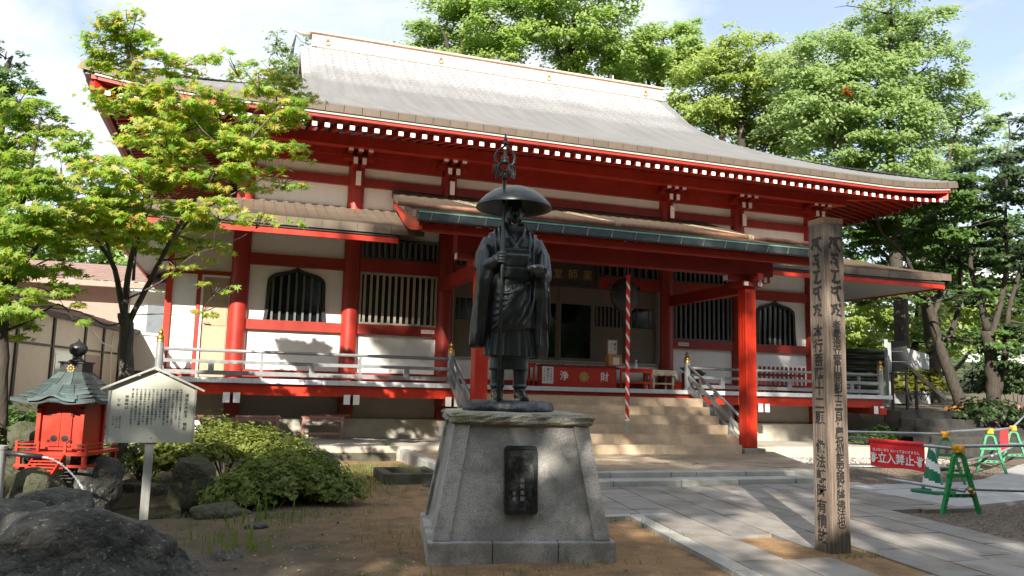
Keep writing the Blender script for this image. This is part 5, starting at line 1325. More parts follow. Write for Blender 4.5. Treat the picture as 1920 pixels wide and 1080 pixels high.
cl = mb.build('table_cloth', 'cloth', loc=(2.42, -.48, DZ+.005), smooth=False); tag(cl, 'beige lace cloth draped over the small table beside the column', 'tablecloth')
wb = empty('fortune_box', (1.12, -.60, DZ+.52), 0, 'orange wooden box with a framed paper notice standing behind the offering box', 'box')
MB().box(-.17, .17, -.10, .10, 0, .26).build('box', 'wood_orange', wb, bevel=.006); MB().box(-.06, .10, -.106, -.101, .03, .2).build('label_paper', 'paper', wb)
MB().box(-.15, .11, .02, .04, .262, .62).build('frame', 'wood_orange', wb); pp = MB().box(-.13, .09, .012, .019, .28, .60).build('paper_notice', 'paper', wb)
ms = column_text('運勢', .04, .56, .11, .085, 'ink', .010, .001)+column_text('みくじ', -.05, .56, .085, .06, 'ink', .010, .0006); put('writing', join_meshes(ms, 'writing', 'ink'), pp)['kind'] = 'stuff'
bt = empty('spray_bottle', (1.70, -.62, DZ+.480), 0, 'small clear spray bottle standing on the vermilion table', 'bottle')
MB().lathe([(.035, 0), (.038, .01), (.038, .12), (.016, .15), (.016, .165)], 14).build('bottle_body', 'bottle', bt, angle=40); MB().box(-.014, .014, -.045, .02, .166, .205).build('spray_head', 'paint_white', bt)
pf = empty('picket_screen', (6.08, -.32, DZ+.003), 0, 'row of dark red round-topped pickets leaning against the white wall behind the railing', 'fence')
for q in range(11):
    x = -.68+.135*q; mb = MB(); mb.prism([(x-.033, 0), (x+.033, 0), (x+.033, .55), (x+.02, .575), (x+.037, .605), (x+.035, .64), (x+.015, .665), (x-.015, .665), (x-.035, .64), (x-.037, .605), (x-.02, .575), (x-.033, .55)], -.012, .012); mb.build('picket', 'red_dull', pf)
for z in (.12, .42): MB().box(-.73, .73, .013, .04, z, z+.06).build('cross_rail', 'red_dull', pf)
lc = empty('reading_stand', (3.35, -.45, DZ+.003), 0, 'low dark red stand with black sloped top behind the stair newel', 'stand')
for sx in (-.2, .2): MB().box(sx-.025, sx+.025, -.15, .15, 0, .42).build('leg', 'red_dull', lc)
MB().bar((0, -.2, .40), (0, .2, .55), .5, .02).build('top', 'black_wood', lc)

# ------------------------------------------------------------------ barrier
def a_stand(loc, rz, m, label, h=.74, w=.56):
    e = empty('barrier_stand', loc, rz, label, 'barrier stand', 'green barrier stands')
    # arch frame: two legs joined by a round top, leaning front and back frames
    pts = [(-.105*math.cos(math.pi*q/16), h-.12+.12*math.sin(math.pi*q/16)) for q in range(17)]
    pts = [(-w/2, 0), (-w/2+.07, h*.33), (-w/2+.125, h*.6)]+pts+[(w/2-.125, h*.6), (w/2-.07, h*.33), (w/2, 0)]
    mb = MB()
    o2 = [(x, z) for x, z in pts]; inn = [(x*(1-.044/max(.10, abs(x))) if z < h-.12 else x*.62, z if z < h-.12 else h-.12+(z-h+.12)*.64) for x, z in pts]
    n_ = len(o2)
    for yy0, yy1 in ((-.024, .024),):
        vs = [(x, yy0, z) for x, z in o2]+[(x, yy0, z) for x, z in inn]+[(x, yy1, z) for x, z in o2]+[(x, yy1, z) for x, z in inn]
        fs = []
        for k in range(n_-1): fs += [(k, k+1, n_+k+1, n_+k), (2*n_+k, 3*n_+k, 3*n_+k+1, 2*n_+k+1), (k, 2*n_+k, 2*n_+k+1, k+1), (n_+k, n_+k+1, 3*n_+k+1, 3*n_+k)]
        fs += [(0, n_, 3*n_, 2*n_), (n_-1, 3*n_-1, 4*n_-1, 2*n_-1)]
        mb.add(vs, fs)
    fr_ = mb.build('arch_frame', m, e)
    for q in range(6):      # moulded ribs along both legs
        for sx in (-1, 1):
            t_ = .12+.12*q; xo = interp([(0, w/2), (h*.33, w/2-.07), (h*.6, w/2-.125), (h, .105)], h*t_)-.026
            MB().box(sx*xo-.016, sx*xo+.016, -.033, -.0245, h*t_-.012, h*t_+.012).build('rib', m, fr_)
    for z, hw_ in ((.22, w/2-.055), (.46, w/2-.10)):
        cb = MB().box(-hw_, hw_, -.012, .012, z-.022, z+.022).build('cross_bar', m, e)
    for q in range(4): MB().box(-.15+.1*q-.025, -.15+.1*q+.025, -.0155, -.0125, .212, .228).build('slot', 'ink', e)
    cl_ = MB().box(-.055, .055, -.06, .06, h+.002, h+.035).build('clamp', 'clamp', e, bevel=.01)
    MB().tube([(-.06, 0, h+.06), (.06, 0, h+.06)], .042, 12).build('clamp_ring', 'clamp', e, True); MB().tube([(0, -.07, h+.045), (0, .07, h+.045)], .026, 10).build('clamp_bolt', 'clamp', e)
    return e
S1 = (1.30, -9.90, -.03); S2 = (3.80, -7.40, -.0); S3 = (6.35, -6.05, -.0); S4 = (8.55, -4.75, .0)
a_stand(S1, R_(-8), 'stand_green', 'bright green arched barrier stand with orange clamp on the gravel')
a_stand(S2, R_(-38), 'stand_green_old', 'green barrier stand behind the striped cone'); a_stand(S3, R_(-30), 'stand_green_old', 'faded green barrier stand between the cone and the plain red cloth'); a_stand(S4, R_(-30), 'stand_green_old', 'faded green barrier stand just beyond the plain red cloth')
def pipe(a, b_, label, r=.021):
    o = MB().tube([a, b_], r, 12).build('barrier_pipe', 'pipe', None, True); tag(o, label, 'pipe', 'steel barrier pipes'); return o
pz = .80
pipe((S1[0]-.03, S1[1], .755), (1.145, -7.9, .789), 'top steel pipe from the bright green stand carrying the red warning banner')
pipe((S1[0]+.02, S1[1]-.05, .25), (1.13, -7.95, .288), 'lower steel pipe from the bright green stand under the red warning banner')
pipe((S1[0]-.0, S1[1]+.03, .785), (4.8, -10.7, .90), 'top steel pipe running from the bright green stand away over the gravel')
pipe((S1[0]+.0, S1[1]+.05, .27), (4.8, -10.5, .19), 'lower steel pipe running from the bright green stand away over the gravel')
pipe((S2[0], S2[1], pz), (1.9, -6.9, pz-.0), 'long upper steel pipe from behind the wooden post to the stand behind the cone')
pipe((S2[0]+.02, S2[1]-.02, .26), (1.9, -7.1, .27), 'low steel pipe from behind the wooden post to the stand behind the cone')
pipe((S2[0]+.03, S2[1], pz+.03), (S3[0], S3[1], pz+.03), 'upper steel pipe between the stand behind the cone and the next one'); pipe((S2[0]+.03, S2[1], .30), (S3[0], S3[1], .34), 'lower steel pipe between the stand behind the cone and the next one')
pipe((S3[0]+.02, S3[1], pz+.0), (S4[0], S4[1], pz+.0), 'upper steel pipe holding the plain red cloth'); pipe((S4[0]+.03, S4[1], pz+.03), (12.5, -2.0, 1.1), 'upper steel pipe leading off beyond the farthest green stand'); pipe((S3[0]+.02, S3[1], .32), (10.2, -3.9, .55), 'lower steel pipe leading off past the farthest green stand')
for q, (dx, dy, dz_) in enumerate(((.10, -.05, .26), (.18, -.02, .22))):
    c_ = MB().tube([(S1[0]+dx-.03, S1[1]+dy-.04, dz_), (S1[0]+dx+.03, S1[1]+dy+.03, dz_+.01)], .032, 10).build('pipe_clamp', 'brass', None, True); tag(c_, ['brass pipe coupling on the lower bar of the bright green stand', 'second brass coupling beside it on the lower bar of the bright green stand'][q], 'coupling', 'brass pipe couplings')
# red warning banner on the top pipe
A = Vector((1.2415, -9.44, .763)); B = Vector((1.185, -8.55, .778))
bn = empty('warning_banner', tuple(B), math.atan2(A.y-B.y, A.x-B.x), 'red cloth banner with white hands and no-entry writing hung on the pipe', 'banner')
L_ = (A-B).length; nx2 = 28; vs = []; fs = []
for j in range(9):
    for i in range(nx2+1):
        u_ = i/nx2; w_ = j/8; vs.append((L_*u_, .010*math.sin(u_*9+w_*2)*w_-.024*0, -.015-.335*w_-.008*math.sin(u_*7)*w_))
for j in range(8):
    for i in range(nx2): fs.append((j*(nx2+1)+i, j*(nx2+1)+i+1, (j+1)*(nx2+1)+i+1, (j+1)*(nx2+1)+i))
MB().add(vs, fs).build('cloth', 'banner', bn, True, fix=False)
MB().tube([(0, 0, -.005), (L_, 0, -.005)], .028, 12).build('sleeve', 'banner', bn, True)
put('writing', text_mesh('立入禁止', .148, 'paint_white', bold=.0032), bn, (L_*.5, -.016, -.238)); put('writing', text_mesh('あぶないから はいってはいけません', .047, 'paint_white', bold=.0008), bn, (L_*.5, -.016, -.125))
for s in (-1, 1):      # white palm prints
    mb = MB(); cx_ = L_*.5+s*.375; cz = -.245; hk = .72
    mb.prism([(cx_+.036*math.cos(a*math.pi/8), cz-.014+.04*math.sin(a*math.pi/8)) for a in range(16)], -.0158, -.0156)
    for q in range(5):
        ang = R_(90+s*8-(q-2)*24*1.0) if q < 4 else R_(90-s*75)
        ang = R_(90+(-44+22*q)) if q < 4 else R_(90+s*0+(-78 if s < 0 else 78))
        p0 = (cx_+.029*math.cos(ang), cz-.007+.032*math.sin(ang)); p1 = (cx_+.076*math.cos(ang), cz-.007+.083*math.sin(ang)); d = Vector((p1[0]-p0[0], p1[1]-p0[1])).normalized(); nn = Vector((-d.y, d.x))*.0095
        mb.prism([(p0[0]+nn.x, p0[1]+nn.y), (p0[0]-nn.x, p0[1]-nn.y), (p1[0]-nn.x*.9, p1[1]-nn.y*.9), (p1[0]+d.x*.012, p1[1]+d.y*.012), (p1[0]+nn.x*.9, p1[1]+nn.y*.9)], -.0158-.0002*(q+1), -.0155)
    mb.build('hand_print', 'paint_white', bn)
fl = MB(); vs = []; fs = []
a_, b_ = Vector((S3[0], S3[1], pz)).lerp(Vector((S4[0], S4[1], pz)), .42), Vector((S3[0], S3[1], pz)).lerp(Vector((S4[0], S4[1], pz)), .78)
for j in range(7):
    for i in range(9):
        p = a_.lerp(b_, i/8); vs.append((p.x+.02*math.sin(i*1.4)*j/6, p.y+.03*math.sin(i*1.1+1)*j/6, p.z-.02-.42*j/6))
for j in range(6):
    for i in range(8): fs.append((j*9+i, j*9+i+1, (j+1)*9+i+1, (j+1)*9+i))
tag(fl.add(vs, fs).build('red_cloth', 'banner', None, True, fix=False), 'plain dark red cloth hanging from the far barrier pipe', 'cloth')
# striped cone
cn = empty('traffic_cone', (2.50, -8.35, .004), R_(10), 'green traffic cone with broad white slanting stripes on a square base', 'traffic cone')
MB().box(-.215, .215, -.215, .215, 0, .045).build('cone_base', 'cone_green', cn, bevel=.012)
Nn, Mm = 40, 24; hC = .70
for colr, par in (('cone_green', 0), ('paint_white', 1)):
    vs, fs = [], []
    for j in range(Mm+1):
        for i in range(Nn):
            a = 2*math.pi*i/Nn; r = .155-.125*j/Mm; vs.append((r*math.cos(a), r*math.sin(a), .045+(hC-.045)*j/Mm))
    for j in range(Mm):
        for i in range(Nn):
            ph = (j/Mm*2.3+i/Nn*1.0) % 1.0
            if (ph > .56) == bool(par): fs.append((j*Nn+i, j*Nn+(i+1) % Nn, (j+1)*Nn+(i+1) % Nn, (j+1)*Nn+i))
    MB().add(vs, fs).build('cone_body' if not par else 'stripe', colr, cn, True, fix=False)
MB().lathe([(.03, hC), (.02, hC+.02), (.005, hC+.022)], 16).build('cone_tip', 'cone_green', cn)
# ------------------------------------------------------------------ beyond the hall on the right
ss = empty('stone_stairs', (10.6, -1.6, .0), R_(8), 'dark wide stone stairs climbing the bank beside the deck end', 'stairs')
for q in range(6): MB().box(-1.6, 3.2, -1.6+.42*q, -1.6+.42*q+.55, -.1+.2*q-.3, .05+.2*q).build('step', 'stone_dark', ss, bevel=.02)
bd = empty('grey_sign_board', (10.40, .15, 1.12), R_(-14), 'dark grey slatted board on thin legs beside the stairs', 'sign')
for q in range(3): MB().box(-.22, .22, -.03, .03, .98+.29*q, 1.262+.29*q).build('slat', 'board_grey', bd)
for x in (-.2, .22, .5): MB().box(x-.03, x+.03, .032, .09, -.3, .97 if x < .4 else .9).build('leg', 'board_grey', bd)
MB().box(-.28, .62, .035, .075, .90, .95).build('rail', 'board_grey', bd); MB().box(.1, 1.5, .04, .08, .35, .40).build('rail', 'board_grey', bd)
MB().bar((.2, -.06, 1.15), (1.25, -.1, .25), .05, .10).build('slanting_handrail', 'bark', bd)
pk = boulder('rusty_planks', (12.9, .5, 1.05), (1.3, .5, .36), 'rust', 'rust-brown upturned planks lying below the slanting handrail', 31, .2, .12, 3); pk['category'] = 'planks'
fn = empty('slat_fence', (11.3, 1.55, 1.1), R_(27.9), 'pale grey metal slat fence beyond the dark sign board', 'fence')
for q in range(32): MB().box(.05+.13*q, .05+.13*q+.075, -.01, .01, .1, 1.95-.006*q).build('slat', 'fence_grey', fn)
MB().box(.0, 4.25, .012, .05, .4, .46).build('fence_rail', 'fence_grey', fn); MB().box(.0, 4.25, .012, .05, 1.6, 1.66).build('fence_rail', 'fence_grey', fn); MB().box(-.05, .03, -.04, .04, -.3, 2.02).build('fence_post', 'fence_grey', fn)
bmst = empty('log_pile', (11.15, 1.75, 1.2), R_(-10), 'stack of black poles behind the end of the railing', 'pole stack')
for q in range(9): MB().tube([(-1.5+.06*q, .05*(q % 2), .10+.18*q), (.0+.03*q, .02, .09+.18*q)], .088, 10).build('pole', 'bamboo_dark', bmst, True)
for q, (x, y) in enumerate(((12.2, -1.3), (13.4, -1.0))):
    s_ = MB().lathe([(.045, 0), (.045, .62), (.02, .65)], 10).build('wooden_stake', 'bench', loc=(x, y, ground_z(x, y)-.05)); tag(s_, ['short pale wooden stake at the foot of the leaning trunk', 'short pale wooden stake at the foot of the forked trunk'][q], 'stake', 'short wooden stakes')
fb = empty('far_building', (46.5, 27, 1.0), R_(-28), 'pale grey multi-storey building glimpsed through the trees', 'building')
MB().box(-2.6, 2.6, 0, 6, -2, 11.5).build('wall', 'far_wall', fb)
for r_i in range(4):
    for c_i in range(3): MB().box(-2.2+1.6*c_i, -1.1+1.6*c_i, -.06, .0, 1.0+3*r_i, 2.6+3*r_i).build('window', 'far_window', fb)
# ------------------------------------------------------------------ vegetation
import numpy as np
NR = np.random.default_rng(11)
# foliage masses (x, y, z, rx, ry, rz) and limbs (x, y, z, radius), metres
maple_blobs = [(-8.92,-6.48,6.03,0.3,0.3,0.27),(-9.13,-6.2,5.85,0.27,0.27,0.2),(-8.84,-6.21,5.82,0.22,0.22,0.18),(-9.1,-5.86,5.65,0.31,0.31,0.22),(-8.48,-6.39,5.62,0.3,0.3,0.2),(-8.15,-6.21,5.63,0.29,0.29,0.19),(-7.55,-7.78,5.14,0.29,0.29,0.15),(-7.24,-7.2,5.22,0.29,0.29,0.15),(-6.89,-6.58,5.39,0.33,0.33,0.26),(-6.76,-7.03,4.95,0.25,0.25,0.16),(-8.82,-5.96,5.2,0.44,0.44,0.25),(-8.15,-7.4,4.8,0.34,0.34,0.22),(-7.74,-6.98,4.86,0.36,0.36,0.23),(-7.27,-7.45,4.6,0.32,0.32,0.17),(-6.88,-7.14,4.82,0.28,0.28,0.15),(-7.99,-6.69,4.63,0.43,0.43,0.24),(-8.35,-7.41,4.23,0.33,0.33,0.22),(-7.44,-7.4,4.28,0.34,0.34,0.2),(-6.92,-7.46,4.19,0.37,0.37,0.15),(-6.7,-6.51,4.07,0.26,0.26,0.1),(-7.22,-6.57,4.07,0.37,0.37,0.14),(-7.66,-7.37,3.92,0.41,0.41,0.18),(-8.19,-6.22,4.23,0.45,0.45,0.23),(-8.59,-7.08,3.82,0.46,0.46,0.24),(-9.16,-6.17,4.2,0.35,0.35,0.21),(-7.5,-7.41,3.43,0.48,0.48,0.13),(-6.95,-7.78,3.3,0.32,0.32,0.08),(-8.09,-6.05,3.61,0.51,0.51,0.17),(-8.57,-6.91,3.39,0.53,0.53,0.22),(-9.15,-6.74,3.64,0.4,0.4,0.23),(-9.13,-5.49,3.4,0.49,0.49,0.25),(-7.85,-6.06,3.12,0.36,0.36,0.17),(-8.04,-6.88,2.77,0.24,0.24,0.11),(-7.62,-6.01,3.22,0.27,0.27,0.11),(-7.51,-6.63,2.56,0.29,0.29,0.08),(-7.61,-6.34,2.3,0.26,0.26,0.07),(-9.25,-6.67,3.24,0.4,0.4,0.22),(-8.42,-5.78,3.26,0.37,0.37,0.18)]
maple_limbs = [[(-8.71,-5.6,-0.23,0.17),(-8.7,-5.64,0.01,0.16),(-8.64,-5.75,0.72,0.15),(-8.63,-5.85,1.43,0.14),(-8.66,-5.91,1.99,0.13),(-8.7,-5.93,2.22,0.12)],[(-8.69,-5.92,2.13,0.085),(-8.86,-5.95,2.8,0.069),(-9.08,-6.13,3.14,0.053),(-9.37,-6.39,3.42,0.036),(-9.57,-6.58,3.7,0.02)],[(-8.69,-5.92,2.13,0.085),(-8.68,-6.0,2.7,0.075),(-8.61,-5.99,3.28,0.064),(-8.39,-6.07,4.1,0.054),(-8.49,-6.11,4.67,0.043),(-8.7,-6.22,5.2,0.033),(-8.85,-6.35,5.73,0.022),(-8.8,-6.42,6.15,0.012)],[(-8.67,-5.91,2.03,0.085),(-8.44,-6.06,2.56,0.073),(-8.21,-6.52,3.01,0.061),(-7.96,-6.88,3.46,0.049),(-7.66,-7.25,3.89,0.036),(-7.25,-7.65,4.3,0.024),(-6.92,-7.93,4.69,0.012)],[(-8.21,-6.52,3.01,0.04),(-7.89,-6.48,3.51,0.03),(-7.38,-6.49,3.89,0.02),(-6.85,-6.61,4.23,0.01)],[(-8.64,-5.8,2.69,0.045),(-8.63,-5.56,3.28,0.034),(-8.2,-5.56,3.82,0.023),(-7.6,-5.75,4.5,0.012)],[(-8.86,-5.95,2.8,0.045),(-9.14,-5.52,3.47,0.034),(-9.34,-5.3,3.95,0.023),(-9.32,-5.27,4.43,0.012)],[(-8.66,-5.97,2.42,0.03),(-8.24,-6.56,2.59,0.023),(-7.85,-7.05,2.89,0.015),(-7.6,-7.36,2.96,0.008)],[(-8.66,-5.93,2.13,0.03),(-8.88,-6.06,2.04,0.023),(-9.18,-6.19,2.19,0.015),(-9.69,-6.34,2.22,0.008)],[(-8.58,-5.96,2.2,0.018),(-8.02,-6.58,2.19,0.012),(-7.72,-6.88,2.04,0.006)]]
maple2_blobs = [(-10.05,-6.55,4.81,0.31,0.31,0.19),(-9.86,-6.13,4.7,0.36,0.36,0.21),(-10.18,-6.12,4.45,0.34,0.34,0.23),(-9.4,-7.35,4.08,0.3,0.3,0.19),(-9.79,-7.07,3.82,0.39,0.39,0.21),(-9.26,-7.56,3.63,0.28,0.28,0.16),(-9.55,-7.45,3.31,0.42,0.42,0.22),(-9.69,-7.49,2.92,0.36,0.36,0.21),(-9.33,-7.22,3.0,0.35,0.35,0.19),(-9.66,-6.55,2.69,0.39,0.39,0.2),(-9.62,-7.52,2.2,0.3,0.3,0.2),(-9.96,-6.23,1.98,0.29,0.29,0.2),(-9.29,-7.08,2.3,0.29,0.29,0.18),(-9.09,-7.16,2.02,0.17,0.17,0.1),(-10.51,-6.08,4.07,0.41,0.41,0.34),(-10.4,-6.57,3.15,0.45,0.45,0.32),(-10.15,-6.83,2.37,0.37,0.37,0.25)]
maple2_limbs = [[(-9.86,-6.36,0.42,0.1),(-9.9,-6.47,1.38,0.089),(-9.92,-6.55,2.02,0.077),(-9.93,-6.62,2.53,0.066),(-9.9,-6.69,3.05,0.054),(-9.79,-6.79,3.5,0.043),(-9.73,-6.87,3.95,0.031),(-9.67,-6.96,4.43,0.02)],[(-9.92,-6.55,2.02,0.05),(-9.82,-6.65,2.54,0.041),(-9.55,-6.81,2.99,0.031),(-9.39,-6.9,3.32,0.021),(-9.37,-6.97,3.76,0.012)],[(-9.93,-6.62,2.53,0.05),(-10.16,-6.61,3.04,0.037),(-10.37,-6.59,3.42,0.025),(-10.46,-6.62,3.93,0.012)],[(-9.91,-6.54,1.89,0.025),(-9.61,-6.66,2.03,0.019),(-9.32,-6.78,2.23,0.014),(-9.12,-6.83,2.04,0.008)]]
T1a = [(0.16,18.12,17.47,1.4,2.0,1.22),(1.87,18.29,18.93,1.95,2.0,1.43),(2.28,15.74,16.34,2.19,2.0,1.02),(1.5,19.77,17.41,1.87,2.0,0.94),(3.06,15.13,17.86,1.69,2.0,1.21),(2.83,17.99,20.2,2.09,2.0,1.18)]
T1b = [(5.78,18.45,20.27,2.3,2.0,1.49),(6.62,14.89,18.4,1.99,2.0,1.37),(6.09,18.36,18.3,2.56,2.0,1.13),(7.76,16.16,17.14,2.32,2.0,1.03),(9.24,16.32,18.96,1.85,2.0,1.32),(5.81,14.94,19.84,2.24,2.0,0.99),(7.78,14.48,19.48,1.75,2.0,1.0)]
T1c = [(10.92,17.28,18.67,1.64,2.0,1.23),(13.95,19.33,20.32,1.62,2.0,1.23),(13.58,16.52,18.09,1.5,2.0,1.23),(12.85,19.11,18.38,1.73,2.0,1.01),(12.36,20.03,18.34,1.76,2.0,0.88),(15.29,18.76,20.77,1.17,2.0,0.73)]
T2a = [(11.6,11.94,14.85,1.54,1.5,1.43),(13.33,11.21,16.21,1.62,1.5,1.19),(11.36,12.89,13.52,1.11,1.5,0.87),(13.89,12.84,14.62,1.79,1.5,1.29),(14.18,10.11,15.19,1.58,1.5,1.21),(15.52,12.28,13.89,1.98,1.5,1.29),(13.29,13.26,13.64,1.74,1.5,0.9),(17.01,12.31,13.07,1.75,1.5,1.0),(11.97,10.41,16.51,1.04,1.5,0.69),(15.32,13.24,12.86,1.51,1.5,0.66),(15.07,9.85,14.38,1.53,1.5,1.27),(16.2,10.58,13.2,1.66,1.5,1.09),(12.36,12.46,16.68,1.12,1.5,0.88),(11.07,14.3,14.97,1.01,1.5,1.01)]
T2b = [(12.97,5.73,13.86,1.57,1.5,1.1),(16.17,6.66,15.54,1.72,1.5,1.25),(15.39,5.4,16.06,0.99,1.5,0.78),(16.15,4.41,14.9,1.12,1.5,0.92),(16.52,4.46,13.73,1.36,1.5,1.04),(14.29,4.78,12.98,1.77,1.5,1.02),(12.44,5.18,11.83,1.75,1.5,1.01),(14.68,4.74,11.49,1.92,1.5,1.06),(18.16,5.42,13.05,1.34,1.5,0.96),(20.05,6.04,12.42,1.08,1.5,0.82),(12.92,5.52,10.49,1.87,1.5,0.82),(14.87,4.48,10.04,1.84,1.5,0.81),(19.38,6.38,11.32,1.51,1.5,0.87),(16.18,4.99,16.78,0.82,1.5,0.62),(14.14,5.29,16.1,0.61,1.5,0.45),(11.71,5.83,13.39,1.09,1.5,0.83),(12.34,7.12,12.36,1.45,1.5,0.87),(20.4,5.42,11.28,0.98,1.5,0.81),(18.94,4.33,12.48,0.69,1.5,0.61),(14.41,6.11,9.69,1.62,1.5,0.61),(15.68,4.36,9.1,1.55,1.5,0.58)]
T3a = [(11.26,1.57,7.44,1.09,1.2,0.56),(10.68,-0.79,6.87,1.19,1.2,0.63),(11.04,0.56,6.15,1.26,1.2,0.5),(11.0,1.55,6.49,0.82,1.2,0.49),(11.53,-0.67,5.98,1.05,1.2,0.51),(12.23,0.97,5.34,1.04,1.2,0.36),(11.36,2.01,4.66,1.0,1.2,0.37),(11.44,1.04,4.57,0.8,1.2,0.32),(13.3,0.49,7.5,0.98,1.2,0.65),(11.59,-0.52,4.18,0.75,1.2,0.3),(13.18,0.06,3.08,0.78,1.2,0.41)]
T3a_limbs = [[(13.28,0.56,0.58,0.26),(12.92,0.56,1.51,0.235),(12.39,0.57,2.75,0.21),(12.11,0.54,3.68,0.185),(11.84,0.55,4.3,0.16)],[(11.84,0.55,4.3,0.12),(11.11,0.2,4.84,0.098),(10.38,-0.07,5.52,0.075),(9.54,-0.18,6.05,0.052),(9.12,-0.46,6.86,0.03)],[(12.11,0.54,3.68,0.12),(12.54,0.54,4.99,0.09),(12.59,0.59,6.13,0.06),(12.22,0.57,7.24,0.03)],[(12.64,0.8,2.77,0.13),(13.02,0.52,3.89,0.105),(13.01,0.34,5.32,0.08),(12.77,0.25,6.58,0.055),(12.85,0.08,7.69,0.03)],[(11.94,0.55,4.07,0.06),(10.93,0.34,4.22,0.04),(9.88,0.25,4.38,0.02)]]
T3b = [(12.16,-1.48,7.47,0.92,1.2,0.74),(14.28,-0.51,9.26,0.64,1.2,0.8),(12.99,-1.25,6.62,0.81,1.2,0.75),(12.92,-0.65,5.64,1.07,1.2,0.61),(15.26,0.05,5.77,0.98,1.2,0.81),(14.53,0.07,4.42,0.83,1.2,0.64),(15.2,-0.32,8.18,0.98,1.2,0.98),(12.86,-0.47,4.42,0.61,1.2,0.37),(13.91,-0.53,2.92,0.71,1.2,0.68),(15.18,-0.41,3.77,0.79,1.2,0.79),(12.78,-0.64,6.41,0.62,1.2,0.46)]
T3b_limbs = [[(13.62,-0.09,0.62,0.3),(13.47,-0.16,1.54,0.28),(13.35,-0.25,2.45,0.26),(13.18,-0.31,3.37,0.24)],[(13.18,-0.31,3.37,0.16),(12.94,-0.35,4.28,0.128),(12.62,-0.36,5.19,0.095),(12.61,-0.52,6.42,0.062),(12.9,-0.78,7.65,0.03)],[(13.46,-0.15,3.08,0.15),(13.67,-0.37,4.16,0.12),(13.78,-0.57,5.4,0.09),(13.65,-0.71,6.79,0.06),(13.59,-0.96,8.8,0.03)],[(13.68,-0.13,1.54,0.16),(13.8,-0.34,2.77,0.13),(13.84,-0.51,4.01,0.1),(14.15,-0.82,5.55,0.07),(14.31,-1.15,7.56,0.04)]]
T4 = [(-6.31,27.62,20.49,0.67,1.4,0.67),(-5.79,28.05,19.54,0.92,1.4,0.92),(-5.11,26.9,18.2,1.2,1.4,1.08),(-6.72,28.43,18.2,0.98,1.4,0.79),(-4.42,29.8,21.56,0.71,1.4,0.64),(-6.18,30.74,18.12,1.28,1.4,0.83),(-3.82,28.33,19.57,1.25,1.4,1.25)]
T5 = [(-14.49,9.15,10.83,0.55,1.0,0.42),(-13.94,8.74,9.93,0.54,1.0,0.38),(-14.76,8.5,9.88,0.78,1.0,0.62),(-14.38,8.84,9.24,0.63,1.0,0.47)]
T6 = [(-11.87,20.38,6.57,1.87,1.8,0.65),(-15.26,21.76,6.87,2.59,1.8,0.94),(-17.29,20.81,7.02,2.25,1.8,1.35),(-13.49,20.8,7.58,1.87,1.8,0.94),(-10.12,19.71,6.96,1.63,1.8,0.7),(-16.13,21.3,8.38,2.09,1.8,1.16),(-18.83,21.92,9.89,1.85,1.8,1.62)]
T7 = [(18.24,9.34,4.18,1.36,1.6,1.13),(18.54,7.89,4.77,1.31,1.6,1.01),(17.57,9.6,2.59,1.26,1.6,0.9),(19.34,7.5,3.69,1.0,1.6,0.95),(16.36,9.11,4.08,1.33,1.6,1.33),(19.39,9.09,3.32,1.36,1.6,0.91),(21.4,7.86,5.6,1.35,1.6,1.13),(21.67,6.63,4.62,1.3,1.6,1.3),(24.66,7.54,5.77,1.38,1.6,1.38),(17.48,9.07,5.48,1.35,1.6,0.9)]
T8 = [(15.16,7.17,7.68,1.05,1.4,0.88),(15.2,5.69,7.73,1.0,1.4,0.84),(15.77,7.04,6.44,1.04,1.4,0.83),(16.93,5.8,7.08,1.22,1.4,0.86),(19.28,6.15,6.57,1.26,1.4,0.88),(20.26,5.15,7.56,1.24,1.4,1.04),(18.45,6.57,8.29,1.28,1.4,0.85),(21.64,5.33,6.21,1.05,1.4,1.05)]
def star(n=5, r_in=.36):
    pts = [(0.0, -.02, 0.0)]
    angs = [-150, -92, -46, 0, 46, 92, 150] if n == 7 else [-128, -64, 0, 64, 128]
    rad = {7: [.45, .78, .95, 1.1, .95, .78, .45], 5: [.62, .92, 1.1, .92, .62]}[n]
    for i, (a, r) in enumerate(zip(angs, rad)):
        a0 = math.radians(a)
        if i > 0:
            am = math.radians((angs[i-1]+a)/2); pts.append((r_in*math.sin(am), r_in*math.cos(am), .0))
        pts.append((r*math.sin(a0), r*math.cos(a0), -.12*r))
    return np.array(pts), [list(range(len(pts)))]
RH = (np.array([(0, -.5, 0), (.30, 0, -.05), (0, .55, -.06), (-.30, 0, -.05)], float), [[0, 1, 2, 3]])
LANCE = (np.array([(0, -.5, 0), (.17, -.1, .03), (.13, .3, .0), (0, .6, -.10), (-.13, .3, .0), (-.17, -.1, .03)], float), [[0, 1, 2, 3, 4, 5]])
OCT = (np.array([(1, 0, 0), (0, 1, 0), (-1, 0, 0), (0, -1, 0), (0, 0, .6), (0, 0, -.5)], float), [[0, 1, 4], [1, 2, 4], [2, 3, 4], [3, 0, 4], [1, 0, 5], [2, 1, 5], [3, 2, 5], [0, 3, 5]])
def unit(a): return a/np.maximum(1e-9, np.linalg.norm(a, axis=1, keepdims=True))
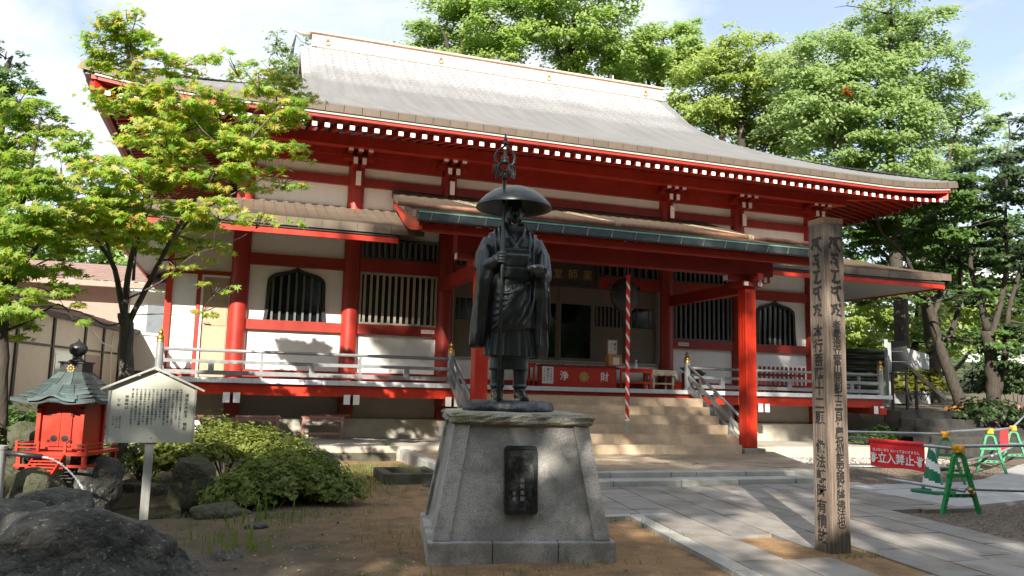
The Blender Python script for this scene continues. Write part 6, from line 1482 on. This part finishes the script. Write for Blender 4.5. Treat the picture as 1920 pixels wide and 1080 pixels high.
def leaves_mesh(name, P, N, T, S, tmpl, material):
    """one small face per leaf: P positions, N normals, T tip directions, S sizes"""
    V0, F0 = tmpl; n = len(P); k = len(V0)
    N = unit(N); T = unit(T-N*np.sum(T*N, 1, keepdims=True)); B = np.cross(T, N)
    V = (P[:, None, :]+S[:, None, None]*(V0[None, :, 0:1]*B[:, None, :]+V0[None, :, 1:2]*T[:, None, :]+V0[None, :, 2:3]*N[:, None, :])).reshape(-1, 3)
    me = bpy.data.meshes.new(name); me.vertices.add(n*k); me.vertices.foreach_set('co', V.astype(np.float32).ravel())
    flat = np.concatenate([np.array(f) for f in F0]); lens = np.array([len(f) for f in F0]); L = len(flat)
    idx = (flat[None, :]+(np.arange(n)*k)[:, None]).ravel(); me.loops.add(n*L); me.loops.foreach_set('vertex_index', idx.astype(np.int32))
    starts = (np.concatenate([[0], np.cumsum(lens)[:-1]])[None, :]+(np.arange(n)*L)[:, None]).ravel()
    me.polygons.add(n*len(F0)); me.polygons.foreach_set('loop_start', starts.astype(np.int32))
    me.update(calc_edges=True); me.validate(); me.materials.append(MATS[material]); return me
def foliage(blobs, n, size, sprays=26, spread=.30, flat=.35, up=.5, tip_out=.6, shell=.55, droop=0.):
    """leaves in sprays scattered through ellipsoidal masses; sprays are flat discs, so the crown breaks into layers and gaps"""
    vol = np.array([b[3]*b[5] for b in blobs]); share = np.maximum(1, (sprays*len(blobs)*vol/vol.sum())).astype(int)
    C, Rr, O = [], [], []
    for b, m_ in zip(blobs, share):
        d = unit(NR.normal(size=(m_, 3))); r = NR.random((m_, 1))**(1/3*shell); c0 = np.array(b[:3]); rad = np.array(b[3:6])
        p = c0+d*r*rad; C.append(p); O.append(d); Rr.append(np.full(m_, spread*(b[3]*b[5])**.5))
    C = np.concatenate(C); O = np.concatenate(O); Rr = np.concatenate(Rr)*NR.uniform(.6, 1.4, len(C))
    w = Rr**2; w /= w.sum(); ii = NR.choice(len(C), n, p=w)
    q = NR.normal(size=(n, 3)); q[:, 2] *= flat; off = q*Rr[ii, None]*.62
    tilt = O[ii]*.35; off[:, 2] -= droop*np.hypot(off[:, 0], off[:, 1])
    P = C[ii]+off
    N = np.array([0, 0, up])+NR.normal(size=(n, 3))*.42+tilt*.5+np.array(tuple(sun_vec))*.8
    T = unit(off)*tip_out+O[ii]*.3+NR.normal(size=(n, 3))*.5+np.array([0, 0, -.35])
    S = size*NR.uniform(.65, 1.3, n)
    return P, N, T, S
def limb_mesh(limbs, blobs, twig=.012, extra=2):
    mb = MB(); nodes = []
    for L in limbs:
        pts = [Vector(p[:3]) for p in L]; rad = [p[3] for p in L]; P2 = []; R2 = []
        for i in range(len(pts)-1):      # smooth the limb with small kinks
            for s_ in range(4):
                t_ = s_/4; a = pts[max(0, i-1)]; b_ = pts[i]; c_ = pts[i+1]; d_ = pts[min(len(pts)-1, i+2)]
                q = .5*((2*b_)+(c_-a)*t_+(2*a-5*b_+4*c_-d_)*t_*t_+(3*b_-a-3*c_+d_)*t_**3)
                j = rad[i]*.16; P2.append(q+Vector((rnd.uniform(-j, j), rnd.uniform(-j, j), 0)) if (i or s_) else q); R2.append(lerp(rad[i], rad[i+1], t_)*rnd.uniform(.97, 1.03))
        P2.append(pts[-1]); R2.append(rad[-1]); mb.tube(P2, R2, 9)
        nodes += [(p, r) for p, r in zip(P2[2:], R2[2:])]
    for b_ in blobs:
        c_ = Vector(b_[:3]); best = sorted(nodes, key=lambda nr: (nr[0]-c_).length+max(0, (nr[0].z-c_.z))*1.5)[:1]
        if not best: continue
        p, r = best[0]; mid = (p+c_)/2+Vector((rnd.uniform(-.1, .1), rnd.uniform(-.1, .1), -.06))*(p-c_).length
        r0 = min(r*.6, max(twig*1.6, .02*(p-c_).length+twig)); mb.tube([p, mid, c_], [r0, r0*.7, twig*.8], 6)
        for k in range(extra):
            e = c_+Vector((rnd.uniform(-1, 1)*b_[3], rnd.uniform(-1, 1)*b_[4], rnd.uniform(-.5, .9)*b_[5])); mb.tube([mid.lerp(c_, .5), c_.lerp(e, .5)+Vector((0, 0, .03)), e], [twig*.9, twig*.6, twig*.25], 5)
    return mb
def tree(name, label, base, limbs, blobs, n, size, leafm, bark, tmpl=RH, group=None, twig=.012, extra=2, **kw):
    e = empty(name, base, 0, label, 'tree', group)
    mb = limb_mesh(limbs, blobs, twig, extra); mb.v = [(x-base[0], y-base[1], z-base[2]) for x, y, z in mb.v]
    mb.build('trunk', bark, e, True, fix=False)
    P, N, T, S = foliage(blobs, n, size, **kw); P = P-np.array(base)
    put('crown', leaves_mesh('crown', P, N, T, S, tmpl, leafm), e)
    return e
tree('maple_tree', 'slender Japanese maple with yellow-green leaves beside the notice board', (-8.70, -5.75, -.30), [[(a_[0], a_[1], a_[2], a_[3]*(.68 if k_ == 0 else .50)) for a_ in L_] for k_, L_ in enumerate(maple_limbs)], maple_blobs, 16500, .066, 'leaf_maple', 'bark', star(7), sprays=11, spread=.48, flat=.2, up=.5, droop=.16, twig=.008, extra=3)
tree('maple_tree', 'Japanese maple rising behind the water spout, leaves tinged brown', maple2_limbs[0][0][:3], [[(a_[0], a_[1], a_[2], a_[3]*.7) for a_ in L_] for L_ in maple2_limbs], maple2_blobs, 10500, .066, 'leaf_maple2', 'bark_dark', star(7), sprays=11, spread=.48, flat=.2, up=.5, droop=.16, twig=.008, extra=3)
def bg_tree(name, label, blobs, n, size, leafm, bark='bark_dark', tmpl=RH, limbs=None, group=None, **kw):
    xs = [b_[0] for b_ in blobs]; ysb = [b_[1] for b_ in blobs]; zs = [b_[2] for b_ in blobs]
    if limbs is None:
        cx_, cy_ = sum(xs)/len(xs), sum(ysb)/len(ysb); gz = ground_z(cx_, cy_); top = max(zs); lo = min(zs)
        h = lo-gz
        limbs = [[(cx_, cy_, gz-.2, .30), (cx_+.1, cy_, gz+h*.5, .25), (cx_-.1, cy_+.1, gz+h*.9, .2), (cx_, cy_, (lo+top)/2, .12), (cx_+.2, cy_, top, .03)]]
        for s in (-1, 1): limbs.append([(cx_, cy_, gz+h*.75, .13), (cx_+s*(max(xs)-min(xs))*.25, cy_, gz+h*1.05, .09), (cx_+s*(max(xs)-min(xs))*.42, cy_, (lo+top)/2, .03)])
    b0 = limbs[0][0]
    return tree(name, label, b0[:3], limbs, blobs, n, size, leafm, bark, tmpl, group, .025, 2, **kw)
bg_tree('broadleaf_tree', 'leafy fresh-green tree rising behind the roof ridge near its horned end', T1a, 22000, .20, 'leaf_bright', sprays=26)
bg_tree('broadleaf_tree', 'tall dense fresh-green tree rising behind the middle of the roof ridge', T1b, 28000, .20, 'leaf_bright', sprays=26)
bg_tree('broadleaf_tree', 'deeper green tree filling the gap behind the far end of the ridge', T1c, 20000, .20, 'leaf_bright', sprays=24)
bg_tree('cherry_tree', 'yellow-green drooping-leaved tree behind the sweep of the roof with a few orange leaves', T2a, 46000, .17, 'leaf_yellowish', tmpl=RH, sprays=34, droop=.25)
bg_tree('cherry_tree', 'tall feathery tree above the upturned roof corner, haze put into its pale green', T2b, 58000, .16, 'leaf_hazy', tmpl=RH, sprays=34, droop=.2)
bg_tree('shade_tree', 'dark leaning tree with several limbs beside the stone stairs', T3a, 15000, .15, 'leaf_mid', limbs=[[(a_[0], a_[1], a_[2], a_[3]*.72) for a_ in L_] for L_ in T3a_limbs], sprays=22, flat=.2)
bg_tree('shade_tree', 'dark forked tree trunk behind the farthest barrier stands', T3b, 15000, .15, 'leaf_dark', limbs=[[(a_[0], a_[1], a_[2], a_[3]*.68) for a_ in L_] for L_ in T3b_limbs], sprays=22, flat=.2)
bg_tree('birch_tree', 'distant pale grey-green tree seen past the horned end of the ridge', T4, 7000, .22, 'leaf_pale', sprays=22)
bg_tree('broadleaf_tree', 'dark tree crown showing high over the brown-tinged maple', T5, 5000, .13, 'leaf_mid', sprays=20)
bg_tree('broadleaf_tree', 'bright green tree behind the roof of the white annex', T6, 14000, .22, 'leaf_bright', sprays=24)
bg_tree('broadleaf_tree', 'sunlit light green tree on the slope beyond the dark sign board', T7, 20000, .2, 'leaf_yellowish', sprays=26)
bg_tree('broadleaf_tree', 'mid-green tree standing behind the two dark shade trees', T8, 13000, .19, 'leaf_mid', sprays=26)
# a spray of turned leaves in the cherry
P, N, T, S = foliage([(b_[0], b_[1]-1.4, b_[2]+.1, .5, .3, .12) for b_ in (T2a[7], T2b[6])], 160, .15, sprays=4)
o = put('autumn_leaves', leaves_mesh('autumn_leaves', P, N, T, S, LANCE, 'leaf_orange')); tag(o, 'few orange autumn leaves among the green above the roof sweep', 'leaves', kind='stuff')
# trees behind the viewpoint that throw the dappled shade
SHADE = [
 ('tall broad tree of the grove facing the hall', (-13.5, -27.5), 17, [(-13.2, -26.4, 16.8, 2.2, 2.2, 1.8), (-12.4, -25.8, 12.7, 2.0, 1.8, 1.1), (-11.3, -26.2, 13.9, 2.3, 2.0, 1.7), (-15.4, -26.6, 12.6, 2.1, 2.0, 1.6), (-12.6, -25.6, 11.0, 2.5, 2.2, 1.5), (-14.6, -26.0, 9.4, 2.3, 2.2, 1.3)]),
 ('upright tree of the grove opposite the statue', (-9.4, -28.0), 15, [(-9.6, -26.8, 14.2, 2.1, 2.0, 1.7), (-8.0, -27.2, 12.0, 2.2, 2.0, 1.6), (-10.6, -26.2, 9.2, 2.1, 2.0, 1.4), (-8.4, -26.2, 8.4, 1.9, 1.8, 1.1)]),
 ('spreading tree of the grove opposite the pond', (-18.4, -27.5), 12, [(-17.9, -26.8, 11.7, 2.6, 2.2, 1.6), (-16.4, -26.2, 9.8, 2.0, 2.0, 1.4), (-20.4, -27.2, 10.6, 2.3, 2.2, 1.5)]),
 ('rounded tree of the grove opposite the paved path', (-4.4, -28.4), 12, [(-5.0, -27.4, 11.0, 2.3, 2.2, 1.9), (-2.8, -27.4, 9.2, 2.3, 2.2, 1.6), (-6.6, -26.8, 8.6, 1.9, 1.7, 1.3)]),
 ('very tall tree at the back of the grove, high crown', (-16.4, -30.0), 20, [(-17.5, -28.2, 19.6, 1.1, 1.4, 1.2), (-14.0, -28.2, 19.2, 1.5, 1.8, 1.4)]),
 ('very tall twin-crowned tree at the back of the grove', (-9.4, -31.0), 20, [(-12.4, -29.4, 19.8, 1.7, 2.0, 1.5), (-7.9, -29.2, 19.7, 1.6, 2.0, 1.5), (-5.2, -29.2, 19.4, 2.0, 2.0, 1.5)]),
]
for k, (lab, (x, y), hh, bl) in enumerate(SHADE):
    limbs = [[(x, y, -.1, .36), (x+.1, y+.1, hh*.2, .29), (x, y+.4, hh*.45, .21), (bl[0][0], bl[0][1], bl[0][2], .06)]]+[[(x, y+.2, hh*.33, .12), ((x+b_[0])/2, (y+b_[1])/2, (hh*.33+b_[2])/2+.4, .09), (b_[0], b_[1], b_[2], .03)] for b_ in bl[1:]]
    tree('shade_tree', lab, (x, y, -.1), limbs, bl, (1650 if k < 4 else 1900)*len(bl), .23, 'leaf_mid', 'bark_dark', RH, None, .03, 3, sprays=9 if k < 4 else 30, spread=.36, flat=.4)
def added_grove_tree(x, y, s_, seed):  # unseen far row, added to block low skylight on the hall front
    bl = [(x+dx*s_, y+dy*s_, z*s_, 2.4*s_, 2.2*s_, 1.9*s_) for dx, dy, z in ((0, 0, 9.6), (-2.2, .4, 7.2), (2.2, -.3, 7.4), (.3, .8, 5.2), (-2.2, .6, 3.0), (2.2, .5, 3.2), (.2, .9, 1.6))]
    limbs = [[(x, y, -.2, .36*s_), (x, y, 2.5*s_, .3*s_), (x, y, 6*s_, .2*s_), (x, y, 9.6*s_, .05*s_)]]
    tree('added_grove_tree', 'dense unseen tree added in a far row to hold back skylight from the hall', (x, y, -.2), limbs, bl, 9000, .5*s_, 'leaf_mid', 'bark_dark', RH, 'added unseen far row of trees', .03, 2, sprays=18, spread=.4, flat=.6)
for k, (x, y, s_) in enumerate(((-30, -34, 1.25), (-24, -36, 1.1), (-17.5, -35, 1.15), (-11, -37, 1.3), (-5, -36, 1.25), (1.5, -35, 1.3), (8, -34, 1.2), (14.5, -31, 1.2), (20, -26, 1.15), (24, -19, 1.1), (-24, -22, .95), (-25, -14, 1.0))): added_grove_tree(x, y, s_, k)
# distant wood closing the view
bl = [(x, 46+8*math.sin(x*.3), 8+2.2*math.sin(x*.37)+1.3*math.sin(x*.9), 3.6, 3.0, 5.0) for x in range(-46, 74, 5)]+[(x, 38+4*math.sin(x*.5), 4.5+1.2*math.sin(x*.7), 3.2, 2.6, 3.4) for x in range(-44, 74, 5)]
bl += [(26+3*k, 6+4*k, 3.6+.5*k, 2.4, 2.2, 2.4) for k in range(6)]+[(19+2.4*k, 6+1.6*k, 4.6+.3*k, 1.8, 1.6, 2.0) for k in range(5)]+[(17+2.2*k, 13+2*k, 3.4, 2.2, 2.0, 2.2) for k in range(6)]
P, N, T, S = foliage(bl, 52000, .42, sprays=40, spread=.25)
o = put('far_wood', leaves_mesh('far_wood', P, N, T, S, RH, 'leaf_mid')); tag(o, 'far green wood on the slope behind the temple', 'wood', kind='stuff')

# ------------------------------------------------------------------ shrubs
def rosettes(blobs, n_ros, per, size, up=.5):
    """azalea twig ends: little whorls of leaves over the surface of rounded clumps"""
    vol = np.array([b_[3]*b_[5] for b_ in blobs]); ii = NR.choice(len(blobs), n_ros, p=vol/vol.sum()); Bm = np.array(blobs)[ii]
    d = unit(NR.normal(size=(n_ros, 3))); d[:, 2] = np.abs(d[:, 2])*.95-.12; d = unit(d)
    r = NR.uniform(.62, 1.08, (n_ros, 1)); C = Bm[:, :3]+d*r*Bm[:, 3:6]*(1+.16*np.sin(d[:, :1]*9+d[:, 1:2]*7)); ax = unit(d+np.array([0, 0, .8])+NR.normal(size=(n_ros, 3))*.25)
    P = np.repeat(C, per, 0); A = np.repeat(ax, per, 0); t_ = unit(np.cross(A, NR.normal(size=A.shape))); T = unit(t_+A*.55); N = unit(A-t_*.45+NR.normal(size=A.shape)*.15)
    S = size*NR.uniform(.7, 1.35, len(P)); return P+T*S[:, None]*.5, N, T, S
def shrub(name, label, base, blobs, n_ros, per, size, leafm, stems=9, group=None):
    e = empty(name, base, 0, label, 'shrub', group); b0 = Vector(base); mb = MB()
    for b_ in blobs:
        for k in range(stems):
            a = rnd.uniform(0, 6.28); c_ = Vector(b_[:3]); tip = c_+Vector((math.cos(a)*b_[3]*.85, math.sin(a)*b_[4]*.85, b_[5]*rnd.uniform(.2, .95))); root = Vector((b_[0]*.7+base[0]*.3, b_[1]*.7+base[1]*.3, base[2]))
            mid = root.lerp(tip, .5)+Vector((0, 0, .04)); mb.tube([root-b0, mid-b0, tip-b0], [.013, .009, .004], 5)
    mb.build('stems', 'bark_dark', e, False, fix=False)['kind'] = 'stuff'
    P, N, T, S = rosettes(blobs, n_ros, per, size); put('foliage', leaves_mesh('foliage', P-np.array(base), N, T, S, RH, leafm), e); return e
shrub('azalea_shrub', 'wide rounded azalea bush spreading over the earth beside the pedestal', (-6.7, -7.6, -.08), [(-6.75, -7.75, .14, .60, .50, .36), (-6.25, -7.55, .12, .46, .42, .30), (-7.10, -8.05, .07, .40, .36, .27), (-6.55, -7.15, .20, .55, .45, .36), (-6.0, -7.85, .05, .30, .30, .20)], 5200, 6, .040, 'leaf_azalea')
shrub('azalea_shrub', 'yellowish azalea bush growing behind the leg of the notice board', (-7.55, -6.0, -.05), [(-7.75, -6.15, .36, .55, .45, .38), (-7.20, -5.7, .36, .52, .45, .36), (-6.75, -5.9, .34, .42, .4, .32)], 3400, 6, .040, 'leaf_azalea_pale')
shrub('azalea_shrub', 'loose upright azalea sprigs in front of the benches', (-6.9, -4.4, -.05), [(-7.5, -4.4, .42, .40, .35, .42), (-6.9, -4.3, .36, .40, .35, .36), (-6.3, -4.6, .26, .36, .32, .30)], 1300, 6, .040, 'leaf_azalea')
shrub('azalea_shrub', 'dark low azalea bush under the maple between trunk and notice board leg', (-8.2, -5.9, -.05), [(-8.25, -5.75, .18, .38, .32, .32), (-8.5, -5.0, .25, .5, .4, .42)], 1500, 6, .04, 'leaf_azalea')
shrub('garden_shrub', 'dark leafy bush beside the house wall behind the stone spout', (-10.2, -6.8, .2), [(-10.15, -6.9, .55, .4, .4, .36), (-10.0, -5.2, .55, .5, .4, .38), (-9.5, -4.8, .40, .4, .35, .26)], 1900, 6, .05, 'leaf_mid')
shrub('garden_shrub', 'dark undergrowth on the bank below the two shade trees', (13.5, -1.5, .6), [(12.0, -1.2, .9, 1.0, .7, .5), (14.0, -1.6, .8, 1.2, .8, .55), (16.0, -1.5, 1.2, 1.2, .9, .9), (15.2, .8, 1.7, 1.3, .9, .9)], 2600, 6, .10, 'leaf_dark', 6)
shrub('garden_shrub', 'yellow bamboo grass clump behind the slanting handrail', (12.8, 1.9, 1.2), [(12.4, 1.75, 1.7, .6, .35, .55), (13.3, 2.1, 1.7, .6, .4, .5)], 900, 5, .14, 'leaf_yellow', 6)
shrub('garden_shrub', 'dark ferny growth under the end of the deck', (8.0, -1.4, .15), [(7.6, -1.5, .3, .35, .25, .22), (8.3, -1.3, .36, .4, .3, .3)], 700, 6, .055, 'leaf_mid', 5)
# fern by the kerb, plant on the walkway
def fern(name, label, base, n, L, mtl):
    e = empty(name, base, 0, label, 'plant'); Ps, Ns, Ts, Ss = [], [], [], []; mb = MB()
    for k in range(n):
        a = 2*math.pi*k/n+rnd.uniform(-.3, .3); l = L*rnd.uniform(.7, 1.15); pts = []
        for q in range(9):
            t_ = q/8; pts.append(Vector((math.cos(a)*l*t_*.75, math.sin(a)*l*t_*.75, l*(.75*t_-.55*t_*t_))))
        mb.tube(pts, [.004*(1-.7*q/8) for q in range(9)], 4)
        for q in range(1, 9):
            for s in (-1, 1):
                sdv = Vector((-math.sin(a), math.cos(a), 0))*s; w = l*.22*math.sin(math.pi*(q+.5)/9.5); Ps.append(pts[q]+sdv*w*.5); Ns.append(Vector((0, 0, 1))+sdv*.2); Ts.append(sdv+Vector((math.cos(a), math.sin(a), 0))*.4); Ss.append(w)
    mb.build('stems', 'leaf_mid', e, fix=False)['kind'] = 'stuff'
    put('foliage', leaves_mesh('foliage', np.array([tuple(p) for p in Ps]), np.array([tuple(p) for p in Ns]), np.array([tuple(p) for p in Ts]), np.array(Ss), LANCE, mtl), e)
fern('fern', 'bright green fern growing against the apron kerb', (-4.45, -4.6, -.05), 9, .42, 'leaf_bright')
fern('fern', 'small fern sprouting on the concrete walkway', (-4.45, -2.25, .22), 5, .28, 'leaf_mid')
fern('fern', 'fern arching over the pond beside the mossy rock', (-8.05, -6.2, .0), 10, .40, 'leaf_mid')
fern('fern', 'fern growing among the rocks under the small shrine', (-8.55, -6.6, .25), 8, .35, 'leaf_mid')
# grass
def grass(pts, hmin, hmax, w):
    n = len(pts); P = np.array(pts); h = NR.uniform(hmin, hmax, n); a = NR.uniform(0, 6.28, n); ln = NR.uniform(.1, .55, n)
    dx, dy = np.cos(a), np.sin(a); V = np.zeros((n, 5, 3)); sx, sy = -dy*w, dx*w
    for j, (t_, ww) in enumerate(((0, 1), (.55, .75))):
        cx_ = P[:, 0]+dx*h*ln*t_**2; cy_ = P[:, 1]+dy*h*ln*t_**2; cz = P[:, 2]+h*t_*(1-.25*ln*t_)
        V[:, 2*j] = np.stack([cx_-sx*ww, cy_-sy*ww, cz], 1); V[:, 2*j+1] = np.stack([cx_+sx*ww, cy_+sy*ww, cz], 1)
    V[:, 4] = np.stack([P[:, 0]+dx*h*ln, P[:, 1]+dy*h*ln, P[:, 2]+h*(1-.35*ln)], 1)
    me = bpy.data.meshes.new('grass'); v = V.reshape(-1, 3); f = []
    for i in range(n): b_ = 5*i; f += [(b_, b_+1, b_+3, b_+2), (b_+2, b_+3, b_+4)]
    me.from_pydata(v.tolist(), [], f); me.materials.append(MATS['grass_leaf']); return me
gp = []
def patch(cx_, cy_, rx, ry, n):
    for _ in range(n):
        x, y = rnd.gauss(cx_, rx/2), rnd.gauss(cy_, ry/2); gp.append((x, y, ground_z(x, y)-.01))
for a in ((-5.55, -5.6, .9, 1.2, 900), (-5.2, -4.2, .9, .9, 700), (-5.75, -6.7, .7, .6, 350), (-6.9, -9.0, .8, .5, 170), (-7.15, -9.9, .5, .6, 110), (-6.4, -8.7, .8, .3, 110), (-4.75, -11.6, .9, .12, 40), (-3.1, -10.2, .12, .9, 50), (-2.0, -11.85, .35, .1, 80), (-9.0, -9.9, .3, .3, 120), (-9.6, -5.2, .8, .8, 500), (-7.6, -8.3, .3, .3, 120), (-8.9, -3.2, 1.2, .8, 500), (-5.8, -10.0, .3, 1.0, 60)): patch(*a)
o = put('grass', grass(gp, .03, .13, .004)); tag(o, 'thin green grass and weeds on the earth', 'grass', kind='stuff')
gp = []; patch(-7.05, -10.35, .3, .3, 16); patch(-6.9, -8.9, .3, .2, 12); patch(-9.55, -8.9, .2, .2, 40)
o = put('weeds', grass(gp, .12, .30, .011)); tag(o, 'broad-bladed weeds beside the huge boulder and pond', 'weeds', kind='stuff')
# pebbles and gravel
def pebbles(name, label, n, fn, s0, s1, m):
    P = np.array([fn() for _ in range(n)]); N = NR.normal(size=(n, 3))*.3+np.array([0, 0, 1]); T = NR.normal(size=(n, 3)); S = NR.uniform(s0, s1, n)
    o = put(name, leaves_mesh(name, P, N, T, S, OCT, m)); tag(o, label, 'gravel', kind='stuff')
def on(x0, x1, y0, y1, cond=None):
    def f_():
        while True:
            x, y = rnd.uniform(x0, x1), rnd.uniform(y0, y1)
            if cond is None or cond(x, y): return (x, y, ground_z(x, y))
    return f_
mat('gravel_stone', (.165, .128, .092), .9, var=.3, scale=30)
mat('gravel_pale', (.36, .35, .33), .85, var=.3, scale=20)
pebbles('gravel', 'brown gravel around the barrier stands', 7000, on(.1, 7, -14, -9.3, lambda x, y: x > right_limit(y)+.05 and y < edge_f(max(x, 1.5))-.08), .007, .02, 'gravel_stone')
pebbles('gravel', 'brown gravel behind the pale paving', 3500, on(2.6, 9, -7.1, -3.2, lambda x, y: y > edge_b(max(x, 1.5))+.1 and x > 2.4+(y+6.6)*.45), .008, .024, 'gravel_stone')
pebbles('gravel', 'pale pebbles along the drip line beside the apron', 900, on(3.9, 8.6, -3.6, -2.4), .02, .05, 'gravel_pale')
pebbles('pebbles', 'scattered little stones on the sandy earth', 900, on(-7.0, -2.9, -13, -6.2, lambda x, y: x < -2.75+(y+7.4)*SLOPE-.2), .005, .016, 'gravel_pale')
P, N, T, S = [], [], [], []
for _ in range(420):
    x, y = rnd.uniform(-7.6, -3.2), rnd.uniform(-12.4, -6.0); P.append((x, y, ground_z(x, y)+.012)); N.append((rnd.gauss(0, .3), rnd.gauss(0, .3), 1)); T.append((rnd.gauss(0, 1), rnd.gauss(0, 1), 0)); S.append(rnd.uniform(.02, .045))
mat('leaf_litter', (.22, .14, .05), .8, var=.35)
o = put('fallen_leaves', leaves_mesh('fallen_leaves', np.array(P), np.array(N), np.array(T), np.array(S), RH, 'leaf_litter')); tag(o, 'dry fallen leaves scattered on the earth', 'leaves', kind='stuff')
